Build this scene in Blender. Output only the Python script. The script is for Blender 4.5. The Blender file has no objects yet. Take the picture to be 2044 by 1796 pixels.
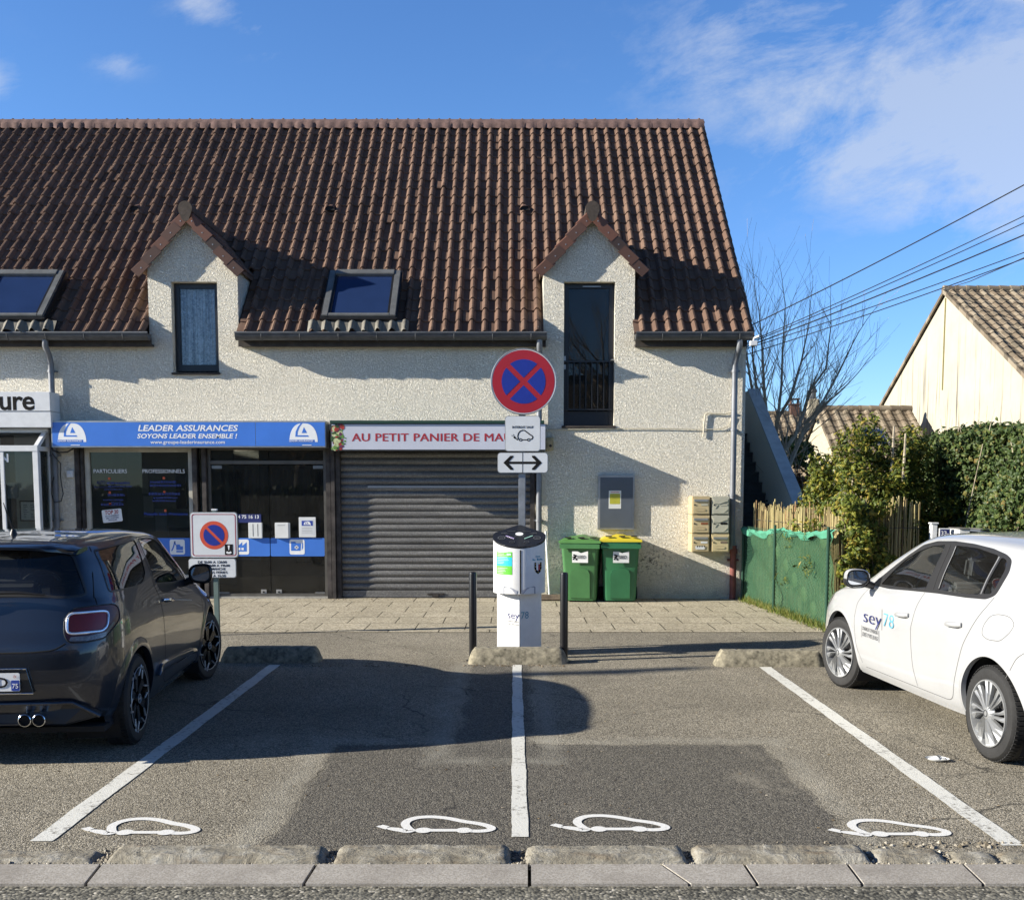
import bpy, bmesh, math, random
import numpy as np
from mathutils import Vector, Matrix
from mathutils.geometry import delaunay_2d_cdt

random.seed(7)
rng = np.random.default_rng(11)
S = bpy.context.scene
C = S.collection
PI = math.pi

# ------------------------------------------------------------------ camera
CAM_H, FPX, PITCH, CX = 1.8, 2125.0, 0.092, 1028.0
CY = 965 + FPX * math.tan(PITCH)
cam = bpy.data.cameras.new('camera')
cam.sensor_width = 36
cam.lens = FPX / 2044 * 36
cam.shift_x = -(CX - 1022) / 2044
cam.shift_y = (CY - 898) / 2044
cam.clip_start, cam.clip_end = 0.1, 2000
camo = bpy.data.objects.new('camera', cam)
camo.location = (0, 0, CAM_H)
camo.rotation_euler = (PI / 2 - PITCH, 0, 0)
C.objects.link(camo)
S.camera = camo

# ------------------------------------------------------------------ sky, sun, exposure
SUN_EL, SUN_GR = math.radians(21.5), math.radians(12.3)
S.view_settings.view_transform = 'Standard'
S.view_settings.look = 'None'
S.view_settings.exposure = EXPOSURE = 1.12
S.view_settings.gamma = 1
W = bpy.data.worlds.new('World')
S.world = W
W.use_nodes = True
nt = W.node_tree
nt.nodes.clear()


def wn(t, **k):
    n = nt.nodes.new(t)
    for a, b in k.items():
        setattr(n, a, b)
    return n


def wl(a, b):
    nt.links.new(a, b)


def wmath(op, a, b=None, c=None, clamp=False):
    n = wn('ShaderNodeMath', operation=op, use_clamp=clamp)
    for i, v in enumerate((a, b, c)):
        if v is None:
            continue
        if isinstance(v, (int, float)):
            n.inputs[i].default_value = v
        else:
            wl(v, n.inputs[i])
    return n.outputs[0]


sky = wn('ShaderNodeTexSky', sky_type='NISHITA', sun_disc=False)
sky.sun_elevation = SUN_EL
sky.sun_rotation = math.radians(260)
sky.altitude = 100
sky.air_density, sky.dust_density, sky.ozone_density = 1.0, 0.1, 4.0
hsv = wn('ShaderNodeHueSaturation')
hsv.inputs['Hue'].default_value = 0.512
hsv.inputs['Saturation'].default_value = 1.12
hsv.inputs['Value'].default_value = 1.0
wl(sky.outputs[0], hsv.inputs['Color'])
tc = wn('ShaderNodeTexCoord')
sep = wn('ShaderNodeSeparateXYZ')
wl(tc.outputs['Generated'], sep.inputs[0])
dx, dy, dz = sep.outputs
den = wmath('ADD', wmath('ABSOLUTE', dy), 0.15)
cu, cv = wmath('DIVIDE', dx, den), wmath('DIVIDE', dz, den)
# streaks climb gently to the right
ru = wmath('ADD', wmath('MULTIPLY', cu, 0.94), wmath('MULTIPLY', cv, 0.34))
rv = wmath('SUBTRACT', wmath('MULTIPLY', cv, 0.94), wmath('MULTIPLY', cu, 0.34))
cmb = wn('ShaderNodeCombineXYZ')
wl(wmath('MULTIPLY', ru, 1.3), cmb.inputs[0])
wl(wmath('MULTIPLY', rv, 2.6), cmb.inputs[1])
ns = wn('ShaderNodeTexNoise')
ns.inputs['Scale'].default_value = 5.5
ns.inputs['Detail'].default_value = 12
ns.inputs['Roughness'].default_value = 0.68
ns.inputs['Distortion'].default_value = 0.25
wl(cmb.outputs[0], ns.inputs['Vector'])


def blob(u0, v0, su, sv, amp):
    a = wmath('DIVIDE', wmath('SUBTRACT', cu, u0), su)
    b = wmath('DIVIDE', wmath('SUBTRACT', cv, v0), sv)
    r = wmath('ADD', wmath('MULTIPLY', a, a), wmath('MULTIPLY', b, b))
    return wmath('MULTIPLY', wmath('EXPONENT', wmath('MULTIPLY', r, -1.0)), amp)


# cloud bank high on the right, thin wisps high on the left (directions in the sky)
cover = blob(0.205, 0.335, 0.085, 0.045, 0.9)
for b in ((0.40, 0.29, 0.17, 0.055, 1.1), (0.33, 0.245, 0.10, 0.03, .75), (0.46, 0.22, .12, .05, 0.7), (0.42, .37, .12, .035, .45),
          (-0.238, 0.365, 0.026, 0.013, 0.9), (-0.185, 0.345, 0.026, 0.016, .6), (-0.305, 0.322, 0.02, 0.010, 0.6), (-0.43, 0.31, 0.04, 0.016, 1.0),
          (0.40, 0.15, 0.09, 0.012, 0.35), (0.55, .3, .3, .1, .6), (-.8, .3, .25, .08, .6)):
    cover = wmath('ADD', cover, blob(*b))
n1 = wmath('MULTIPLY_ADD', ns.outputs['Fac'], 3.4, -1.85)
mask = wmath('MULTIPLY', wmath('ADD', wmath('MULTIPLY', cover, 0.62), n1), 0.95, clamp=True)
mask = wmath('MULTIPLY', mask, wmath('MULTIPLY', cover, 1.5, clamp=True))
lowfade = wmath('MULTIPLY', wmath('ADD', dz, 0.02), 30.0, clamp=True)
mask = wmath('MULTIPLY', mask, lowfade)
mask = wmath('MINIMUM', wmath('MULTIPLY', mask, 0.8), 0.52)
mix = wn('ShaderNodeMix', data_type='RGBA')
wl(mask, mix.inputs[0])
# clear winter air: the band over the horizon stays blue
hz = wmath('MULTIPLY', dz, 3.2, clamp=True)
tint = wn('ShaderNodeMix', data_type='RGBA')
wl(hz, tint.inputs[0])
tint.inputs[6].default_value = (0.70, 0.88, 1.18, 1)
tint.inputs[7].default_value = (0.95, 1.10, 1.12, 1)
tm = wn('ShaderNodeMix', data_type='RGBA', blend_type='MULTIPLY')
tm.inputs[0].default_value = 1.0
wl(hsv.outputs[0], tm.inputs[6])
zen = wmath('MAXIMUM', wmath('SUBTRACT', 1.08, wmath('MULTIPLY', wmath('SUBTRACT', dz, 0.40, clamp=True), 2.4)), 0.30)  # sky overhead dimmed on purpose to deepen the ground shadows
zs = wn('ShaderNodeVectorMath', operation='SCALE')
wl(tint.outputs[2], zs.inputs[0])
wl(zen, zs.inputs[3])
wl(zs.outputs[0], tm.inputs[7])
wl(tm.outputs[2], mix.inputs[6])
mix.inputs[7].default_value = (4.2, 4.5, 5.0, 1)
bg = wn('ShaderNodeBackground')
bg.inputs['Strength'].default_value = 0.08
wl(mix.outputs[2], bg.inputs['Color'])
wo = wn('ShaderNodeOutputWorld')
wl(bg.outputs[0], wo.inputs[0])

sun = bpy.data.lights.new('sun', 'SUN')
sun.energy = 5.0
sun.angle = math.radians(0.5)
sun.color = (1.0, 0.93, 0.80)
suno = bpy.data.objects.new('sun', sun)
to_sun = Vector((-math.cos(SUN_EL) * math.cos(SUN_GR), -math.cos(SUN_EL) * math.sin(SUN_GR), math.sin(SUN_EL)))
suno.rotation_euler = to_sun.to_track_quat('Z', 'Y').to_euler()
suno.location = (-30, -5, 20)
C.objects.link(suno)

# ------------------------------------------------------------------ helpers


def ray(px, py):
    """Direction through a pixel of the photograph (2044 px wide)."""
    c, s = math.cos(PITCH), math.sin(PITCH)
    a, b = (px - CX) / FPX, -(py - CY) / FPX
    return Vector((a, c + b * s, -s + b * c))


def at(px, py, Y):
    r = ray(px, py)
    t = Y / r.y
    return Vector((r.x * t, Y, CAM_H + r.z * t))


def gat(px, py, z=0.0):
    r = ray(px, py)
    t = (z - CAM_H) / r.z
    return Vector((r.x * t, r.y * t, z))


def tag(o, label=None, cat=None, group=None, kind=None):
    if label:
        o['label'] = label
    if cat:
        o['category'] = cat
    if group:
        o['group'] = group
    if kind:
        o['kind'] = kind
    return o


def thing(name, label, cat, loc=(0, 0, 0), rotz=0.0, group=None):
    o = bpy.data.objects.new(name, None)
    o.empty_display_size = 0.2
    o.location = loc
    o.rotation_euler = (0, 0, rotz)
    C.objects.link(o)
    return tag(o, label, cat, group)


def base_of(o):
    v = Vector((0, 0, 0))
    while o is not None:
        v += o.location
        o = o.parent
    return v


def copy_tree(o, parent=None):
    c = o.copy()
    C.objects.link(c)
    if parent is not None:
        c.parent = parent
    for ch in list(o.children):
        copy_tree(ch, c)
    return c


class MB:
    """Collects shapes; build() links them as ONE mesh object."""

    def __init__(self):
        self.v, self.f, self.m = [], [], []

    def add(self, vs, fs, m=0):
        b = len(self.v)
        self.v += [tuple(p) for p in vs]
        self.f += [tuple(b + i for i in f) for f in fs]
        self.m += [m] * len(fs)
        return self

    def box(self, x0, x1, y0, y1, z0, z1, m=0):
        vs = [(x0, y0, z0), (x1, y0, z0), (x1, y1, z0), (x0, y1, z0), (x0, y0, z1), (x1, y0, z1), (x1, y1, z1), (x0, y1, z1)]
        fs = [(0, 3, 2, 1), (4, 5, 6, 7), (0, 1, 5, 4), (1, 2, 6, 5), (2, 3, 7, 6), (3, 0, 4, 7)]
        return self.add(vs, fs, m)

    def obox(self, c, ax, ay, az, hx, hy, hz, m=0):
        c, ax, ay, az = Vector(c), Vector(ax), Vector(ay), Vector(az)
        vs = [c + ax * hx * i + ay * hy * j + az * hz * k for k in (-1, 1) for (i, j) in ((-1, -1), (1, -1), (1, 1), (-1, 1))]
        fs = [(0, 3, 2, 1), (4, 5, 6, 7), (0, 1, 5, 4), (1, 2, 6, 5), (2, 3, 7, 6), (3, 0, 4, 7)]
        return self.add(vs, fs, m)

    def quad(self, a, b, c, d, m=0):
        return self.add([a, b, c, d], [(0, 1, 2, 3)], m)

    def poly(self, pts, m=0):
        return self.add(pts, [tuple(range(len(pts)))], m)

    def prism(self, pts, off, m=0, caps=True):
        """polygon pts (3D) swept by off."""
        n = len(pts)
        off = Vector(off)
        vs = [Vector(p) for p in pts] + [Vector(p) + off for p in pts]
        fs = [(i, (i + 1) % n, n + (i + 1) % n, n + i) for i in range(n)]
        if caps:
            fs += [tuple(range(n))[::-1], tuple(range(n, 2 * n))]
        return self.add(vs, fs, m)

    def tube(self, pts, r, n=8, m=0, caps=True, closed=False):
        pts = [Vector(p) for p in pts]
        k = len(pts)
        rs = r if isinstance(r, (list, tuple)) else [r] * k
        vs, fs = [], []
        prev = None
        for i in range(k):
            a = pts[(i - 1) % k] if (closed or i > 0) else pts[i]
            b = pts[(i + 1) % k] if (closed or i < k - 1) else pts[i]
            t = (b - a).normalized()
            if prev is None:
                up = Vector((0, 0, 1)) if abs(t.z) < 0.9 else Vector((1, 0, 0))
                u = t.cross(up).normalized()
            else:
                u = (prev - t * prev.dot(t)).normalized()
            prev = u
            w = t.cross(u)
            for j in range(n):
                an = 2 * PI * j / n
                vs.append(pts[i] + (u * math.cos(an) + w * math.sin(an)) * rs[i])
        for i in range(k if closed else k - 1):
            i2 = (i + 1) % k
            for j in range(n):
                fs.append((i * n + j, i * n + (j + 1) % n, i2 * n + (j + 1) % n, i2 * n + j))
        if caps and not closed:
            fs += [tuple(range(n))[::-1], tuple((k - 1) * n + j for j in range(n))]
        return self.add(vs, fs, m)

    def lathe(self, prof, o=(0, 0, 0), axis='x', n=32, m=0, mfun=None):
        """prof: list of (radius, along axis)."""
        o = Vector(o)
        vs, fs = [], []
        for (r, h) in prof:
            for j in range(n):
                a = 2 * PI * j / n
                c, s = r * math.cos(a), r * math.sin(a)
                p = {'x': (h, c, s), 'y': (c, h, s), 'z': (c, s, h)}[axis]
                vs.append(o + Vector(p))
        for i in range(len(prof) - 1):
            for j in range(n):
                fs.append((i * n + j, i * n + (j + 1) % n, (i + 1) * n + (j + 1) % n, (i + 1) * n + j))
        return self.add(vs, fs, m)

    def disc(self, c, u, w, r, n=32, m=0, r2=None):
        c, u, w = Vector(c), Vector(u), Vector(w)
        r2 = r2 or r
        return self.poly([c + u * r * math.cos(2 * PI * i / n) + w * r2 * math.sin(2 * PI * i / n) for i in range(n)], m)

    def ring(self, c, u, w, r0, r1, n=48, m=0):
        c, u, w = Vector(c), Vector(u), Vector(w)
        vs = [c + (u * math.cos(2 * PI * i / n) + w * math.sin(2 * PI * i / n)) * r for r in (r0, r1) for i in range(n)]
        return self.add(vs, [(i, (i + 1) % n, n + (i + 1) % n, n + i) for i in range(n)], m)

    def build(self, name, mats, parent=None, local=False, smooth=False, bev=0, seg=2, angle=40, recalc=True):
        me = bpy.data.meshes.new(name)
        off = Vector((0, 0, 0)) if (parent is None or local) else base_of(parent)
        me.from_pydata([(p[0] - off.x, p[1] - off.y, p[2] - off.z) for p in self.v], [], self.f)
        mats = mats if isinstance(mats, (list, tuple)) else [mats]
        for q in mats:
            me.materials.append(q)
        if len(mats) > 1:
            me.polygons.foreach_set('material_index', self.m)
        if recalc or bev:
            bm = bmesh.new()
            bm.from_mesh(me)
            bmesh.ops.remove_doubles(bm, verts=bm.verts, dist=1e-5)
            if recalc:
                bmesh.ops.recalc_face_normals(bm, faces=bm.faces)
            if bev:
                es = [e for e in bm.edges if len(e.link_faces) == 2 and e.calc_face_angle(0) > math.radians(35)]
                bmesh.ops.bevel(bm, geom=es, offset=bev, segments=seg, affect='EDGES', clamp_overlap=True)
            bm.to_mesh(me)
            bm.free()
        if smooth:
            me.polygons.foreach_set('use_smooth', [True] * len(me.polygons))
            me.set_sharp_from_angle(angle=math.radians(angle))
        o = bpy.data.objects.new(name, me)
        C.objects.link(o)
        if parent is not None:
            o.parent = parent
        return o


def rounded(x0, x1, z0, z1, r, n=6):
    """rounded rectangle in 2D, counter-clockwise."""
    out = []
    for (cx, cz, a0) in ((x1 - r, z0 + r, -PI / 2), (x1 - r, z1 - r, 0), (x0 + r, z1 - r, PI / 2), (x0 + r, z0 + r, PI)):
        for i in range(n + 1):
            a = a0 + PI / 2 * i / n
            out.append((cx + r * math.cos(a), cz + r * math.sin(a)))
    return out


def plate(pts2, Y, th, frame=None):
    """polygon in XZ at depth Y as a plate th thick towards +Y."""
    mb = MB()
    mb.prism([(x, Y, z) for x, z in pts2], (0, th, 0))
    return mb


TEXTS = []


def text(s, size, loc, m, parent, rot=(PI / 2, 0, 0), align='CENTER', weight=0.0, shear=0.0, width=None, name='lettering', depth=0.0005, local=False, space=1.0):
    cu = bpy.data.curves.new(name, 'FONT')
    cu.body = s
    cu.size = size
    cu.align_x = align
    cu.align_y = 'BOTTOM_BASELINE'
    cu.offset = weight * size
    cu.shear = shear
    cu.space_character = space
    cu.extrude = depth
    cu.resolution_u = 3
    cu.materials.append(m)
    o = bpy.data.objects.new(name, cu)
    C.objects.link(o)
    TEXTS.append((o, width))
    off = Vector((0, 0, 0)) if (parent is None or local) else base_of(parent)
    o.location = Vector(loc) - off
    o.rotation_euler = rot
    if parent is not None:
        o.parent = parent
    return o
# ------------------------------------------------------------------ materials
class NB:
    """small node-graph builder."""

    def __init__(self, name):
        self.mat = bpy.data.materials.new(name)
        self.mat.use_nodes = True
        self.t = self.mat.node_tree
        self.bsdf = self.t.nodes['Principled BSDF']
        self.out = self.t.nodes['Material Output']

    def n(self, typ, **k):
        x = self.t.nodes.new(typ)
        for a, b in k.items():
            if a.startswith('i_'):
                x.inputs[a[2:].replace('_', ' ')].default_value = b
            else:
                setattr(x, a, b)
        return x

    def l(self, a, b):
        self.t.links.new(a, b)

    def math(self, op, a, b=None, c=None, clamp=False):
        n = self.n('ShaderNodeMath', operation=op, use_clamp=clamp)
        for i, v in enumerate((a, b, c)):
            if v is None:
                continue
            if isinstance(v, (int, float)):
                n.inputs[i].default_value = v
            else:
                self.l(v, n.inputs[i])
        return n.outputs[0]

    def pos(self):
        g = self.n('ShaderNodeNewGeometry')
        return g.outputs['Position']

    def objc(self):
        return self.n('ShaderNodeTexCoord').outputs['Object']

    def scaled(self, vec, s):
        m = self.n('ShaderNodeVectorMath', operation='MULTIPLY')
        self.l(vec, m.inputs[0])
        m.inputs[1].default_value = s
        return m.outputs[0]

    def noise(self, vec, scale, detail=4, rough=0.55, dist=0.0):
        n = self.n('ShaderNodeTexNoise')
        n.inputs['Scale'].default_value = scale
        n.inputs['Detail'].default_value = detail
        n.inputs['Roughness'].default_value = rough
        n.inputs['Distortion'].default_value = dist
        self.l(vec, n.inputs['Vector'])
        return n.outputs['Fac']

    def ramp(self, fac, stops):
        r = self.n('ShaderNodeValToRGB')
        e = r.color_ramp.elements
        while len(e) < len(stops):
            e.new(0.5)
        for k, (p, c) in enumerate(stops):
            e[k].position = p
            e[k].color = (c[0], c[1], c[2], 1) if len(c) == 3 else c
        self.l(fac, r.inputs[0])
        return r.outputs[0]

    def mix(self, fac, a, b, blend='MIX'):
        m = self.n('ShaderNodeMix', data_type='RGBA', blend_type=blend)
        for i, v in ((0, fac), (6, a), (7, b)):
            if isinstance(v, (int, float)):
                m.inputs[i].default_value = v
            elif isinstance(v, tuple):
                m.inputs[i].default_value = (v[0], v[1], v[2], 1)
            else:
                self.l(v, m.inputs[i])
        return m.outputs[2]

    def bump(self, h, strength=1.0, dist=0.01, normal=None):
        b = self.n('ShaderNodeBump')
        b.inputs['Strength'].default_value = strength
        b.inputs['Distance'].default_value = dist
        self.l(h, b.inputs['Height'])
        if normal is not None:
            self.l(normal, b.inputs['Normal'])
        return b.outputs[0]

    def set(self, color=None, rough=None, metal=None, normal=None, **k):
        b = self.bsdf
        for key, v in (('Base Color', color), ('Roughness', rough), ('Metallic', metal), ('Normal', normal)):
            if v is None:
                continue
            if isinstance(v, tuple):
                b.inputs[key].default_value = (v[0], v[1], v[2], 1)
            elif isinstance(v, (int, float)):
                b.inputs[key].default_value = v
            else:
                self.l(v, b.inputs[key])
        for a, v in k.items():
            b.inputs[a.replace('_', ' ')].default_value = v
        return self.mat


def plain(name, col, rough=0.5, metal=0.0, var=0.12, scale=9.0, bump=0.0, bscale=60.0, **k):
    b = NB(name)
    p = b.objc()
    n = b.noise(p, scale, 5, 0.6)
    lo = tuple(c * (1 - var) for c in col)
    hi = tuple(min(1, c * (1 + var)) for c in col)
    c = b.ramp(n, [(0.3, lo), (0.7, hi)])
    nor = None
    if bump:
        nor = b.bump(b.noise(p, bscale, 3), bump, 0.004)
    return b.set(c, rough, metal, nor, **k)


def stucco(name, col, scale=19.0, depth=0.03, dirt=0.25, mould=False):
    b = NB(name)
    p = b.pos()
    n = b.noise(p, scale, 3.0, 0.55, 0.9)
    ridge = b.math('ABSOLUTE', b.math('SUBTRACT', n, 0.5))
    h = b.math('MINIMUM', b.math('MULTIPLY', ridge, 6.0), 0.8)
    nf = b.noise(p, scale * 3.1, 4, 0.65)
    h = b.math('MULTIPLY_ADD', nf, 0.6, h)
    big = b.noise(p, 0.9, 5, 0.6)
    c = b.mix(b.math('MULTIPLY_ADD', big, 2.0, -0.75, clamp=True), tuple(x * (1 - dirt * .35) for x in col), col)
    c = b.mix(b.math('MULTIPLY', b.math('SUBTRACT', 0.8, h, clamp=True), 0.15), c, tuple(x * .8 for x in col))
    if mould:
        sz = b.n('ShaderNodeSeparateXYZ')
        b.l(p, sz.inputs[0])
        run = b.math('MULTIPLY_ADD', b.noise(b.scaled(p, (5, 5, .3)), 2.2, 5, .6), 5.0, -2.6, clamp=True)
        hi_ = b.math('MULTIPLY', b.math('SUBTRACT', sz.outputs[2], 2.5), 0.5, clamp=True)
        c = b.mix(b.math('MULTIPLY', b.math('MULTIPLY', run, hi_), 0.20), c, (0.30, 0.28, 0.23))
    if mould:
        # black mould above the pavement beside the bins
        s = b.n('ShaderNodeSeparateXYZ')
        b.l(p, s.inputs[0])
        x, y, z = s.outputs
        spots = b.math('MULTIPLY_ADD', b.noise(p, 22, 3, 0.7), 7.0, -3.5, clamp=True)

        def spot(x0, z0, sx, sz, amp):
            ax = b.math('DIVIDE', b.math('SUBTRACT', x, x0), sx)
            az = b.math('DIVIDE', b.math('SUBTRACT', z, z0), sz)
            r = b.math('ADD', b.math('MULTIPLY', ax, ax), b.math('MULTIPLY', az, az))
            return b.math('MULTIPLY', b.math('EXPONENT', b.math('MULTIPLY', r, -1.0)), amp)
        g = b.math('ADD', spot(2.05, 0.62, 0.42, 0.26, 1.0), spot(0.72, 0.65, 0.25, 0.35, 0.8))
        c = b.mix(b.math('MULTIPLY', b.math('MULTIPLY', g, spots), 0.85, clamp=True), c, (0.03, 0.03, 0.025))
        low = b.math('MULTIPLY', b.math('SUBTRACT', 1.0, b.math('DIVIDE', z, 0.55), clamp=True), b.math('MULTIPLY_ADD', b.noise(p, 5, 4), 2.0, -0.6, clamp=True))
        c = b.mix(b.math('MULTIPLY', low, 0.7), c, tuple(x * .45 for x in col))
    return b.set(c, 0.95, 0, b.bump(h, 1.0, depth), Specular_IOR_Level=0.15)


def tilemat(name, ca, cb, cc, w=0.2, L=0.28, cosa=0.72, y0=16.39, moss=(0.12, 0.11, 0.07)):
    b = NB(name)
    p = b.pos()
    s = b.n('ShaderNodeSeparateXYZ')
    b.l(p, s.inputs[0])
    ix = b.math('FLOOR', b.math('DIVIDE', s.outputs[0], w))
    iy = b.math('FLOOR', b.math('DIVIDE', b.math('SUBTRACT', s.outputs[1], y0), L * cosa))
    cm = b.n('ShaderNodeCombineXYZ')
    b.l(ix, cm.inputs[0])
    b.l(iy, cm.inputs[1])
    wnz = b.n('ShaderNodeTexWhiteNoise', noise_dimensions='3D')
    b.l(cm.outputs[0], wnz.inputs['Vector'])
    c = b.ramp(wnz.outputs['Value'], [(0.0, ca), (0.5, cb), (1.0, cc)])
    n = b.noise(p, 7.0, 6, 0.65)
    c = b.mix(b.math('MULTIPLY_ADD', n, 2.4, -1.15, clamp=True), c, b.mix(0.5, c, moss))
    sp = b.math('MULTIPLY_ADD', b.noise(p, 30.0, 3, 0.55), 12.0, -7.9, clamp=True)
    c = b.mix(b.math('MULTIPLY', sp, 0.5), c, (0.42, 0.40, 0.34))
    return b.set(c, 0.85, 0, b.bump(b.noise(p, 90, 3), 0.35, 0.004), Specular_IOR_Level=0.2)


def asphalt(name, lo, hi, patches=(), scale=135.0):
    b = NB(name)
    p = b.pos()
    vo = b.n('ShaderNodeTexVoronoi')
    vo.inputs['Scale'].default_value = scale
    b.l(p, vo.inputs['Vector'])
    sepc = b.n('ShaderNodeSeparateColor')
    b.l(vo.outputs['Color'], sepc.inputs[0])
    stone = b.ramp(sepc.outputs[0], [(0.0, tuple(x * .35 for x in lo)), (0.35, lo), (0.75, hi), (0.93, tuple(x * 1.25 for x in hi)), (1.0, (0.62, .58, .5))])
    big = b.noise(p, 0.55, 6, 0.6)
    big2 = b.noise(p, 3.0, 5, 0.65)
    c = b.mix(b.math('MULTIPLY_ADD', big, 2.2, -0.75, clamp=True), b.mix(0.55, stone, tuple(x * .45 for x in lo)), stone)
    c = b.mix(b.math('MULTIPLY', b.math('MULTIPLY_ADD', big2, 3.0, -1.6, clamp=True), 0.35), c, (0.23, 0.20, 0.15))
    s = b.n('ShaderNodeSeparateXYZ')
    b.l(p, s.inputs[0])
    warp = b.math('MULTIPLY', b.math('SUBTRACT', b.noise(p, 2.2, 6, 0.6), 0.5), 0.26)
    for (x0, x1, y0, y1, col, edge, amt) in patches:
        ex = b.math('MINIMUM', b.math('SUBTRACT', s.outputs[0], x0), b.math('SUBTRACT', x1, s.outputs[0]))
        ey = b.math('MINIMUM', b.math('SUBTRACT', s.outputs[1], y0), b.math('SUBTRACT', y1, s.outputs[1]))
        d = b.math('ADD', b.math('MINIMUM', ex, ey), warp)
        rim = b.math('MULTIPLY', b.math('SUBTRACT', 1.0, b.math('ABSOLUTE', b.math('DIVIDE', b.math('ADD', d, 0.10), 0.14)), clamp=True), 0.30)
        c = b.mix(b.math('MULTIPLY', rim, b.math('MULTIPLY_ADD', b.noise(p, 3.5, 4), 3.0, -.6, clamp=True)), c, (0.40, 0.385, 0.33))
        ln_ = b.math('SUBTRACT', 1.0, b.math('ABSOLUTE', b.math('DIVIDE', d, 0.014)), clamp=True)
        ln_ = b.math('MULTIPLY', ln_, b.math('MULTIPLY_ADD', b.noise(p, 1.5, 4), 5.0, -2.2, clamp=True))
        m = b.math('MULTIPLY', b.math('DIVIDE', d, edge, clamp=True), amt)
        dark = b.mix(0.68, stone, col)
        c = b.mix(m, c, dark)
        c = b.mix(b.math('MULTIPLY', ln_, .85), c, (0.012, 0.012, 0.012))
    # worn pale lanes, dark soaked areas
    wn_ = b.noise(b.scaled(p, (1.0, .55, 1)), 0.9, 7, .68)
    c = b.mix(b.math('MULTIPLY', b.math('MULTIPLY_ADD', wn_, 5.0, -2.9, clamp=True), 0.42), c, tuple(min(1, x * 1.25) for x in hi))
    c = b.mix(b.math('MULTIPLY', b.math('MULTIPLY_ADD', wn_, -5.0, 2.05, clamp=True), 0.5), c, tuple(x * .32 for x in lo))
    # wandering cracks and old drips
    wv = b.n('ShaderNodeVectorMath', operation='ADD')
    nc = b.n('ShaderNodeTexNoise')
    nc.inputs['Scale'].default_value = 2.5
    nc.inputs['Detail'].default_value = 6
    b.l(p, nc.inputs['Vector'])
    b.l(p, wv.inputs[0])
    b.l(b.scaled(nc.outputs['Color'], (.5, .5, 0)), wv.inputs[1])
    ve = b.n('ShaderNodeTexVoronoi', feature='DISTANCE_TO_EDGE')
    ve.inputs['Scale'].default_value = 0.42
    b.l(wv.outputs[0], ve.inputs['Vector'])
    ck = b.math('SUBTRACT', 1.0, b.math('DIVIDE', ve.outputs['Distance'], 0.0045), clamp=True)
    ck = b.math('MULTIPLY', ck, b.math('MULTIPLY_ADD', b.noise(p, 0.8, 3), 6.0, -2.5, clamp=True))
    c = b.mix(b.math('MULTIPLY', ck, 0.8), c, (0.02, 0.02, 0.02))
    dr = b.math('MULTIPLY_ADD', b.noise(p, 5.5, 3, .5), 14.0, -10.0, clamp=True)
    c = b.mix(b.math('MULTIPLY', dr, 0.55), c, (0.03, 0.03, 0.03))
    h = b.math('MULTIPLY_ADD', vo.outputs['Distance'], -0.8, b.math('MULTIPLY', b.noise(p, scale * .5, 3), 0.6))
    return b.set(c, 0.9, 0, b.bump(h, 0.7, 0.006), Specular_IOR_Level=0.25)


def glassmat(name, tint=(0.55, 0.6, 0.6), refl=0.06, rough=0.01, dirt=0.06):
    b = NB(name)
    tr = b.n('ShaderNodeBsdfTransparent')
    tr.inputs[0].default_value = (*tint, 1)
    gl = b.n('ShaderNodeBsdfGlossy')
    gl.inputs['Color'].default_value = (1, 1, 1, 1)
    gl.inputs['Roughness'].default_value = rough
    lw = b.n('ShaderNodeFresnel')
    lw.inputs['IOR'].default_value = 1.5
    f = b.math('ADD', lw.outputs[0], refl, clamp=True)
    mx = b.n('ShaderNodeMixShader')
    b.l(f, mx.inputs[0])
    b.l(tr.outputs[0], mx.inputs[1])
    b.l(gl.outputs[0], mx.inputs[2])
    df = b.n('ShaderNodeBsdfDiffuse')
    df.inputs[0].default_value = (.4, .4, .38, 1)
    m2 = b.n('ShaderNodeMixShader')
    b.l(b.math('MULTIPLY', b.noise(b.objc(), 6, 5, .7), dirt), m2.inputs[0])
    b.l(mx.outputs[0], m2.inputs[1])
    b.l(df.outputs[0], m2.inputs[2])
    b.l(m2.outputs[0], b.out.inputs[0])
    return b.mat


def leafmat(name, stops, trans=0.25):
    b = NB(name)
    g = b.n('ShaderNodeNewGeometry')
    c = b.ramp(g.outputs['Random Per Island'], stops)
    b.set(c, 0.55, 0, None, Specular_IOR_Level=0.35)
    tl = b.n('ShaderNodeBsdfTranslucent')
    b.l(c, tl.inputs[0])
    mx = b.n('ShaderNodeMixShader')
    mx.inputs[0].default_value = trans
    b.l(b.bsdf.outputs[0], mx.inputs[1])
    b.l(tl.outputs[0], mx.inputs[2])
    b.l(mx.outputs[0], b.out.inputs[0])
    return b.mat


M = {}
CREAM = (0.87, 0.82, 0.70)
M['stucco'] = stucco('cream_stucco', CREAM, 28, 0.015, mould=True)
M['stucco_stair'] = stucco('stair_stucco', (0.80, 0.76, 0.65), 27, 0.008)  # the stair parapet's own slightly greyer cream
M['stucco_far'] = stucco('house_render', (0.50, 0.45, 0.34), 30, 0.006, 0.3)
M['tile'] = tilemat('brown_clay_tile', (0.098, 0.061, 0.046), (0.128, 0.079, 0.058), (0.160, 0.101, 0.074), moss=(0.075, 0.058, 0.045))
M['tile_grey'] = tilemat('grey_brown_tile', (0.12, 0.10, 0.075), (0.18, 0.14, 0.10), (0.26, 0.22, 0.165), 0.3, 0.33, 0.75, 0.0, moss=(0.16, 0.155, 0.11))
M['ridge'] = plain('ridge_clay', (0.10, 0.05, 0.04), 0.85, 0, 0.5, 6, 0.3)
M['mortar'] = plain('pink_mortar', (0.13, 0.08, 0.07), 0.95, 0, 0.3, 12, 0.5)
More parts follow.
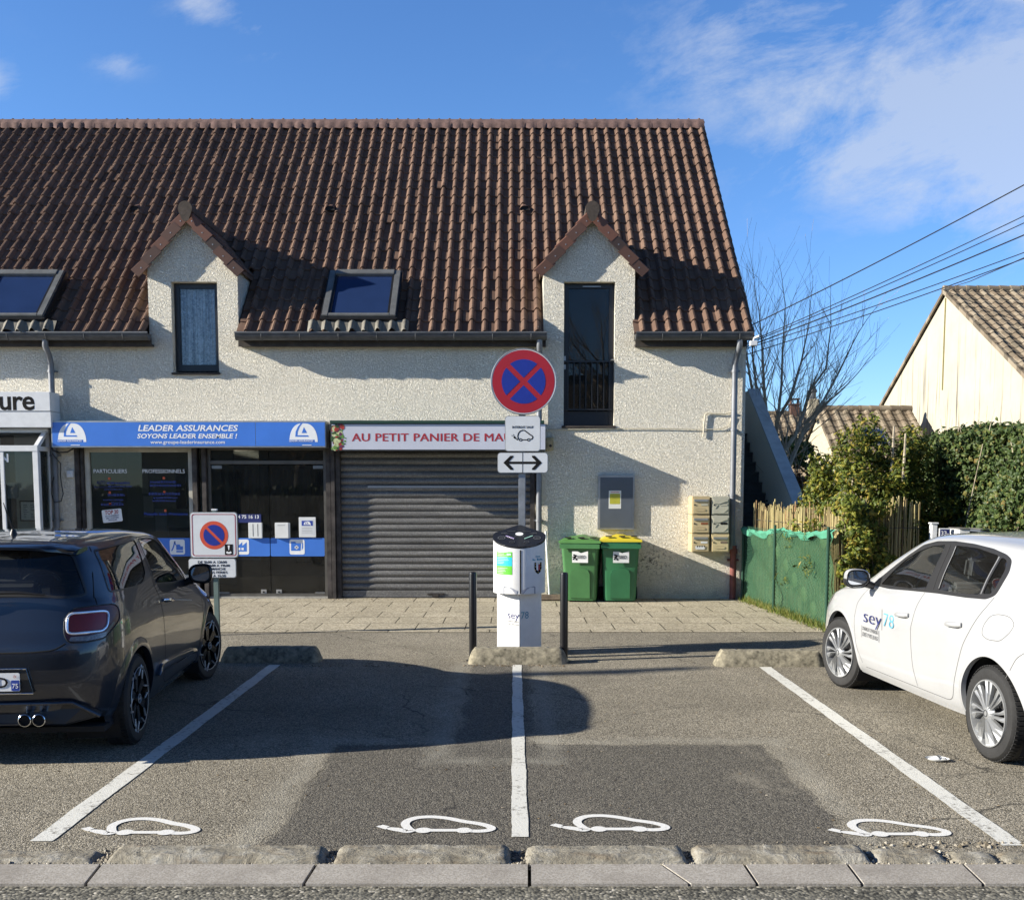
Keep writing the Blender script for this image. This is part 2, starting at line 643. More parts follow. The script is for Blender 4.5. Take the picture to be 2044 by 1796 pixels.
M['zinc'] = plain('weathered_zinc', (0.20, 0.21, 0.22), 0.45, 0.7, 0.25, 5)
M['zinc_dark'] = plain('dark_zinc', (0.085, 0.09, 0.10), 0.5, 0.5, 0.25, 6)
M['zinc_pipe'] = plain('grey_zinc_pipe', (0.17, 0.18, 0.20), 0.5, 0.35, 0.2, 5)
M['red_pipe'] = plain('red_cast_pipe', (0.17, 0.05, 0.04), 0.7, 0, 0.3)
M['lead'] = plain('dull_lead', (0.13, 0.12, 0.098), .7, 0, .35, 8)
M['wood_dark'] = plain('dark_board', (0.04, 0.032, 0.027), 0.8, 0, 0.4, 10)
M['black_frame'] = plain('black_frame', (0.013, 0.013, 0.014), 0.35, 0, 0.2)
M['alu'] = plain('aluminium', (0.42, 0.42, 0.41), 0.4, 0.75, 0.15, 6)
M['alu_grey'] = plain('grey_aluminium', (0.23, 0.235, 0.23), 0.4, 0.6, 0.2, 6)
M['steel'] = plain('galvanised_steel', (0.36, 0.38, 0.40), 0.42, 0.7, 0.2, 10)
M['chrome'] = plain('chrome', (0.75, 0.76, 0.78), 0.12, 1.0, 0.05)
M['white_paint'] = plain('white_powder_coat', (0.72, 0.72, 0.72), 0.35, 0, 0.06)
M['white_pvc'] = plain('white_frame_plastic', (0.66, 0.67, 0.68), 0.4, 0, 0.06)
M['white_sheet'] = plain('white_reflective_sheet', (0.62, 0.64, 0.66), 0.4, 0, 0.05)
M['black'] = plain('black_plastic', (0.012, 0.012, 0.013), 0.4, 0, 0.2)
M['black_print'] = plain('black_print', (0.008, 0.008, 0.009), 0.85, 0, 0.1, Specular_IOR_Level=.2)
M['rubber'] = plain('tyre_rubber', (0.017, 0.017, 0.0175), 0.75, 0, 0.25, 14, 0.2)
M['dark'] = plain('dark_lining', (0.008, 0.008, 0.009), 0.9, 0, 0.2)
M['sign_red'] = plain('sign_red', (0.33, 0.014, 0.025), 0.4, 0, 0.06)
M['sign_orange'] = plain('faded_sign_red', (0.56, 0.075, 0.035), 0.45, 0, 0.1)
M['sign_blue'] = plain('sign_blue', (0.012, 0.03, 0.26), 0.4, 0, 0.06)
M['shop_blue'] = plain('shop_blue', (0.055, 0.18, 0.60), 0.3, 0, 0.08, 1.5)
M['print_white'] = plain('white_print', (0.78, 0.79, 0.80), 0.45, 0, 0.05)
M['print_blue'] = plain('blue_print', (0.02, 0.055, 0.32), 0.5, 0, 0.1)
M['print_dim'] = plain('dim_blue_print', (0.02, 0.035, 0.16), .6, 0, .2)
M['print_navy'] = plain('navy_print', (0.012, 0.02, 0.12), 0.5, 0, 0.1)
M['print_teal'] = plain('teal_print', (0.09, 0.30, 0.42), 0.5, 0, 0.1)
M['print_red'] = plain('red_print', (0.34, 0.02, 0.03), 0.5, 0, 0.1)
M['print_orange'] = plain('orange_print', (0.6, 0.1, 0.03), 0.5, 0, 0.1)
M['paper'] = plain('paper', (0.66, 0.67, 0.66), 0.7, 0, 0.05)
M['cream_frame'] = plain('cream_painted_frame', (0.42, 0.40, 0.34), 0.5, 0, 0.2, 5)
M['bronze'] = plain('bronze_frame', (0.10, 0.095, 0.085), 0.5, 0.3, 0.2)
M['rust'] = plain('rusty_guide', (0.05, 0.043, 0.040), 0.7, 0.3, 0.7, 6, 0.3)
M['room'] = plain('room_wall', (0.36, 0.37, 0.34), 0.9, 0, 0.08, 2)
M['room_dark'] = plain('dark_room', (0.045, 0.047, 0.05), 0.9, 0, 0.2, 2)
M['blind'] = plain('vertical_blind', (0.09, 0.09, 0.085), 0.8, 0, 0.4, 2)
M['curtain'] = None
M['bin_green'] = plain('bin_green', (0.055, 0.165, 0.058), 0.4, 0, 0.12, 4)
M['bin_green_b'] = plain('bin_dark_green', (0.028, 0.145, 0.062), 0.4, 0, 0.12, 4)
M['lid_green'] = plain('lid_green', (0.08, 0.21, 0.055), 0.4, 0, 0.12, 4)
M['lid_yellow'] = plain('lid_yellow', (0.62, 0.50, 0.03), 0.4, 0, 0.08, 4)
M['panel_grey'] = plain('grey_cabinet', (0.085, 0.10, 0.125), 0.45, 0, 0.12, 3)
M['mail_tan'] = plain('tan_mailbox', (0.50, 0.40, 0.23), 0.4, 0, 0.08)
M['mail_grey'] = plain('grey_beige_mailbox', (0.43, 0.42, 0.34), 0.4, 0, 0.06)
M['concrete'] = plain('wheel_stop_concrete', (0.21, 0.19, 0.14), 0.95, 0, 0.65, 19, 0.35, 70)
M['concrete_grey'] = plain('grey_concrete', (0.32, 0.31, 0.28), 0.95, 0, 0.25, 10, 0.5, 60)
M['step'] = plain('dark_step', (0.07, 0.07, 0.065), 0.9, 0, 0.3, 6)
M['mesh_green'] = None
M['reed'] = None
M['bark'] = plain('bare_bark', (0.36, 0.31, 0.23), 0.9, 0, 0.4, 12)
M['bark_dark'] = plain('dark_twig', (0.36, 0.28, 0.20), 0.9, 0, 0.3, 12)
M['cable'] = plain('black_cable', (0.015, 0.015, 0.018), 0.6, 0, 0.1)
M['cable_light'] = plain('cream_cable', (0.5, 0.46, 0.36), 0.6, 0, 0.1)
M['wood'] = plain('weathered_wood', (0.16, 0.12, 0.085), 0.85, 0, 0.4, 7, .3)
M['rake'] = leafmat('rake_clay', [(0.0, (.04, .026, .022)), (.4, (.10, .048, .033)), (.75, (.14, .06, .04)), (1, (.08, .044, .033))], 0.0)
M['cap_dark'] = plain('lichen_dark_clay', (0.055, 0.042, 0.034), .9, 0, .4, 14, .3)
M['leaf_thuja'] = leafmat('thuja_scales', [(0.0, (0.030, 0.050, 0.010)), (0.45, (0.10, 0.135, 0.018)), (0.8, (0.20, 0.20, 0.025)), (1.0, (0.30, 0.22, 0.04))], 0.25)
M['leaf_ivy'] = leafmat('ivy_leaf', [(0.0, (0.03, 0.055, 0.016)), (0.55, (0.048, 0.078, 0.02)), (0.85, (0.09, 0.12, 0.03)), (1.0, (0.15, 0.11, 0.03))], 0.15)
M['leaf_brown'] = leafmat('brown_leaf', [(0.0, (0.07, 0.035, 0.02)), (0.6, (0.15, 0.075, 0.035)), (1.0, (0.24, 0.15, 0.07))], 0.2)
M['leaf_green'] = leafmat('shrub_leaf', [(0.0, (0.03, 0.06, 0.015)), (1.0, (0.12, 0.17, 0.04))], 0.2)
M['grass'] = leafmat('grass_blade', [(0.0, (0.06, 0.10, 0.015)), (0.6, (0.15, 0.19, 0.03)), (1.0, (0.33, 0.28, 0.10))], 0.3)
M['litter'] = leafmat('dry_debris', [(0.0, (0.05, 0.035, 0.02)), (0.6, (0.22, 0.16, 0.09)), (1.0, (0.45, 0.4, 0.32))], 0.1)
M['glass'] = glassmat('window_glass', (0.72, 0.76, 0.74), -0.015)
M['glass_dark'] = glassmat('door_glass', (0.45, 0.48, 0.48), -0.012)
M['glass_clear'] = glassmat('clear_glass', (.93, .95, .95), -.01, .01, .02)
M['glass_sky'] = plain('skylight_glass', (0.015, 0.03, 0.085), 0.08, 0.0, 0.1, 2, Specular_IOR_Level=0.6)
M['parking'] = asphalt('parking_asphalt', (0.18, 0.162, 0.128), (0.42, 0.38, 0.30),
                       ((-1.25, 1.72, 4.2, 7.25, (0.024, 0.025, 0.028), 0.03, 0.94), (-0.42, 0.13, 6.9, 10.5, (0.030, 0.032, 0.036), 0.03, 0.85)))
M['road'] = asphalt('road_asphalt', (0.09, 0.088, 0.075), (0.25, 0.235, 0.19), ((-20, 20, 3.0, 4.34, (0.028, 0.028, 0.03), 0.1, 0.8),), 70)
M['soil'] = plain('garden_soil', (0.10, 0.085, 0.055), 0.95, 0, 0.5, 4, .6, 30)


def _paving():
    b = NB('exposed_aggregate_slab')
    p = b.pos()
    br = b.n('ShaderNodeTexBrick', offset=0.5, squash=1.0)
    br.inputs['Scale'].default_value = 1.0
    br.inputs['Brick Width'].default_value = 0.62
    br.inputs['Row Height'].default_value = 0.62
    br.inputs['Mortar Size'].default_value = 0.009
    br.inputs['Mortar Smooth'].default_value = 0.3
    br.inputs['Color1'].default_value = (0.52, 0.47, 0.37, 1)
    br.inputs['Color2'].default_value = (0.60, 0.545, 0.435, 1)
    br.inputs['Mortar'].default_value = (0.07, 0.06, 0.045, 1)
    b.l(p, br.inputs['Vector'])
    vo = b.n('ShaderNodeTexVoronoi')
    vo.inputs['Scale'].default_value = 60
    b.l(p, vo.inputs['Vector'])
    sc = b.n('ShaderNodeSeparateColor')
    b.l(vo.outputs['Color'], sc.inputs[0])
    st = b.ramp(sc.outputs[0], [(0.0, (0.45, 0.42, 0.36)), (0.5, (0.8, 0.8, 0.8)), (1.0, (1.25, 1.22, 1.15))])
    c = b.mix(1.0, br.outputs['Color'], st, 'MULTIPLY')
    big = b.math('MULTIPLY_ADD', b.noise(p, 1.3, 5, .65), 2.2, -0.8, clamp=True)
    c = b.mix(big, b.mix(0.35, c, (0.12, 0.11, 0.08)), c)
    h = b.math('MULTIPLY_ADD', br.outputs['Fac'], -1.5, b.math('MULTIPLY', sc.outputs[0], 0.5))
    return b.set(c, 0.92, 0, b.bump(h, 0.7, 0.008), Specular_IOR_Level=0.2)


M['paving'] = _paving()


def _paint(name, wear=0.5, col=(0.62, 0.62, 0.58)):
    b = NB(name)
    p = b.pos()
    n = b.noise(p, 30, 5, 0.7)
    n2 = b.noise(p, 3, 4, 0.6)
    f = b.math('MULTIPLY_ADD', b.math('ADD', n, b.math('MULTIPLY', n2, .5)), 7.0, -5.6 + (0.5 - wear) * -1.6, clamp=True)
    c = b.mix(f, col, (0.20, 0.19, 0.17))
    return b.set(c, 0.75, 0, b.bump(b.noise(p, 120, 3), 0.5, 0.004))


M['road_paint'] = _paint('worn_road_paint', 0.5)
M['road_paint_fresh'] = _paint('road_paint_symbol', 0.2, (0.70, 0.70, 0.68))


def _stone():
    b = NB('weathered_kerb_stone')
    p = b.pos()
    n = b.noise(p, 6, 8, 0.7, 0.4)
    n2 = b.noise(b.scaled(p, (1.5, 6, 9)), 2.5, 6, 0.6)
    c = b.ramp(n, [(0.25, (0.10, 0.085, 0.06)), (0.5, (0.25, 0.23, 0.185)), (0.72, (0.42, 0.41, 0.375))])
    c = b.mix(b.math('MULTIPLY_ADD', n2, 3.0, -1.6, clamp=True), c, (0.17, 0.12, 0.07))
    return b.set(c, 0.9, 0, b.bump(b.math('ADD', n, n2), 1.0, 0.03))


M['stone'] = _stone()


def _slab():
    b = NB('pinkish_gutter_slab')
    p = b.pos()
    vo = b.n('ShaderNodeTexVoronoi')
    vo.inputs['Scale'].default_value = 160
    b.l(p, vo.inputs['Vector'])
    sc = b.n('ShaderNodeSeparateColor')
    b.l(vo.outputs['Color'], sc.inputs[0])
    c = b.ramp(sc.outputs[0], [(0, (0.25, .23, .20)), (0.5, (0.34, .315, .28)), (1, (0.43, .405, .37))])
    n = b.noise(p, 2.2, 6, 0.65)
    c = b.mix(b.math('MULTIPLY_ADD', n, 2.2, -0.95, clamp=True), c, (0.16, 0.14, 0.12))
    return b.set(c, 0.92, 0, b.bump(sc.outputs[0], 0.4, 0.004))


M['slab'] = _slab()


def _reed():
    b = NB('reed_canes')
    g = b.n('ShaderNodeNewGeometry')
    c = b.ramp(g.outputs['Random Per Island'], [(0.0, (0.14, 0.09, 0.045)), (0.4, (0.33, 0.27, 0.12)), (0.75, (0.48, 0.42, 0.20)), (1.0, (0.36, 0.18, 0.09))])
    n = b.noise(b.scaled(b.objc(), (40, 40, 3)), 2, 4)
    c = b.mix(b.math('MULTIPLY_ADD', n, 2, -0.8, clamp=True), c, (0.10, 0.085, 0.045))
    return b.set(c, 0.8)


M['reed'] = _reed()


def _shutter():
    b = NB('grimy_shutter_steel')
    p = b.pos()
    n = b.noise(p, 45, 4, 0.7)
    n2 = b.noise(b.scaled(p, (0.7, 1, 7)), 1.6, 5, 0.6)
    c = b.ramp(n, [(0.3, (0.10, 0.098, 0.094)), (0.55, (0.21, 0.205, 0.197)), (0.75, (0.36, 0.35, 0.33))])
    c = b.mix(b.math('MULTIPLY_ADD', n2, 2.4, -0.9, clamp=True), b.mix(0.55, c, (0.04, 0.04, 0.043)), c)
    return b.set(c, 0.55, 0.1, b.bump(n, 0.2, 0.003))


M['shutter'] = _shutter()


def _gable():
    b = NB('streaked_gable_render')
    p = b.pos()
    st = b.noise(b.scaled(p, (2.5, 2.5, 0.12)), 2.2, 5, 0.62)
    s = b.n('ShaderNodeSeparateXYZ')
    b.l(p, s.inputs[0])
    amt = b.math('MULTIPLY', b.math('SUBTRACT', 6.9, s.outputs[2]), 0.38, clamp=True)
    k = b.math('MULTIPLY', b.math('MULTIPLY_ADD', st, 9.0, -5.0, clamp=True), amt)
    n = b.noise(p, 1.2, 5, .6)
    c = b.mix(b.math('MULTIPLY_ADD', n, 2, -.6, clamp=True), (0.37, 0.342, 0.27), (0.45, 0.418, 0.335))
    c = b.mix(b.math('MULTIPLY', k, 0.92), c, (0.07, 0.066, 0.06))
    return b.set(c, 0.95, 0, b.bump(b.noise(p, 40, 3), .4, .01))


M['gable'] = _gable()


def _curtain():
    b = NB('lace_curtain')
    p = b.objc()
    n = b.noise(p, 26, 3, 0.6, 1.0)
    fold = b.noise(b.scaled(p, (9, 1, 0.4)), 2, 2)
    f = b.math('MULTIPLY_ADD', b.math('ADD', n, b.math('MULTIPLY', fold, .6)), 3.4, -2.3, clamp=True)
    c = b.mix(f, (0.34, 0.36, 0.40), (0.80, 0.82, 0.84))
    return b.set(c, 0.9)


M['curtain'] = _curtain()


def _net():
    b = NB('green_shade_net')
    p = b.objc()
    n = b.noise(p, 3, 4)
    c = b.mix(n, (0.04, 0.12, 0.055), (0.09, 0.19, 0.09))
    b.set(c, 0.8)
    tr = b.n('ShaderNodeBsdfTransparent')
    mx = b.n('ShaderNodeMixShader')
    mx.inputs[0].default_value = 0.72
    tl = b.n('ShaderNodeBsdfTranslucent')
    b.l(c, tl.inputs[0])
    m0 = b.n('ShaderNodeMixShader')
    m0.inputs[0].default_value = 0.3
    b.l(b.bsdf.outputs[0], m0.inputs[1])
    b.l(tl.outputs[0], m0.inputs[2])
    b.l(tr.outputs[0], mx.inputs[1])
    b.l(m0.outputs[0], mx.inputs[2])
    b.l(mx.outputs[0], b.out.inputs[0])
    return b.mat


M['mesh_green'] = _net()
# ------------------------------------------------------------------ ground
YF = 16.6          # plane of the shop facade


def sheet(name, x0, x1, y0, y1, z, m, nx=1, ny=1):
    mb = MB()
    mb.quad((x0, y0, z), (x1, y0, z), (x1, y1, z), (x0, y1, z))
    return tag(mb.build(name, m), kind='structure')


sheet('ground', -400, 400, -400, 600, -0.03, M['soil'])
sheet('road', -120, 120, -7.0, 4.66, -0.008, M['road'])
sheet('parking_lot', -60, 9.5, 4.84, 12.86, 0.0, M['parking'])
sheet('pavement', -60, 4.3, 12.82, 16.9, 0.006, M['paving'])

# ------------------------------------------------------------------ the shop building
bld = thing('shop_building', 'cream roughcast row building with brown tiled roof, two dormers and shops below', 'building', (-2, YF, 0))
TH = 0.28
XL, XR = -15.0, 3.55
EAVE_Y, EAVE_Z, SL = 16.39, 4.05, 0.966
RIDGE_Y = 21.12


def zr(Y):
    return EAVE_Z + SL * (Y - EAVE_Y)


DORM = [(-5.605, -4.235, -4.955), (0.435, 1.83, 1.165)]      # face left, right, apex x
D_EAVE, D_APEX = 5.10, 5.865
holes = [(-5.255, -4.55, 3.50, 4.865), (0.75, 1.53, 2.69, 4.865), (-6.83, -2.86, 0.0, 2.62), (-2.80, 0.33, 0.0, 2.66), (-15.0, -7.26, 0.0, 2.62)]


def facade():
    mb = MB()
    TOPZ = 3.97
    xs = sorted({XL, XR} | {h[0] for h in holes} | {h[1] for h in holes} | {d[0] for d in DORM} | {d[1] for d in DORM})
    zs = sorted({0.0, TOPZ, D_EAVE} | {h[2] for h in holes} | {h[3] for h in holes})
    for i in range(len(xs) - 1):
        for k in range(len(zs) - 1):
            xc, zc = (xs[i] + xs[i + 1]) / 2, (zs[k] + zs[k + 1]) / 2
            if any(h[0] < xc < h[1] and h[2] < zc < h[3] for h in holes):
                continue
            if zc > TOPZ and not any(d[0] < xc < d[1] for d in DORM):
                continue
            x0, x1, z0, z1 = xs[i], xs[i + 1], zs[k], zs[k + 1]
            mb.quad((x0, YF, z0), (x1, YF, z0), (x1, YF, z1), (x0, YF, z1))
    for (a, b, ap) in DORM:
        mb.poly([(a, YF, D_EAVE), (b, YF, D_EAVE), (ap, YF, D_APEX)])
        # cheeks
        for x in (a, b):
            yb = EAVE_Y + (D_EAVE - EAVE_Z) / SL + 0.15
            mb.poly([(x, YF, 3.9), (x, YF, D_EAVE), (x, yb, D_EAVE)])
    for (x0, x1, z0, z1) in holes:
        d = TH
        mb.quad((x0, YF, z0), (x0, YF + d, z0), (x0, YF + d, z1), (x0, YF, z1))
        mb.quad((x1, YF, z1), (x1, YF + d, z1), (x1, YF + d, z0), (x1, YF, z0))
        mb.quad((x0, YF, z1), (x0, YF + d, z1), (x1, YF + d, z1), (x1, YF, z1))
        if z0 > 0.1:
            mb.quad((x1, YF, z0), (x1, YF + d, z0), (x0, YF + d, z0), (x0, YF, z0))
    # right gable end and back
    yb = 2 * RIDGE_Y - YF
    mb.poly([(XR, YF, 0), (XR, yb, 0), (XR, yb, zr(YF) - .14), (XR, RIDGE_Y, zr(RIDGE_Y) - .14), (XR, YF, zr(YF) - .14)])
    mb.quad((XR, yb, 0), (XL, yb, 0), (XL, yb, zr(YF) - .1), (XR, yb, zr(YF) - .1))
    mb.poly([(XL, yb, 0), (XL, YF, 0), (XL, YF, zr(YF) - .14), (XL, RIDGE_Y, zr(RIDGE_Y) - .14), (XL, yb, zr(YF) - .14)])
    return mb.build('wall', M['stucco'], bld, recalc=False)


facade()

# ---- tiled roof: every tile has its roll, its step and a little scatter
TW, TL = 0.2, 0.28
CO, SI = 1 / math.hypot(1, SL), SL / math.hypot(1, SL)


def tile_profile(u):
    h = np.where(u < 0.5, 0.004 * np.cos(u / 0.5 * PI), 0)
    r = np.clip((u - 0.45) / 0.5, 0, 1)
    return h + 0.058 * np.sin(PI * r) ** 0.85


def tiles(x0, x1, eave_y, eave_z, n_rows, skip=None, w=TW, L=TL, co=CO, si=SI, nu=10, jitter=0.004):
    cols = int(round((x1 - x0) / w))
    u = np.linspace(0, 1.0, nu)
    prof = tile_profile(u)
    V, F = [], []
    nv = 0
    for j in range(n_rows):
        for i in range(cols):
            xa = x0 + i * w
            if skip and skip(xa + w / 2, j):
                continue
            jz = rng.normal(0, jitter)
            jl = rng.normal(0, jitter * 1.2)
            t0, t1 = j * L + jl, (j + 1) * L + 0.04
            pts = []
            for (t, off) in ((t0, -0.002), (t0, 0.030), (t0 + 0.02, 0.032), (t1, 0.004)):
                hh = prof + off + jz
                X = xa + u * w
                Y = eave_y + t * co - hh * si
                Z = eave_z + t * si + hh * co
                pts.append(np.stack([X, Y, Z], 1))
            V.append(np.concatenate(pts))
            for r in range(3):
                for q in range(nu - 1):
                    a = nv + r * nu + q
                    F.append((a, a + 1, a + nu + 1, a + nu))
            nv += 4 * nu
    return np.concatenate(V), F


def dorm_skip(x, j):
    y = EAVE_Y + (j + 0.5) * TL * CO
    for (a, b, ap) in DORM:
        if a - 0.02 < x < b + 0.02:
            zroof = D_EAVE + (D_APEX - D_EAVE) * (1 - abs(x - ap) / ((b - a) / 2))
            if zr(y) < max(zroof, D_EAVE) + 0.05:
                return True
    return False


NR = int(math.ceil((RIDGE_Y - EAVE_Y) / CO / TL))
v, f = tiles(-15.0, 3.6, EAVE_Y, EAVE_Z, NR, dorm_skip)
mb = MB()
mb.v, mb.f, mb.m = [tuple(p) for p in v], f, [0] * len(f)
roof = mb.build('roof', M['tile'], bld, smooth=True, recalc=False, angle=35)
# underlay, back slope, verge
mb = MB()
for (a, b) in ((-15.0, DORM[0][0]), (DORM[0][1], DORM[1][0]), (DORM[1][1], 3.58)):
    mb.quad((a, EAVE_Y + .05, zr(EAVE_Y + .05) - .02), (b, EAVE_Y + .05, zr(EAVE_Y + .05) - .02), (b, RIDGE_Y, zr(RIDGE_Y) - .02), (a, RIDGE_Y, zr(RIDGE_Y) - .02))
for d in DORM:
    mb.quad((d[0], 18.0, zr(18.0) - .02), (d[1], 18.0, zr(18.0) - .02), (d[1], RIDGE_Y, zr(RIDGE_Y) - .02), (d[0], RIDGE_Y, zr(RIDGE_Y) - .02))
mb.quad((-15, RIDGE_Y, zr(RIDGE_Y)), (3.58, RIDGE_Y, zr(RIDGE_Y)), (3.58, 2 * RIDGE_Y - EAVE_Y, EAVE_Z), (-15, 2 * RIDGE_Y - EAVE_Y, EAVE_Z))
mb.build('back_slope', M['tile'], bld, recalc=False)
mb = MB()
for j in range(NR):
    y0, y1 = EAVE_Y + j * TL * CO, EAVE_Y + (j + 1) * TL * CO + .03
    lift = 0.035
    mb.prism([(3.575, y0 - lift * SI, zr(y0) - .11), (3.575, y0 - lift * SI, zr(y0) + lift), (3.575, y1 - .01, zr(y1) + .012), (3.575, y1 - .01, zr(y1) - .11)], (0.045, 0, 0))
mb.build('verge', M['tile'], bld, recalc=True)
# ridge tiles on their mortar bed
mb = MB()
x = -15.0
k = 0
RZ = zr(RIDGE_Y) + 0.02
while x < 3.55:
    L = 0.355
    dz = rng.normal(0, .006)
    pts = []
    for (xx, rr) in ((x, .108), (x + .045, .112), (x + .05, .088), (x + L + .02, .082)):
        for a in range(9):
            an = PI * (0.02 + 0.96 * a / 8)
            pts.append((min(xx, 3.62), RIDGE_Y - rr * math.cos(an), RZ + dz + rr * math.sin(an) * .9))
    fs = []
    for r in range(3):
        for a in range(8):
            fs.append((r * 9 + a, r * 9 + a + 1, r * 9 + 10 + a, r * 9 + 9 + a))
    mb.add(pts, fs)
    x += L
mb.build('ridge_tiles', M['ridge'], bld, smooth=True, recalc=False, angle=40)
mb = MB()
xs = np.arange(-15, 3.61, 0.05)
vs, fs = [], []
for i, xx in enumerate(xs):
    d = .028 * abs(math.sin(xx / 0.2 * PI)) + .02 * rng.random()
    for (o_, zz) in ((-.16 - d, -.12 - d), (-.145 - d, -.03 - d * .6), (-.08, .05)):
        vs.append((xx, RIDGE_Y + o_, RZ + zz + .03))
for i in range(len(xs) - 1):
    for r in range(2):
        a = i * 3 + r
        fs.append((a, a + 3, a + 4, a + 1))
mb.add(vs, fs)
mb.build('mortar_bed', M['mortar'], bld, smooth=True, recalc=False)

# ---- roof vents
for (px, py) in ((272, 420), (660, 420), (1047, 420)):
    r = ray(px, py)
    t = (EAVE_Z - SL * EAVE_Y - CAM_H + .05) / (r.z - SL * r.y)
    p = Vector((0, 0, CAM_H)) + r * t
    mb = MB()
    n_ = 10
    ring0, ring1 = [], []
    for i in range(n_ + 1):
        a = PI * i / n_
        ring0.append(p + Vector((.085 * math.cos(a), -.10, .075 * math.sin(a) - .02)))
        ring1.append(p + Vector((.04 * math.cos(a), .18, .02 * math.sin(a) + .13)))
    mb.add(ring0 + ring1, [(i, i + 1, n_ + 2 + i, n_ + 1 + i) for i in range(n_)])
    o = mb.build('roof_vent', M['ridge'], bld, smooth=True, recalc=False)
    mb = MB()
    mb.poly([q + Vector((0, .02, 0)) for q in ring0])
    mb.build('vent_mouth', M['dark'], o, recalc=False)

# ---- dormers
for di, (a, b, ap) in enumerate(DORM):
    hw = (b - a) / 2
    sl = (D_APEX - D_EAVE) / hw
    mb = MB()
    ov = 0.085
    yfront = YF - 0.10
    for s in (-1, 1):
        xe = ap + s * (hw + ov)
        ze = D_APEX - sl * (hw + ov)
        yb_e = EAVE_Y + (ze - EAVE_Z) / SL
        yb_r = EAVE_Y + (D_APEX - EAVE_Z) / SL
        lo = [(ap, yfront, D_APEX + .005), (xe, yfront, ze + .005), (xe, yb_e + .1, ze + .005), (ap, yb_r + .1, D_APEX + .005)]
        up = [(x_, y_, z_ + .075) for x_, y_, z_ in lo]
        mb.add(lo + up, [(0, 1, 2, 3), (4, 7, 6, 5), (0, 4, 5, 1), (1, 5, 6, 2), (2, 6, 7, 3)])
        # courses of tiles on the slope
        nrow = 4
        for j in range(nrow):
            t0, t1 = j / nrow, (j + 1) / nrow
            x0_, x1_ = xe + (ap - xe) * t0, xe + (ap - xe) * t1
            z0_, z1_ = ze + (D_APEX - ze) * t0, ze + (D_APEX - ze) * t1
            yq0, yq1 = yfront - .03, yb_r + .1
            ncol = 11
            for q in range(ncol):
                ya = yq0 + (yq1 - yq0) * q / ncol
                yb2 = yq0 + (yq1 - yq0) * (q + 1) / ncol
                mb.add([(x0_, ya, z0_ + .085), (x0_, (ya + yb2) / 2, z0_ + .115), (x0_, yb2, z0_ + .085), (x1_, yb2, z1_ + .07), (x1_, (ya + yb2) / 2, z1_ + .095), (x1_, ya, z1_ + .07), (x0_, ya, z0_ + .07), (x0_, yb2, z0_ + .07)],
                       [(0, 1, 4, 5), (1, 2, 3, 4), (6, 7, 2, 1, 0)])
    dm = mb.build('dormer_roof', M['tile'], bld, recalc=False)
    # rake tiles: bent tiles stepping down each verge
    mb = MB()
    scr = MB()
    for s in (-1, 1):
        d = Vector((s * 1.0, 0, -sl)).normalized()
        nrm = Vector((sl * s, 0, 1.0)).normalized()
        tot = (hw + ov) / d.x * s
        nt_ = 5
        Lr = tot / nt_
        for j in range(nt_):
            p0 = Vector((ap, 0, D_APEX)) + d * (Lr * j) + nrm * 0.02
            p1 = Vector((ap, 0, D_APEX)) + d * (Lr * (j + 1) + .05) + nrm * 0.048
            y0, y1 = yfront - .035 - .004 * (j % 2), yfront + .12
            dn = -nrm * 0.125
            up = nrm * 0.036
            vs = []
            for p in (p0, p1):
                for (yy, o_) in ((y0, dn), (y0, up * .6), (y0 + .03, up), (y1, up), (y1, up - nrm * .02), (y0 + .028, -nrm * .0), (y0 + .026, dn)):
                    vs.append(Vector((p.x, yy, p.z)) + o_)
            n7 = 7
            fs = [(i, (i + 1) % n7, n7 + (i + 1) % n7, n7 + i) for i in range(n7)] + [tuple(range(n7))[::-1], tuple(range(n7, 2 * n7))]
            mb.add(vs, fs)
            pc = p0.lerp(p1, 0.55) - nrm * 0.06
            scr.lathe([(0.0, -.004), (.009, -.003), (.010, .003)], (pc.x, y0, pc.z), 'y', 10)
    k0_ = len(mb.f)
    mb.add(scr.v, scr.f, 1)
    rk = mb.build('rake_tiles', [M['rake'], M['alu']], dm, recalc=True)
    # ridge of the dormer with its end cap
    mb = MB()
    yb_r = EAVE_Y + (D_APEX + .1 - EAVE_Z) / SL
    n_ = 12
    vs = []
    for (yy, rr) in ((yfront - .075, .112), (yb_r, .105)):
        for i in range(n_ + 1):
            an = PI * (-0.12 + 1.24 * i / n_)
            vs.append((ap + rr * math.cos(an) * .95, yy, D_APEX + .045 + rr * math.sin(an)))
    mb.add(vs, [(i, i + 1, n_ + 2 + i, n_ + 1 + i) for i in range(n_)])
    cap = [vs[i] for i in range(n_ + 1)] + [(ap - .05, yfront - .075, D_APEX - .12), (ap, yfront - .075, D_APEX - .15), (ap + .05, yfront - .075, D_APEX - .12)]
    mb.poly(cap)
    mb.build('ridge_cap', M['cap_dark'], dm, smooth=True, recalc=False, angle=40)

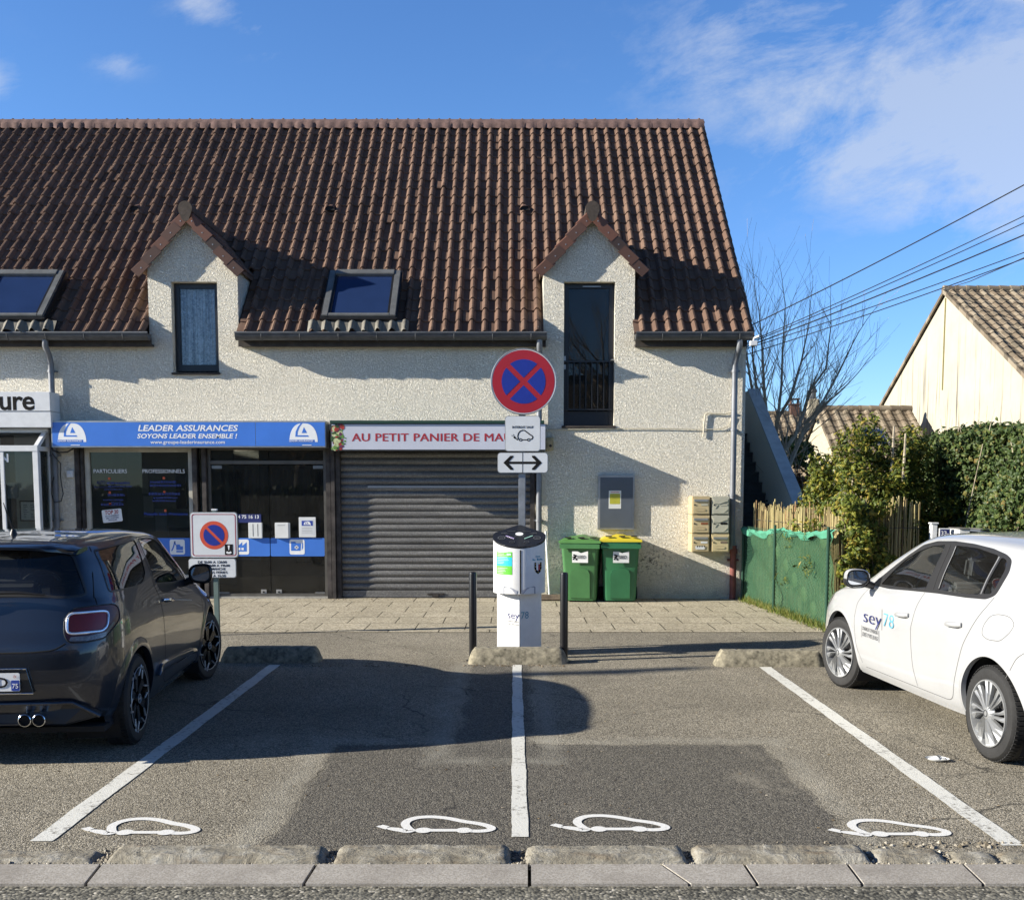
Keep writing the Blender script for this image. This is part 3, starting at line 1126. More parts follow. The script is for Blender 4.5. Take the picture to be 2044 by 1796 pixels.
# ---- gutters, fascia, downpipes
spans = [(-15.0, at(300, 670, EAVE_Y).x), (at(472, 670, EAVE_Y).x, at(1091, 670, EAVE_Y).x), (at(1268, 670, EAVE_Y).x, at(1500, 670, EAVE_Y).x)]
for gi, (xa, xb) in enumerate(spans):
    mb = MB()
    cy_, cz_, rr = EAVE_Y - 0.035, EAVE_Z + 0.0, 0.085
    n_ = 10
    sec = [(cy_ - rr - .006 + .012, cz_ + .012), (cy_ - rr - .012, cz_ + .012), (cy_ - rr - .012, cz_ - .006)]
    sec += [(cy_ - rr * math.cos(PI * i / n_), cz_ - .008 - rr * 1.08 * math.sin(PI * i / n_)) for i in range(n_ + 1)]
    vs = [(xa, y, z) for y, z in sec] + [(xb, y, z) for y, z in sec]
    k = len(sec)
    mb.add(vs, [(i, i + 1, k + i + 1, k + i) for i in range(k - 1)])
    for xe in (xa, xb):
        mb.poly([(xe, y, z) for y, z in sec[2:]])
    xx = xa + .4
    while xx < xb:
        pts = [(xx, cy_ - (rr + .006) * math.cos(PI * i / n_), cz_ - .008 - (rr + .006) * 1.08 * math.sin(PI * i / n_)) for i in range(n_ + 1)]
        mb.tube(pts, .006, 5)
        xx += 0.58
    g = mb.build('gutter', M['zinc_dark'], bld, smooth=True, angle=40)
    mb = MB()
    mb.tube([(xa, cy_ - rr - .006, cz_ + .012), (xb, cy_ - rr - .006, cz_ + .012)], .011, 8)
    mb.build('gutter_lip', M['zinc'], g, smooth=True)
    mb = MB()
    mb.box(xa + .01, min(xb - .01, 3.53), EAVE_Y + .055, EAVE_Y + .085, EAVE_Z - .175, EAVE_Z + .0)
    mb.box(xa + .012, min(xb - .012, 3.525), EAVE_Y + .087, YF - .002, EAVE_Z - .165, EAVE_Z - .135)
    mb.build('fascia', M['wood_dark'], bld)


def downpipe(x, ztop, zlow, m=M['zinc_pipe'], off=.075, kick=0.0):
    mb = MB()
    r_ = .045
    yw = YF - off
    mb.tube([(x - kick, EAVE_Y - .035, ztop), (x - kick, EAVE_Y - .035, ztop - .09), (x - kick * .5, (EAVE_Y + yw) / 2, ztop - .2), (x, yw, ztop - .34), (x, yw, ztop - .5), (x, yw, zlow)], r_, 14)
    for z in (ztop - .45, (ztop + zlow) / 2 + .25, (ztop + zlow) / 2 - .75):
        mb.lathe([(r_, -.02), (r_ + .008, -.018), (r_ + .008, .018), (r_, .02)], (x, yw, z), 'z', 14)
        mb.box(x - .075, x + .075, yw - .004, yw + .07, z - .008, z + .008)
    return mb.build('downpipe', m, bld, smooth=True, angle=40)


downpipe(at(107, 760, YF).x, EAVE_Z - .09, 0.0)
downpipe(at(1076, 800, YF).x, EAVE_Z - .09, 0.0)
pr = downpipe(at(1463, 850, YF).x, EAVE_Z - .09, .78, kick=-.03)
mb = MB()
xr_ = at(1461, 1150, YF).x
mb.tube([(xr_, YF - .075, .84), (xr_, YF - .075, .80), (xr_, YF - .075, 0.0)], [.052, .05, .05], 14)
mb.lathe([(.05, -.02), (.062, -.02), (.062, .05), (.05, .05)], (xr_, YF - .075, .74), 'z', 14)
mb.box(xr_ - .085, xr_ + .085, YF - .08, YF - .01, .60, .63)
mb.build('downpipe_foot', M['red_pipe'], bld, smooth=True, angle=40)


# ---- windows
def frame_mb(x0, x1, z0, z1, y, w, d, wb=None):
    mb = MB()
    wb = wb or w
    mb.box(x0, x0 + w, y, y + d, z0, z1)
    mb.box(x1 - w, x1, y, y + d, z0, z1)
    mb.box(x0 + w, x1 - w, y + .001, y + d - .001, z1 - w, z1)
    mb.box(x0 + w, x1 - w, y + .001, y + d - .001, z0, z0 + wb)
    return mb


# left dormer window with its lace curtain
x0, x1, z0, z1 = holes[0]
yw = YF + .13
mb = frame_mb(x0 + .01, x1 - .003, z0 + .03, z1 - .003, yw, .075, .07, .10)
mb.box(x0 + .07, x1 - .06, yw + .012, yw + .06, z0 + .095, z0 + .125)
fr = mb.build('window', M['black_frame'], bld, bev=.006)
mb = MB()
mb.box(x0 + .085, x1 - .07, yw + .03, yw + .04, z0 + .125, z1 - .078)
mb.build('pane', M['glass_clear'], fr)
mb = MB()
n_ = 60
vs = []
for i in range(n_ + 1):
    xx = x0 + .03 + (x1 - x0 - .06) * i / n_
    yy = yw + .08 + .014 * math.sin(i * 0.9) + .008 * math.sin(i * 2.3)
    vs += [(xx, yy, z0 + .03), (xx, yy, z1 - .03)]
mb.add(vs, [(2 * i, 2 * i + 2, 2 * i + 3, 2 * i + 1) for i in range(n_)])
mb.build('curtain', M['curtain'], fr, smooth=True, recalc=False)
mb = MB()
mb.box(x0 - .02, x1 + .02, YF - .035, YF + .13, z0 - .035, z0 - .002)
mb.build('window_sill', M['wood_dark'], fr, bev=.004)
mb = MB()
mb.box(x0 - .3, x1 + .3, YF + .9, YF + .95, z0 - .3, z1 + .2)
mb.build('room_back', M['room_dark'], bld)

# french window with a railing
x0, x1, z0, z1 = holes[1]
mb = frame_mb(x0 + .004, x1 - .004, z0 + .01, z1 - .004, yw, .075, .07, .22)
mb.box(x0 + .3, x0 + .56, yw - .012, yw + .002, z1 - .062, z1 - .04)
fr = mb.build('french_window', M['black_frame'], bld, bev=.005)
mb = MB()
mb.box(x0 + .08, x1 - .08, yw + .03, yw + .04, z0 + .23, z1 - .08)
mb.build('pane', M['glass_dark'], fr)
mb = MB()
mb.box(x0 + .29, x0 + .57, yw - .02, yw - .013, z1 - .058, z1 - .044)
mb.build('trickle_vent', M['alu'], fr)
mb = MB()
yr_ = YF + .055
zr0, zr1 = z0 + .24, z0 + .97
mb.box(x0 + .002, x1 - .002, yr_ - .012, yr_ + .012, zr1, zr1 + .025)
mb.box(x0 + .002, x1 - .002, yr_ - .01, yr_ + .01, zr0, zr0 + .02)
for i in range(8):
    xx = x0 + .07 + (x1 - x0 - .14) * i / 7
    mb.box(xx - .008, xx + .008, yr_ - .008, yr_ + .008, zr0, zr1)
mb.build('railing', M['black_frame'], fr)
for zz in (z0 + 1.0, z0 + .87):
    mb = MB()
    mb.box(x0 + .008, x0 + .034, yw - .03, yw, zz, zz + .07)
    mb.build('hinge', M['alu'], fr)
mb = MB()
mb.tube([(x1 - .06, yr_ - .02, zr1 + .03), (x1 - .02, yr_ - .03, zr1 + .035), (x1 + .03, yr_ - .03, zr1 + .01)], .012, 8)
mb.build('rail_fixing', M['alu'], fr, smooth=True)
mb = MB()
mb.box(x0 - .03, x1 + .02, YF - .03, YF + .13, z0 - .04, z0)
mb.build('window_sill', M['wood_dark'], fr, bev=.004)
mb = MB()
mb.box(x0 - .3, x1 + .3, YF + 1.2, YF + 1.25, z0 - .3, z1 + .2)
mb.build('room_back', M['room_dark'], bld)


# ---- skylights lying in the roof
def on_roof(px, py, off):
    r = ray(px, py)
    k = EAVE_Z - SL * EAVE_Y + off / CO
    t = (k - CAM_H) / (r.z - SL * r.y)
    return Vector((0, 0, CAM_H)) + r * t


def skylight(pxl, pxr):
    tl, tr = on_roof(pxl[0], 546, .155), on_roof(pxr[0], 546, .155)
    bl = on_roof(pxl[1], 636, .155)
    xa, xb = (tl.x + bl.x) / 2, on_roof(pxr[1], 590, .10).x
    sv = Vector((0, CO, SI))
    nv_ = Vector((0, -SI, CO))
    base = Vector((0, bl.y, bl.z)) - nv_ * .045
    hgt = (tl - bl).length if abs(tl.x - bl.x) < .2 else math.hypot(tl.y - bl.y, tl.z - bl.z)
    ex = Vector((1, 0, 0))

    def bx(mb, x0, x1, s0, s1, n0, n1):
        c = base + ex * ((x0 + x1) / 2) + sv * ((s0 + s1) / 2) + nv_ * ((n0 + n1) / 2)
        mb.obox(c, ex, sv, nv_, (x1 - x0) / 2, (s1 - s0) / 2, (n1 - n0) / 2)
    mb = MB()
    w = .095
    bx(mb, xa, xa + w, 0, hgt, 0, .11)
    bx(mb, xb - w, xb, 0, hgt, 0, .11)
    bx(mb, xa + w, xb - w, 0, w * .7, 0, .108)
    bx(mb, xa + w, xb - w, hgt - w * 1.3, hgt, 0, .125)
    fr = mb.build('skylight', M['alu_grey'], bld, bev=.008)
    mb = MB()
    bx(mb, xa + w, xa + w + .035, w * .7, hgt - w * 1.3, .04, .093)
    bx(mb, xb - w - .035, xb - w, w * .7, hgt - w * 1.3, .04, .093)
    bx(mb, xa - .025, xa - .002, -.04, hgt + .03, 0.0, .075)
    bx(mb, xb + .002, xb + .025, -.04, hgt + .03, 0.0, .075)
    bx(mb, xa - .002, xb + .002, -.05, -.004, 0.0, .075)
    mb.build('sash', M['black_frame'], fr)
    mb = MB()
    bx(mb, xa + w + .03, xb - w - .03, w * .7, hgt - w * 1.3, .055, .07)
    mb.build('pane', M['glass_sky'], fr)
    # lead apron dressed over the tiles below
    mb = MB()
    nn = int((xb - xa + .4) / .02)
    vs = []
    for i in range(nn + 1):
        xx = xa - .2 + (xb - xa + .4) * i / nn
        u_ = np.array([((xx + 15.0) / TW) % 1.0])
        h = float(tile_profile(u_)[0]) - .008
        edge = .02 * math.sin(xx * 23) + .015 * math.sin(xx * 51)
        for (s_, n_) in ((-.24 + edge, h - .006), (-.23 + edge, h + .004), (-.03, h * .5 + .04)):
            vs.append(base + ex * xx + sv * s_ + nv_ * (n_ - .005))
    mb.add(vs, [(i * 3 + r, i * 3 + 3 + r, i * 3 + 4 + r, i * 3 + 1 + r) for i in range(nn) for r in range(2)])
    mb.build('flashing', M['lead'], fr, smooth=True, recalc=False)


skylight((655, 648), (802, 797))
skylight((-27, -42), (128, 115))

# ---- roller shutter
sx0, sx1 = -2.72, 0.245
mb = MB()
ys = YF + .12
nsl = 21
zb, zt = 0.13, 2.30
pitch = (zt - zb) / nsl
sec = []
for i in range(nsl):
    for k in range(7):
        a = k / 7
        sec.append((ys - .030 * math.sin(PI * a) ** .8 + (.004 if k == 0 else 0), zb + (i + a) * pitch))
sec.append((ys, zt))
sec += [(ys, 2.6)]
n_ = len(sec)
xs = np.linspace(sx0, sx1, 9)
vs = [(float(x), y, z) for x in xs for y, z in sec]
mb.add(vs, [(c * n_ + i, (c + 1) * n_ + i, (c + 1) * n_ + i + 1, c * n_ + i + 1) for c in range(8) for i in range(n_ - 1)])
sh = mb.build('roller_shutter', M['shutter'], bld, smooth=True, recalc=False, angle=30)
mb = MB()
mb.box(sx0, sx1, ys - .04, ys + .01, .015, .125)
mb.box(sx0, sx1, ys - .05, ys - .04, .02, .035)
mb.build('bottom_bar', M['shutter'], sh, bev=.004)
mb = MB()
mb.box(-1.38, -1.12, ys - .06, ys - .04, .055, .085)
mb.box(-1.30, -1.20, ys - .075, ys - .055, .02, .07)
mb.build('lock_hasp', M['rust'], sh, bev=.004)
for (xa, xb, q_) in ((-2.86, -2.795, 0), (-2.79, -2.715, .03), (sx1 - .01, sx1 + .065, 0)):
    mb = MB()
    mb.box(xa, xb, YF - .02 + q_, YF + .16, 0.0, 2.5)
    mb.build('guide_rail', M['rust'], sh, bev=.006)
mb = MB()
mb.box(-2.3, 0.1, ys - .032, ys - .028, 1.735, 1.765)
mb.build('worn_strip', M['alu'], sh)
mb = MB()
mb.box(sx0, sx1, YF + .2, YF + .22, 0, 2.6)
mb.build('shop_back', M['dark'], bld)

# ---- shopfront of the insurance office
yg = YF + .10
gx0, gx1, gmid0, gmid1 = -6.60, -5.04, -5.02, -4.80
mb = MB()
mb.box(-6.83, -6.755, YF - .01, YF + .13, 0, 2.5)
mb.box(-6.75, -6.70, YF + .02, YF + .14, 0, 2.5)
mb.box(-5.01, -4.93, YF - .01, YF + .14, 0, 2.5)
mb.box(-4.86, -4.79, YF - .01, YF + .14, 0, 2.5)
mb.box(-2.935, -2.862, YF - .01, YF + .14, 0, 2.5)
mb.box(-6.695, -5.012, YF + .0, YF + .05, 2.36, 2.5)
mb.box(-4.788, -2.937, YF + .0, YF + .05, 2.36, 2.5)
sf = mb.build('shopfront', M['rust'], bld, bev=.006)
mb = frame_mb(-6.698, -5.013, .30, 2.36, YF + .06, .075, .06)
mb.build('shop_window_frame', M['cream_frame'], sf, bev=.006)
mb = MB()
mb.box(-6.70, -5.012, YF + .03, YF + .13, 0, .30)
mb.build('stall_riser', M['concrete_grey'], sf)
pane = MB()
pane.box(-6.62, -5.09, yg, yg + .008, .37, 2.29)
shop_pane = pane.build('shop_window_pane', M['glass'], sf)
mb = frame_mb(-4.785, -2.94, .035, 2.36, YF + .06, .045, .06)
mb.box(-4.74, -2.985, YF + .055, YF + .115, 2.10, 2.155)
mb.build('door_frame', M['bronze'], sf, bev=.004)
mb = MB()
xm = (-4.74 - 2.985) / 2 + .02
for (xa, xb) in ((-4.735, xm - .004), (xm + .004, -2.99)):
    mb.box(xa, xb, yg, yg + .01, .09, 2.09)
    mb.box(xa, xb, yg, yg + .008, 2.16, 2.31)
door_pane = mb.build('glass_door', M['glass_dark'], sf)
for (xa, xb, za, zb_) in ((-4.73, -4.57, 2.03, 2.08), (-3.15, -2.995, 2.03, 2.08), (-4.66, -4.5, .06, .10), (-3.15, -2.995, .06, .10)):
    mb = MB()
    mb.box(xa, xb, yg - .012, yg - .002, za, zb_)
    mb.build('pivot_fitting', M['alu_grey'], sf, bev=.003)
for xa in (xm - .16, xm + .08):
    mb = MB()
    mb.box(xa, xa + .09, yg - .015, yg - .001, .065, .14)
    lk = mb.build('door_lock', M['alu'], sf, bev=.004)
    mb = MB()
    mb.lathe([(0, -.006), (.016, -.006), (.016, .002)], (xa + .045, yg - .015, .10), 'y', 14)
    mb.build('lock_cylinder', M['black'], lk)
mb = MB()
mb.box(-4.79, -2.93, YF + .03, YF + .2, 0, .035)
mb.build('threshold', M['concrete_grey'], sf)

# interior seen through the glass
mb = MB()
mb.box(-6.9, -5.0, YF + 2.4, YF + 2.45, 0, 2.7)
mb.box(-6.95, -6.9, YF + .3, YF + 2.45, 0, 2.7)
mb.box(-6.9, -2.85, YF + .3, YF + 4.5, 2.66, 2.7)
mb.build('office_wall', M['room'], bld)
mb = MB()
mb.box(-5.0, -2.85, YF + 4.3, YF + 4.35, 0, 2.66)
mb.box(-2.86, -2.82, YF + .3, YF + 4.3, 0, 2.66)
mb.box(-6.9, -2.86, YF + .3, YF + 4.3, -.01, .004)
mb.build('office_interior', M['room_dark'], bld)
mb = MB()
for i in range(14):
    xx = -4.7 + i * .125
    mb.quad((xx, YF + .5, 1.3), (xx + .05, YF + .55, 1.3), (xx + .05, YF + .55, 2.02), (xx, YF + .5, 2.02))
for i in range(6):
    xx = -3.6 + i * .1
    mb.quad((xx, YF + .9, .5), (xx + .05, YF + .94, .5), (xx + .05, YF + .94, 1.6), (xx, YF + .9, 1.6))
mb.build('vertical_blind', M['blind'], bld, recalc=False)
mb = MB()
mb.box(-6.1, -5.15, YF + .9, YF + 1.6, .70, .74)
mb.box(-6.05, -6.0, YF + .95, YF + 1.55, 0, .70)
mb.box(-5.25, -5.2, YF + .95, YF + 1.55, 0, .70)
mb.box(-5.72, -5.22, YF + 1.0, YF + 1.06, .86, 1.08)
mb.build('office_desk', M['room_dark'], bld, bev=.006)
for (xa, xb, za, zb_) in ((-6.62, -6.5, 1.62, 2.0), (-6.6, -6.43, 1.2, 1.58), (-6.4, -6.2, .95, 1.35)):
    mb = MB()
    mb.box(xa, xb, YF + 2.36, YF + 2.39, za, zb_)
    mb.build('pinned_sheet', M['paper'], bld)
mb = MB()
mb.box(-6.02, -5.83, YF + 2.36, YF + 2.39, 1.35, 2.05)
mb.build('wall_poster', M['black_print'], bld)

# lettering on the glass
yl = yg - .006
text('PARTICULIERS', .085, at(220, 944, yl), M['print_white'], shop_pane, weight=.006, width=.52)
text('PROFESSIONNELS', .085, at(326.5, 944, yl), M['print_white'], shop_pane, weight=.006, width=.66)
for (s, px, py, w_, h_) in (('AUTO', 202, 966, .14, .075), ('Bon conducteur', 207, 973.5, .30, .045)):
    text(s, h_, at(px, py, yl), M['print_navy'], shop_pane, width=w_, weight=.01)
mb = MB()
for (px, py, wpx, hpx) in ((236, 966, 46, 5), (240, 972, 48, 3.5), (226, 978, 36, 3), (232, 990, 34, 5), (226, 999, 40, 3.5), (224, 1009, 44, 5), (232, 1004, 20, 3),
                           (326, 964, 52, 5), (330, 971, 62, 5), (328, 988, 62, 6), (330, 995, 48, 4), (328, 1001, 48, 4)):
    a = at(px - wpx / 2, py, yl)
    b_ = at(px + wpx / 2, py - hpx, yl)
    xx = a.x
    while xx < b_.x:
        w_ = rng.uniform(.02, .06)
        mb.box(xx, min(xx + w_, b_.x), yl - .001, yl, a.z, b_.z - rng.uniform(0, .012))
        xx += w_ + .009
mb.build('line_lettering', M['print_dim'], shop_pane)
text('Mutuelle Santé /Prévoyance', .062, at(331, 1028, yl), M['print_blue'], shop_pane, weight=.012, width=.68)
mb = MB()
for (px, py) in ((218, 955), (219, 983), (220, 1006), (327, 954), (328, 982), (330, 1019)):
    p = at(px, py, yl)
    mb.box(p.x - .018, p.x + .018, yl - .001, yl, p.z - .018, p.z + .018)
mb.build('red_bullets', M['print_orange'], shop_pane)
# blue band with pictograms
mb = MB()
zb0, zb1 = at(500, 1110, yl).z, at(500, 1073.5, yl).z
bands = MB()
for (xa, xb) in ((-6.62, -5.09), (-4.735, xm - .006), (xm + .006, -2.99)):
    bands.prism([(x_, yl - .001, z_) for x_, z_ in rounded(xa, xb, zb0, zb1, .02)], (0, .0015, 0))
bd = bands.build('blue_band', M['shop_blue'], sf)


def pict(px, kind, parent):
    c = at(px, 1091.5, yl - .002)
    h = .118
    m1, m2 = MB(), MB()
    m1.prism([(c.x + x_, yl - .0025, c.z + z_) for x_, z_ in rounded(-h, h, -h, h, .03)], (0, .001, 0))
    o = m1.build('pictogram_tile', M['print_white'], parent)
    yy = yl - .0035

    def P2(pts):
        m2.prism([(c.x + x_ * h, yy, c.z + z_ * h) for x_, z_ in pts], (0, .0006, 0))
    if kind == 'factory':
        P2([(-.7, -.6), (.7, -.6), (.7, .65), (.1, .15), (.1, .65), (-.5, .1), (-.7, .1)])
    elif kind == 'folder':
        P2([(-.8, -.5), (.45, -.5), (.55, .5), (-.1, .5), (-.25, .7), (-.8, .7)])
        P2([(.6, -.45), (.8, -.1), (.8, .55), (.68, .55)])
    else:
        P2([(-.15, -.7), (.75, -.7), (.75, -.5), (-.15, -.5)])
        P2([(-.15, -.4), (.75, -.4), (.75, .1), (.45, .1), (.3, .35), (.0, .35), (-.15, 0)])
        P2([(-.7, -.55), (-.5, -.2), (-.2, .75), (-.35, .8), (-.65, -.1), (-.85, -.5)])
        P2([(-.35, .8), (.0, .1), (-.05, -.1), (-.42, .6)])
    m2.build('pictogram', M['shop_blue'], parent)
    if kind == 'folder':
        m3 = MB()
        for (a_, b_, d_, e_) in ((-.32, .18, -.1, .1), (-.17, .03, -.25, .25)):
            m3.prism([(c.x + x_ * h, yy - .001, c.z + z_ * h) for x_, z_ in ((a_, d_ - .05), (b_, d_ - .05), (b_, e_ - .05), (a_, e_ - .05))], (0, .0005, 0))
        m3.build('pictogram_cross', M['print_white'], parent)
    if kind == 'factory':
        m3 = MB()
        for a_ in (-.45, .0):
            m3.prism([(c.x + x_ * h, yy - .001, c.z + z_ * h) for x_, z_ in ((a_, -.4), (a_ + .3, -.4), (a_ + .3, -.1), (a_, -.1))], (0, .0005, 0))
        m3.build('pictogram_windows', M['print_white'], parent)


pict(354, 'digger', bd)
pict(482, 'factory', bd)
pict(593, 'folder', bd)
text('4 75 16 13', .075, at(496, 1034.5, yl), M['print_white'], door_pane, weight=.015, width=.33)
mb = MB()
a, b_ = at(462, 1043, yl), at(521, 1026, yl)
mb.box(a.x, b_.x, yl + .0005, yl + .0012, a.z, b_.z)
mb.build('number_strip', M['print_navy'], door_pane)
# TOP 20 sticker, slightly tilted
c = at(224, 1029, yl)
tp = thing('window_sticker', 'tilted white TOP 20 sticker on the office window above the black car', 'sticker', (c.x, yl - .001, c.z))
rot = math.radians(6)


def rr_(x_, z_):
    return (c.x + x_ * math.cos(rot) - z_ * math.sin(rot), c.z + x_ * math.sin(rot) + z_ * math.cos(rot))


mb = MB()
mb.prism([(rr_(x_, z_)[0], yl - .002, rr_(x_, z_)[1]) for x_, z_ in rounded(-.155, .155, -.10, .10, .02)], (0, .001, 0))
mb.build('sticker_sheet', M['print_white'], tp)
q = rr_(-.005, .025)
text('TOP 20', .085, (q[0], yl - .003, q[1]), M['print_red'], tp, rot=(PI / 2, -rot, 0), weight=.025, shear=.15, width=.21)
for k, s in enumerate(('AU CLASSEMENT', 'DES COURTIERS', 'FRANÇAIS')):
    q = rr_(0, -.012 - k * .033)
    text(s, .032, (q[0], yl - .003, q[1]), M['print_navy'], tp, rot=(PI / 2, -rot, 0), weight=.02, width=(.22, .2, .13)[k])

# papers on the door glass
pp = thing('paper_holder', 'white leaflet holder with two dark slits on left door leaf', 'leaflet holder', tuple(at(510, 1073, yl)))
a, b_ = at(496, 1074, yl - .05), at(525, 1043, yl - .05)
mb = MB()
mb.box(a.x, b_.x - .02, yl - .05, yl - .002, a.z, b_.z)
mb.build('holder', M['paper'], pp, bev=.004)
mb = MB()
for k in (.3, .62):
    xx = a.x + (b_.x - a.x) * k
    mb.box(xx, xx + .007, yl - .0515, yl - .0495, a.z + .03, b_.z - .02)
mb.build('slit', M['black_print'], pp)
pp = thing('paper_holder', 'plain white letter box fixed on right door leaf', 'letter box', tuple(at(564, 1073, yl)))
a, b_ = at(549, 1074, yl - .05), at(578, 1043, yl - .05)
mb = MB()
mb.box(a.x, b_.x - .02, yl - .05, yl - .002, a.z, b_.z)
mb.box(b_.x - .018, b_.x, yl - .045, yl - .002, a.z + .004, b_.z - .004)
mb.build('holder', M['paper'], pp, bev=.004)
mb = MB()
mb.box(a.x + .04, b_.x - .07, yl - .0515, yl - .0498, b_.z - .045, b_.z - .038)
mb.build('slot', M['zinc'], pp)
pp = thing('door_notice', 'framed opening notice with blue emblem on right door leaf', 'notice', tuple(at(613, 1070, yl)))
a, b_ = at(597, 1072, yl - .02), at(630, 1032, yl - .02)
mb = MB()
mb.box(a.x, b_.x, yl - .022, yl - .002, a.z, b_.z)
mb.build('notice_frame', M['white_pvc'], pp, bev=.003)
mb = MB()
mb.box(a.x + .03, b_.x - .03, yl - .0235, yl - .0222, a.z + .03, b_.z - .03)
mb.build('notice_sheet', M['white_sheet'], pp)
mb = MB()
mb.box(a.x + .045, b_.x - .045, yl - .0245, yl - .0237, b_.z - .135, b_.z - .055)
mb.build('notice_header', M['print_blue'], pp)
mb = MB()
for k in range(4):
    mb.box(a.x + .045, b_.x - .05, yl - .0245, yl - .0237, b_.z - .17 - k * .025, b_.z - .166 - k * .025)
mb.build('notice_lines', M['zinc'], pp)


def emblem(cx, z0, w, h, y, parent, white=M['print_white'], blue=M['shop_blue']):
    """white half dome cut by a sweeping L and an A."""
    m1, m2 = MB(), MB()
    n = 14
    left = [(-.5 * math.cos(PI / 2 * i / n) ** 0.75, math.sin(PI / 2 * i / n)) for i in range(n + 1)]
    right = [(.5 * math.sin(PI / 2 * i / n) ** 0.75 if i else 0, math.cos(PI / 2 * i / n)) for i in range(1, n + 1)]
    dome = [(-.5, 0.12)] + left[2:] + right + [(.46, 0), (.40, 0), (.40, .12)]

    def put(mb, pts, yy):
        mb.prism([(cx + a_ * w, yy, z0 + b_ * h) for a_, b_ in pts], (0, .0008, 0))
    put(m1, dome, y)
    m1.build('emblem', white, parent)
    sw = [(-.02, 1.02), (-.13, .80), (-.20, .55), (-.21, .36), (.02, .36), (.02, .28), (-.29, .28), (-.275, .55), (-.19, .83), (-.08, 1.02)]
    put(m2, sw, y - .001)
    put(m2, [(.02, .80), (-.06, .48), (.13, .48)], y - .001)
    put(m2, [(.02, .36), (.02, .28), (.2, .28), (.16, .36)], y - .001)
    m2.build('emblem_cut', blue, parent)


emblem((a.x + b_.x) / 2, b_.z - .125, .11, .06, yl - .0255, pp, blue=M['print_blue'])

# ------------------------------------------------------------------ shop signs
ysn = YF - .30
a, b_ = at(103, 893, ysn), at(650, 840, ysn)
sg = thing('shop_sign', 'long blue illuminated box sign of the insurance office, LEADER ASSURANCES', 'shop sign', ((a.x + b_.x) / 2, ysn, a.z))
mb = MB()
mb.box(a.x, b_.x, ysn, YF - .01, a.z, b_.z)
mb.build('casing', M['alu'], sg, bev=.006)
mb = MB()
split = at(510, 860, ysn).x
mb.box(a.x + .02, split - .004, ysn - .004, ysn - .0005, a.z + .022, b_.z - .022)
mb.box(split + .004, b_.x - .015, ysn - .004, ysn - .0005, a.z + .022, b_.z - .022)
mb.build('sign_face', M['shop_blue'], sg)
yt = ysn - .0055
text('LEADER ASSURANCES', .125, at(374, 860, yt), M['print_white'], sg, weight=.02, shear=.2, width=1.52)
text('SOYONS LEADER ENSEMBLE !', .095, at(373, 874.5, yt), M['print_white'], sg, weight=.022, shear=.2, width=1.52)
text('www.groupe-leaderinsurance.com', .075, at(375, 885.5, yt), M['print_white'], sg, weight=.008, width=1.13)
for px in (144, 606):
    p = at(px, 882, yt)
    emblem(p.x, p.z, .43, .28, yt, sg)
    q = at(px - 5, 881.5, yt - .003)
    text('LEADER ASSURANCES', .036, (q.x, q.y, q.z), M['print_white'], sg, weight=.012, width=.36)
    mb = MB()
    q = at(px, 889, yt)
    mb.box(q.x - .02, q.x + .12, yt - .001, yt, q.z, q.z + .01)
    mb.build('small_print', M['print_white'], sg)

yb_ = YF - .46
a, b_ = at(661, 899, yb_), at(1089, 846, yb_)
sg = thing('shop_sign', 'white box sign of the grocery, AU PETIT PANIER DE MAUL, above the shutter', 'shop sign', ((a.x + b_.x) / 2, yb_, a.z))
mb = MB()
mb.box(a.x, b_.x, yb_, YF - .01, a.z, b_.z)
mb.build('casing', M['zinc_dark'], sg, bev=.005)
mb = MB()
mb.box(a.x - .01, b_.x - .02, yb_ - .03, YF - .01, b_.z + .004, b_.z + .05)
mb.build('top_rail', plain('dark_green_rail', (0.012, 0.045, 0.03), .5), sg, bev=.006)
mb = MB()
mb.box(a.x + .015, b_.x - .004, yb_ - .004, yb_ - .0005, a.z + .014, b_.z - .006)
mb.build('sign_face', plain('sign_white_face', (0.50, 0.52, 0.60), .35, 0, .06, 1.2), sg)
yt = yb_ - .0055
for q_ in (0, .007):
    text('AU PETIT PANIER DE MAUL', .165, at(702, 880.5, yt - q_ * .1) + Vector((q_, 0, q_ * .4)), M['print_red'], sg, align='LEFT', width=2.52, space=1.05)
cols = [plain('veg_green', (.10, .22, .04), .5, 0, .4, 30), plain('veg_dark', (.03, .07, .02), .5, 0, .4, 30), plain('veg_red', (.30, .03, .02), .5, 0, .4, 30),
        plain('veg_pale', (.45, .48, .25), .5, 0, .4, 30), plain('veg_purple', (.10, .02, .06), .5, 0, .3, 30)]
mb = MB()
for i in range(90):
    t_ = rng.random()
    px = 665 + abs(rng.normal(0, 11)) * (1 if rng.random() < .9 else 1.8)
    py = 849 + t_ * 46
    if px > 694:
        continue
    p = at(px, py, yt - .0002 * i / 10)
    r_ = rng.uniform(.012, .05) * (1 if px < 684 else .5)
    an = rng.random() * PI
    u_, w_ = Vector((math.cos(an), 0, math.sin(an))), Vector((-math.sin(an), 0, math.cos(an)))
    mb.disc(p, u_, w_, r_, 9, int(rng.integers(0, 5)), r_ * rng.uniform(.5, 1))
mb.build('vegetable_print', cols, sg, recalc=False)

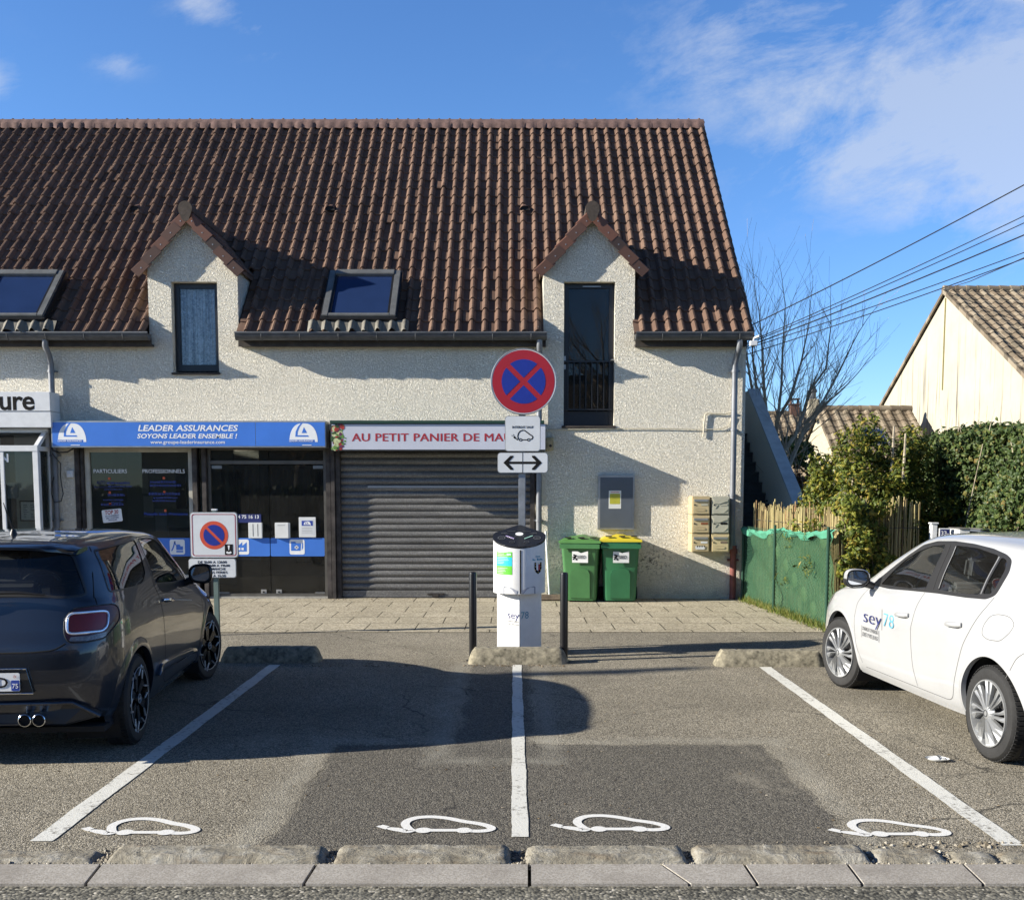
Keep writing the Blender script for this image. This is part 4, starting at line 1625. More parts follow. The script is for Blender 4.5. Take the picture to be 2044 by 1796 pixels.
# hairdresser board at the left edge
yh = YF - .36
a, b_ = at(-60, 853, yh), at(99, 782, yh)
a.x = -15
sg = thing('shop_sign', 'white hairdresser board with black letters ure at the left edge', 'shop sign', (-8.5, yh, a.z))
zc = at(50, 821, yh).z
mb = MB()
mb.box(a.x, b_.x, yh, YF - .01, zc + .004, b_.z)
mb.build('board', M['white_pvc'], sg, bev=.005)
mb = MB()
mb.box(a.x, b_.x, yh + .01, YF - .01, a.z, zc - .002)
mb.build('lower_board', M['white_pvc'], sg, bev=.005)
text('ure', .415, at(70, 817.5, yh - .0012), M['black_print'], sg, align='RIGHT', weight=.02, space=.95)

# glazed bay of the hairdresser
bay = thing('glazed_shop_bay', 'white framed glazed bay of the hairdresser behind the black car', 'shop bay', (-8.5, YF - .45, 0))
yv = YF - .46
xr2 = at(79, 950, yv).x
zt1, zt0 = at(50, 856, YF - .1).z, at(50, 889, yv).z
zl = at(50, 901, yv).z
mb = MB()
mb.box(-15, xr2, yv - .03, yv + .03, zl, zt0)                       # front beam
mb.box(xr2 - .085, xr2, yv - .028, yv + .06, .02, zl - .001)          # corner post
mb.box(-15, xr2 + .02, YF - .16, YF - .02, zt1 - .06, zt1)           # top beam
mb.box(-15, xr2 - .09, yv - .02, yv + .03, 0.02, .12)
for xx in (xr2 - .03, -9.2, -11.0):
    a_, b2 = Vector((xx, yv, zt0 - .02)), Vector((xx, YF - .1, zt1 - .03))
    d = (b2 - a_)
    mb.obox((a_ + b2) / 2, (1, 0, 0), d.normalized(), Vector((1, 0, 0)).cross(d.normalized()), .035, d.length / 2, .03)
mb.box(xr2 - .06, xr2 - .002, YF - .08, YF - .012, .02, zt1 - .065)     # wall post
mb.box(xr2 - .055, xr2 - .006, yv + .062, YF - .082, zl + .01, zt0 - .01)  # side beam
mb.box(xr2 - .055, xr2 - .006, yv + .062, YF - .082, .02, .12)
for xx in (at(10, 950, yv).x - .03, at(-70, 950, yv).x):
    mb.box(xx - .03, xx + .03, yv - .02, yv + .03, .12, zl)
bf = mb.build('frame', M['white_pvc'], bay, bev=.006)
mb = MB()
mb.box(-15, xr2 - .088, yv - .002, yv + .004, .12, zl)
mb.box(xr2 - .03, xr2 - .026, yv + .062, YF - .082, .12, zl + .01)
mb.add([(-15, yv, zt0 - .01), (xr2 - .07, yv, zt0 - .01), (xr2 - .07, YF - .1, zt1 - .03), (-15, YF - .1, zt1 - .03)], [(0, 1, 2, 3)])
mb.build('glazing', M['glass'], bay)
mb = MB()
mb.box(at(36, 950, YF).x - .05, -7.27, YF + .02, YF + .05, 0, 2.55)
mb.build('pale_panel', M['room'], bay)
mb = MB()
mb.box(-15, -8.0, YF + 1.2, YF + 1.25, 0, 2.6)
mb.build('shop_back', M['room_dark'], bld)
mb = MB()
for px in (1, 30):
    p = at(px, 905, YF + .1)
    mb.box(p.x, p.x + .012, YF + .1, YF + .112, .9, 2.5)
mb.build('hanging_rod', M['alu'], bay)
text('N', .17, at(9, 921.5, yv - .006), M['print_white'], bay, weight=.03)
mb = MB()
pc = at(19, 980, yv + .02)
mb.prism([(pc.x + x_, yv + .03, pc.z + z_) for x_, z_ in rounded(-.16, .12, -.11, .13, .04)], (0, .02, 0))
mb.build('till_tray', M['zinc'], bay)
pl = thing('price_list', 'framed price list behind the corner of the glazed bay', 'price list', tuple(at(69, 1039, YF)))
a, b_ = at(41, 1040, YF + .0), at(98, 999, YF + .0)
mb = MB()
mb.box(a.x, b_.x, YF - .012, YF + .015, a.z, b_.z)
mb.build('list_frame', M['black_print'], pl, bev=.003)
mb = MB()
mb.box(a.x + .02, b_.x - .02, YF - .0145, YF - .0125, a.z + .02, b_.z - .02)
mb.build('list_sheet', M['paper'], pl)
mb = MB()
for cx_ in (.06, .17, .28, .37):
    for k in range(8):
        if rng.random() < .85:
            z_ = b_.z - .07 - k * .028
            mb.box(a.x + cx_, a.x + cx_ + rng.uniform(.03, .08), YF - .0155, YF - .0147, z_, z_ + .009)
mb.build('list_text', M['print_navy'], pl)
# ------------------------------------------------------------------ outside staircase along the gable
st = thing('outdoor_staircase', 'white rendered outdoor staircase with sloping parapet beside the building gable', 'staircase', (4.1, 18, 0))
mb = MB()
xp = 4.42
far, near = (20.4, 3.55), (16.9, 1.45)
prof = [(near[0], 0.0), (near[0], near[1]), (far[0], far[1]), (24.0, far[1]), (24.0, 0.0)]
mb.prism([(xp, y, z) for y, z in prof], (0.17, 0, 0))
mb.build('parapet', M['stucco_stair'], st)
mb = MB()
d = Vector((0, far[0] - near[0], far[1] - near[1])).normalized()
u = Vector((0, -d.z, d.y))
c = Vector((xp + .085, (near[0] + far[0]) / 2, (near[1] + far[1]) / 2)) + u * .022
mb.obox(c, (1, 0, 0), d, u, .105, (Vector((0, far[0], far[1])) - Vector((0, near[0], near[1]))).length / 2, .018)
mb.build('coping', plain('pale_coping', (.50, .52, .52), .8, 0, .15, 5), st)
mb = MB()
for i in range(14):
    y = 16.95 + i * .27
    mb.box(3.56, 4.415, y, y + .28, 0.0, .30 + i * .185)
    mb.box(3.56, 4.415, y - .025, y + .27, .30 + i * .185 + .001, .30 + i * .185 + .045)
mb.build('steps', M['step'], st)


# ------------------------------------------------------------------ reed and net fence
def reeds(name, pts, ztop, label, lean=.05, zb=.05, dens=70, thick=.009):
    o = thing(name, label, 'fence', tuple(Vector(pts[0])), group='cane screens at the garden corner')
    mb = MB()
    mb2 = MB()
    for k in range(len(pts) - 1):
        a, b = Vector(pts[k]), Vector(pts[k + 1])
        n = int((b - a).length * dens)
        nrm = (b - a).normalized().cross(Vector((0, 0, 1)))
        for i in range(n):
            p = a.lerp(b, (i + rng.random()) / n) + nrm * rng.normal(0, .014)
            h = ztop * (1 + rng.normal(0, .025)) + .04 * math.sin(i * .13)
            q = p + (b - a).normalized() * rng.normal(0, lean) + nrm * rng.normal(0, .02)
            r = thick * rng.uniform(.6, 1.4)
            mb.tube([(p.x, p.y, zb), ((p.x + q.x) / 2 + rng.normal(0, .008), (p.y + q.y) / 2, (zb + h) / 2), (q.x, q.y, h)], [r, r, r * .8], 5, caps=True)
        for z in (.3, .8, 1.25):
            mb2.tube([a + nrm * .03 + Vector((0, 0, z)), b + nrm * .03 + Vector((0, 0, z))], .004, 5)
    mb.build('canes', M['reed'], o, recalc=False)
    mb2.build('binding_wire', M['zinc_dark'], o)
    return o


reeds('reed_fence', [(3.72, 16.45, 0), (4.06, 13.15, 0)], 1.45, 'sunlit yellow reed screen rising behind the green net fence', .035)
reeds('reed_fence', [(4.08, 13.25, 0), (5.08, 13.35, 0)], 1.56, 'dark brown cane screen partly grown over with ivy beside white car', .02, dens=85)
nf = thing('net_fence', 'sagging green netting fence on thin posts beside the pavement', 'fence', (3.6, 16.4, 0))
mb = MB()
A, B = Vector((3.585, 16.5, 0)), Vector((3.93, 13.05, 0))
nx_, nz_ = 50, 16
ex = (B - A).normalized()
nn = ex.cross(Vector((0, 0, 1)))
vs = []
for i in range(nx_ + 1):
    t = i / nx_
    p = A.lerp(B, t)
    top = 1.13 + .10 * t - .06 * math.sin(PI * min(1, t / .42)) * (t < .42) - .05 * math.sin(PI * (t - .42) / .58) * (t >= .42) + .01 * math.sin(t * 60)
    for k in range(nz_ + 1):
        z = .02 + (top - .02) * k / nz_
        w = .04 * math.sin(t * 9 + k * .4) + .025 * math.sin(k * .9 + t * 21) + .018 * math.sin(t * 55 - k * .35)
        vs.append(p + nn * w + Vector((0, 0, z)))
fs = [(i * (nz_ + 1) + k, (i + 1) * (nz_ + 1) + k, (i + 1) * (nz_ + 1) + k + 1, i * (nz_ + 1) + k + 1) for i in range(nx_) for k in range(nz_)]
mb.add(vs, fs)
mb.build('netting', M['mesh_green'], nf, smooth=True, recalc=False)
mb = MB()
for i in range(nx_ + 1):
    pass
hem = [vs[i * (nz_ + 1) + nz_] for i in range(nx_ + 1)]
rows = []
for i, p in enumerate(hem):
    rows += [p + nn * .015 + Vector((0, 0, .012)), p + nn * (.055 + .015 * math.sin(i * 1.3)) + Vector((0, 0, -.025)), p + nn * (.03 + .02 * math.sin(i * .8)) + Vector((0, 0, -.075 - .025 * math.sin(i * .55)))]
mb.add(rows, [(i * 3 + r, i * 3 + 3 + r, i * 3 + 4 + r, i * 3 + 1 + r) for i in range(nx_) for r in range(2)])
mb.build('folded_hem', plain('green_hem', (.06, .25, .16), .8, 0, .2, 9), nf, smooth=True, recalc=False)
wires = MB()
h_ = .045
for s_ in (-1, 1):
    L = (B - A).length
    off = -1.2
    while off < L:
        p0, p1 = max(0, off), min(L, off + 1.15)
        za, zb_ = (p0 - off), (p1 - off)
        if s_ < 0:
            za, zb_ = 1.15 - za, 1.15 - zb_
        if p1 > p0:
            wires.tube([A + ex * p0 + nn * .045 + Vector((0, 0, max(.03, za))), A + ex * p1 + nn * .045 + Vector((0, 0, max(.03, zb_)))], .0022, 3, caps=False)
        off += .055
wires.build('chain_link', plain('green_wire', (.03, .10, .06), .5), nf, recalc=False)
for t, zt_ in ((0.02, 1.15), (.43, 1.22), (.985, 1.27)):
    mb = MB()
    p = A.lerp(B, t) + nn * .07
    mb.tube([p, p + Vector((0, 0, zt_))], .02, 8)
    mb.build('post', plain('green_post', (.01, .05, .03), .5), nf, smooth=True)


# ------------------------------------------------------------------ foliage
def leaves(P, N, size, m, name, parent=None, long=1.6, kind=None, droop=0.0, bend=.35):
    """P points (n,3), N preferred facing (n,3): one pointed two-triangle leaf each."""
    n = len(P)
    N = N + rng.normal(0, .75, (n, 3))
    N /= np.linalg.norm(N, axis=1)[:, None] + 1e-9
    T = rng.normal(0, 1, (n, 3))
    T[:, 2] -= droop
    T -= N * (T * N).sum(1)[:, None]
    T /= np.linalg.norm(T, axis=1)[:, None] + 1e-9
    B_ = np.cross(N, T)
    s = size * rng.uniform(.45, 1.6, n)[:, None]
    v = np.empty((n, 5, 3))
    v[:, 0] = P - T * s * long * .5
    v[:, 1] = P + B_ * s * .5 - T * s * .1
    v[:, 2] = P + T * s * long * .5 - N * s * bend
    v[:, 3] = P - B_ * s * .5 - T * s * .1
    v[:, 4] = P + N * s * .12
    mb = MB()
    off = base_of(parent) if parent is not None else Vector((0, 0, 0))
    V = (v.reshape(-1, 3) - np.array(off)).astype(np.float32)
    idx = np.arange(n)[:, None] * 5
    F = np.concatenate([idx + np.array([[0, 1, 4]]), idx + np.array([[1, 2, 4]]), idx + np.array([[2, 3, 4]]), idx + np.array([[3, 0, 4]])], 1).reshape(-1, 3)
    me = bpy.data.meshes.new(name)
    me.from_pydata(V.tolist(), [], F.tolist())
    me.materials.append(m)
    o = bpy.data.objects.new(name, me)
    C.objects.link(o)
    if parent is not None:
        o.parent = parent
    if kind:
        o['kind'] = kind
    return o


def lumps(n, spots):
    """points scattered through a set of ellipsoids, denser at their skins."""
    out, nor = [], []
    w = np.array([s[3] * s[4] * s[5] for s in spots]) ** .67
    cnt = rng.multinomial(n, w / w.sum())
    for (x, y, z, a, b, c), k in zip(spots, cnt):
        d = rng.normal(0, 1, (k, 3))
        d /= np.linalg.norm(d, axis=1)[:, None]
        r = rng.uniform(.35, 1, k) ** .5 * (1 + .12 * rng.normal(0, 1, k))
        out.append(np.array([x, y, z]) + d * r[:, None] * np.array([a, b, c]))
        nor.append(d)
    return np.concatenate(out), np.concatenate(nor)


# thuja clump over the fence
th = thing('conifer_shrub', 'tall yellow green conifer hedge shrub growing above the cane screens', 'shrub', (4.6, 14.2, 0))
spots = []
for (x, y, h, r) in ((4.35, 14.0, 2.35, .42), (4.75, 14.25, 2.5, .45), (5.15, 14.35, 2.35, .40), (5.5, 14.6, 2.35, .42), (4.2, 14.7, 2.0, .4), (5.0, 13.85, 1.9, .34)):
    for k in range(9):
        z = .5 + (h - .5) * k / 8
        rr = r * (1.05 - .55 * max(0, (z - h * .55) / (h * .45)) ** 1.5)
        spots.append((x + rng.normal(0, .10), y + rng.normal(0, .10), z, rr * rng.uniform(.7, 1.1), rr * rng.uniform(.7, 1.1), .24))
P, N = lumps(34000, spots)
N[:, 2] += .5
leaves(P, N, .027, M['leaf_thuja'], 'foliage', th, 2.6, bend=.5)
for (x, y, h) in ((4.35, 14.0, 1.9), (4.75, 14.25, 2.0), (5.15, 14.35, 1.9), (5.5, 14.6, 1.9), (4.9, 14.1, 2.55), (5.02, 14.0, 2.45)):
    mb = MB()
    mb.tube([(x, y, 0), (x + .05, y, h * .5), (x + .08, y + .02, h)], [.05, .035, .012], 7)
    mb.build('stem', M['bark'], th, smooth=True)

# climber spilling over the cane screens
cl = thing('climbing_plant', 'leafy climber hanging over the corner of the cane screens', 'climbing plant', (4.1, 13.1, 0))
spots = [(4.18 + rng.normal(0, .10), 13.05 + rng.normal(0, .07), z, .14, .12, .16) for z in np.linspace(.15, 1.5, 16)]
spots += [(4.4 + rng.normal(0, .14), 13.15 + rng.normal(0, .05), z, .15, .10, .13) for z in np.linspace(.3, 1.5, 12)]
spots += [(4.15, 13.4, 1.5, .2, .3, .16), (4.05, 13.9, 1.45, .12, .22, .12)]
P, N = lumps(5200, spots)
N[:, 1] -= .6
leaves(P, N, .036, M['leaf_thuja'], 'foliage', cl, 1.9)
mb = MB()
for i in range(9):
    x = 4.08 + rng.random() * .35
    mb.tube([(x, 13.2, 0), (x + rng.normal(0, .05), 13.14, .7), (x + rng.normal(0, .08), 13.12, 1.4)], [.008, .006, .003], 5)
mb.build('stems', M['bark_dark'], cl)

# ivy covered hedge wall on the right
hd = thing('ivy_hedge', 'clipped ivy hedge wall standing at the right edge behind white car', 'hedge', (6.6, 13, 0))
n = 34000
yy = rng.uniform(10.6, 16.4, n)
zz = rng.uniform(.2, 2.45, n)
bul = .10 * np.sin(yy * 3.1 + zz * 2) + .08 * np.sin(zz * 4.7 + yy * 1.3)
P1 = np.stack([5.98 + bul + rng.normal(0, .07, n), yy, zz], 1)
N1 = np.tile(np.array([-1., -.15, .25]), (n, 1))
m_ = 11000
xx = rng.uniform(5.95, 7.4, m_)
yy = rng.uniform(10.6, 16.4, m_)
P2 = np.stack([xx, yy, 2.43 + .06 * np.sin(yy * 2.2) + .05 * np.sin(xx * 5) + np.abs(rng.normal(0, .05, m_))], 1)
N2 = np.tile(np.array([-.2, 0, 1.]), (m_, 1))
leaves(np.concatenate([P1, P2]), np.concatenate([N1, N2]), .046, M['leaf_ivy'], 'foliage', hd, 1.25)
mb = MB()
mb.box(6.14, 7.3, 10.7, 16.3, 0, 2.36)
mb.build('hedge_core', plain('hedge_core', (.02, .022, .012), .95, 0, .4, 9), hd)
mb = MB()
for i in range(26):
    y = 10.8 + rng.random() * 5
    x = 6.0 + rng.random() * .6
    h = rng.uniform(.15, .55)
    mb.tube([(x, y, 2.4), (x + rng.normal(0, .05), y + rng.normal(0, .05), 2.4 + h)], [.006, .002], 4)
for i in range(14):
    y = 10.8 + rng.random() * 3
    mb.tube([(5.93, y, .3), (5.9, y + rng.normal(0, .15), 1.2), (5.93, y + rng.normal(0, .25), 2.3)], [.012, .009, .005], 5)
mb.build('stems', M['bark'], hd)


# ------------------------------------------------------------------ bare trees
def twigs(mb, p, d, L, r, depth, spread=.55, up=.28):
    k = 4
    pts, rs = [p], [r]
    q, dd = Vector(p), Vector(d)
    for i in range(k):
        dd = (dd + Vector((rng.normal(0, .09), rng.normal(0, .09), rng.normal(0, .05) + up * .16))).normalized()
        q = q + dd * (L / k)
        pts.append(q.copy())
        rs.append(max(.0016, r * (1 - .8 * (i + 1) / k)))
    mb.tube(pts, rs, 4 if r < .012 else 6, caps=False)
    if depth <= 0:
        return
    nb = 5 if depth > 1 else 4
    for j in range(nb):
        t = rng.uniform(.25, 1.0)
        i = min(k - 1, int(t * k))
        base = pts[i].lerp(pts[i + 1], t * k - i)
        dn = (pts[i + 1] - pts[i]).normalized()
        side = Vector((rng.normal(0, 1), rng.normal(0, 1) * .6, rng.normal(0, .6)))
        side = (side - dn * side.dot(dn)).normalized()
        nd = (dn * (1 - spread * .4) + side * spread * rng.uniform(.6, 1.2) + Vector((0, 0, up))).normalized()
        twigs(mb, base, nd, L * rng.uniform(.45, .75), max(.0024, rs[i] * .5), depth - 1, spread, up)


def bare_tree(label, stems, Y, depth=2, r0=.09, zb=0.0, nb=9, tl=1.5, name='bare_tree', up=.3, group='bare trees behind the staircase'):
    p0 = at(*stems[0][0], Y)
    o = thing(name, label, 'tree', (p0.x, Y, 0), group=group)
    tr, tw = MB(), MB()
    for s in stems:
        pts = [at(px, py, Y + rng.normal(0, .25)) for px, py in s]
        if s is stems[0] or True:
            b0 = Vector((p0.x + rng.normal(0, .08), Y, zb))
            pts = [b0] + pts
        n = len(pts)
        rs = [r0 * (1 - .88 * i / (n - 1)) + .006 for i in range(n)]
        tr.tube(pts, rs, 8, caps=False)
        for j in range(nb * (n - 2)):
            t = rng.uniform(1.0, n - 1.02)
            i = int(t)
            base = pts[i].lerp(pts[i + 1], t - i)
            dn = (pts[i + 1] - pts[i]).normalized()
            side = Vector((rng.normal(.1, 1), rng.normal(0, .7), rng.normal(0, .4)))
            nd = (dn * .7 + side.normalized() * .6 + Vector((0, 0, up))).normalized()
            twigs(tw, base, nd, tl * rng.uniform(.5, 1.15), rs[i] * .30, depth - 1, up=up)
        twigs(tw, pts[-1], (pts[-1] - pts[-2]).normalized(), tl, rs[-1] * 1.0, depth - 1, up=up)
    tr.build('trunk', M['bark'], o, smooth=True, recalc=False)
    tw.build('crown', M['bark_dark'], o, recalc=False)
    return o


bare_tree('bare tree of several leaning stems nearest to the conifer shrub', [[(1572, 936), (1596, 879), (1608, 847), (1639, 808), (1673, 746), (1700, 690)],
                                                                               [(1558, 911), (1588, 867), (1606, 818), (1615, 782), (1649, 735), (1655, 680)],
                                                                               [(1575, 930), (1600, 872), (1640, 815), (1672, 785)]], 19.5, 2, .045, nb=5, tl=1.1)
bare_tree('slim upright bare tree in the middle behind the parapet', [[(1548, 873), (1554, 823), (1560, 768), (1562, 700), (1566, 640)], [(1550, 840), (1580, 790), (1600, 720), (1612, 660)]], 20.5, 2, .038, nb=5, tl=1.15)
bare_tree('dense twiggy bare tree closest to the building corner', [[(1526, 822), (1511, 782), (1503, 720), (1500, 650)], [(1530, 830), (1525, 770), (1522, 700), (1515, 620)], [(1505, 800), (1495, 740), (1488, 690)]], 22.0, 2, .042, nb=6, tl=1.35, up=.5)
# undergrowth
sh_ = thing('brown_shrub', 'reddish brown winter shrub below the bare trees', 'shrub', (5.3, 18.6, 0))
P, N = lumps(3800, [(5.25 + rng.normal(0, .35), 18.6 + rng.normal(0, .3), rng.uniform(.8, 2.0), .35, .3, .35) for _ in range(16)])
leaves(P, N, .05, M['leaf_brown'], 'foliage', sh_, 1.8)
mb = MB()
for i in range(40):
    b0 = Vector((5.25 + rng.normal(0, .35), 18.5 + rng.normal(0, .3), 0))
    mb.tube([b0, b0 + Vector((rng.normal(0, .15), 0, 1.2)), b0 + Vector((rng.normal(0, .35), rng.normal(0, .2), rng.uniform(1.8, 2.5)))], [.012, .008, .003], 4)
mb.build('stems', M['bark_dark'], sh_)
sh_ = thing('green_shrub', 'small green shrub tucked between parapet and bare tree', 'shrub', (5.0, 21.2, 0))
P, N = lumps(2200, [(5.2 + rng.normal(0, .3), 21.2 + rng.normal(0, .3), rng.uniform(1.2, 2.6), .32, .3, .3) for _ in range(10)])
leaves(P, N, .07, M['leaf_green'], 'foliage', sh_, 1.5)
mb = MB()
mb.tube([(5.2, 21.2, 0), (5.22, 21.2, 1.6)], [.04, .02], 6)
mb.build('stems', M['bark_dark'], sh_)


# ------------------------------------------------------------------ neighbouring houses
def house(name, label, x0, x1, yn, yr, ze, zridge, wallm, tilem, w=.3, L=.33, cols_nu=8):
    o = thing(name, label, 'house', ((x0 + x1) / 2, yr, 0))
    yf = 2 * yr - yn
    sl = (zridge - ze) / (yr - yn)
    mb = MB()
    mb.poly([(x0, yf, 0), (x0, yn, 0), (x0, yn, ze), (x0, yr, zridge - .02), (x0, yf, ze)])
    mb.poly([(x1, yn, 0), (x1, yf, 0), (x1, yf, ze), (x1, yr, zridge - .02), (x1, yn, ze)])
    mb.quad((x0, yn, 0), (x1, yn, 0), (x1, yn, ze), (x0, yn, ze))
    mb.quad((x1, yf, 0), (x0, yf, 0), (x0, yf, ze), (x1, yf, ze))
    mb.build('wall', wallm, o, recalc=False)
    co, si = 1 / math.hypot(1, sl), sl / math.hypot(1, sl)
    ey = yn - .3
    ez = ze - .3 * sl + .06
    nr = int(math.ceil((yr - ey) / co / L))
    v, f = tiles(x0 - .10, x1 + .10, ey, ez, nr, None, w, L, co, si, cols_nu)
    mb = MB()
    mb.v, mb.f, mb.m = [tuple(p) for p in v], f, [0] * len(f)
    mb.add([(x0 - .1, yr, zridge + .09), (x1 + .1, yr, zridge + .09), (x1 + .1, yf + .3, ez), (x0 - .1, yf + .3, ez)], [(0, 1, 2, 3)])
    rf = mb.build('roof', tilem, o, smooth=True, recalc=False, angle=35)
    mb = MB()
    for (ya, za, yb, zb_) in ((ey, ez, yr, zridge + .06), (yr, zridge + .06, yf + .3, ez)):
        mb.prism([(x0 - .10, ya, za - .09), (x0 - .10, ya, za + .03), (x0 - .10, yb, zb_ + .03), (x0 - .10, yb, zb_ - .09)], (.05, 0, 0))
    mb.build('verge', tilem, rf)
    mb = MB()
    xx = x0 - .1
    while xx < x1:
        mb.tube([(xx, yr, zridge + .09), (xx + .34, yr, zridge + .085)], [.13, .115], 10)
        xx += .33
    mb.build('ridge_tiles', tilem, rf, smooth=True)
    return o, rf


hg, rf = house('gabled_house', 'cream house with a dirt streaked blank gable and grey brown roof', 12.86, 26.0, 25.65, 32.4, 3.66, 7.46, M['gable'], M['tile_grey'])
mb = MB()
p = Vector((14.8, 29.9, 6.22))
n_ = 10
r0_ = [p + Vector((.15 * math.cos(PI * i / n_), -.15, .13 * math.sin(PI * i / n_) - .05)) for i in range(n_ + 1)]
r1_ = [p + Vector((.07 * math.cos(PI * i / n_), .3, .04 * math.sin(PI * i / n_) + .14)) for i in range(n_ + 1)]
mb.add(r0_ + r1_, [(i, i + 1, n_ + 2 + i, n_ + 1 + i) for i in range(n_)])
mb.poly([q + Vector((0, .02, 0)) for q in r0_])
mb.build('roof_vent', M['ridge'], rf, recalc=False)
mb = MB()
mb.tube([(12.855, 32.4, 7.3), (12.855, 32.4, 4.6)], .03, 6)
mb.build('stain_pipe', plain('mossy_joint', (.16, .14, .06), .9), hg)

ha, rf = house('far_house', 'distant house with dark tiled roof and brick chimney behind the bare trees', 3.0, 10.35, 33.8, 38.0, 1.55, 4.15, M['stucco_far'], M['tile_grey'], .33, .36, 6)
mb = MB()
p = at(1585, 820, 38.0)
mb.box(p.x - .16, p.x + .16, 37.85, 38.15, 3.9, 4.55)
mb.box(p.x - .19, p.x + .19, 37.82, 38.18, 4.55, 4.60)
for sx in (-.13, .13):
    mb.box(p.x + sx - .02, p.x + sx + .02, 37.9, 38.1, 4.60, 4.74)
mb.box(p.x - .19, p.x + .19, 37.85, 38.15, 4.74, 4.78)
mb.build('chimney', plain('chimney_brick', (.11, .06, .045), .9, 0, .4, 20), rf, bev=.01)
hb, rf = house('far_house', 'distant cream house with tiled roof and skylight left of the gabled house', 9.5, 12.2, 31.0, 33.6, 2.2, 4.02, M['stucco_far'], M['tile_grey'], .33, .36, 6)
mb = MB()
p = at(1622, 815, 33.6)
mb.box(p.x - .16, p.x + .16, 33.45, 33.75, 3.8, 4.42)
mb.build('chimney', M['stucco_far'], rf, bev=.01)
mb = MB()
mb.lathe([(.0, 4.42), (.10, 4.42), (.10, 4.62), (.14, 4.65), (.05, 4.84), (0, 4.86)], (p.x, 33.6, 0), 'z', 12)
mb.build('chimney_pot', M['zinc_dark'], rf, smooth=True)
sl = (4.02 - 2.2) / 2.6
mb = MB()
sk = Vector((0, 1, sl)).normalized()
nk = Vector((0, -sl, 1)).normalized()
ck = Vector((10.75, 32.2, 2.2 + sl * 1.2 + .12))
mb.obox(ck, (1, 0, 0), sk, nk, .42, .5, .05)
fk = mb.build('skylight', M['alu'], hb, bev=.01)
mb = MB()
mb.obox(ck + nk * .055, (1, 0, 0), sk, nk, .32, .40, .004)
mb.build('pane', M['glass_sky'], fk)

# ------------------------------------------------------------------ overhead cables
anchor = Vector((3.62, 16.25, 3.92))
ends = [((1475, 690), (1551, 621), (2044, 355), 'topmost of the overhead cables running up to the right', .018),
        ((1478, 688), (1640, 612), (2044, 417), 'second overhead cable from the top above the gabled house', .014),
        ((1478, 690), (1640, 618), (2044, 431), 'third overhead cable from the top above the gabled house', .014),
        ((1480, 692), (1640, 628), (2044, 455), 'thick twisted overhead cable in the middle of the bundle', .02),
        ((1480, 694), (1640, 640), (2044, 490), 'overhead cable just below the twisted one', .014),
        ((1482, 696), (1640, 652), (2044, 502), 'lowest cable from the corner, passing the gabled house ridge', .015)]
for k, (pa, pm, pb, lab, r_) in enumerate(ends):
    slope = (pb[1] - pm[1]) / (pb[0] - pm[0])
    a = at(1484, pm[1] + slope * (1484 - pm[0]), 16.75)
    b = at(2700, pb[1] + slope * 656, 14.0)
    pts = [a.lerp(b, i / 24) - Vector((0, 0, .10 * 4 * (i / 24) * (1 - i / 24))) for i in range(25)]
    mb = MB()
    mb.tube(pts, r_ * .5, 6)
    tag(mb.build('overhead_cable', M['cable'], None, smooth=True), lab, 'cable', 'overhead cables from the building corner')
mb = MB()
hp = Vector((12.76, 32.4, 7.55))
mb.tube([hp, hp.lerp(at(2044, 515, 16.0), .5) + Vector((0, 0, -.05)), at(2044, 515, 16.0), at(2700, 240, 14.0)], .009, 6)
tag(mb.build('overhead_cable', M['cable'], None, smooth=True), 'short overhead cable leading from the gabled house ridge', 'cable')
mb = MB()
mb.box(3.53, 3.63, 16.20, 16.30, 3.86, 3.93)
mb.tube([(3.58, 16.25, 3.9), (3.60, 16.3, 3.98), (3.66, 16.2, 4.0)], .018, 8)
o = tag(mb.build('cable_bracket', M['white_pvc'], None, bev=.008), 'white cable bracket under the roof corner above the right downpipe', 'bracket')

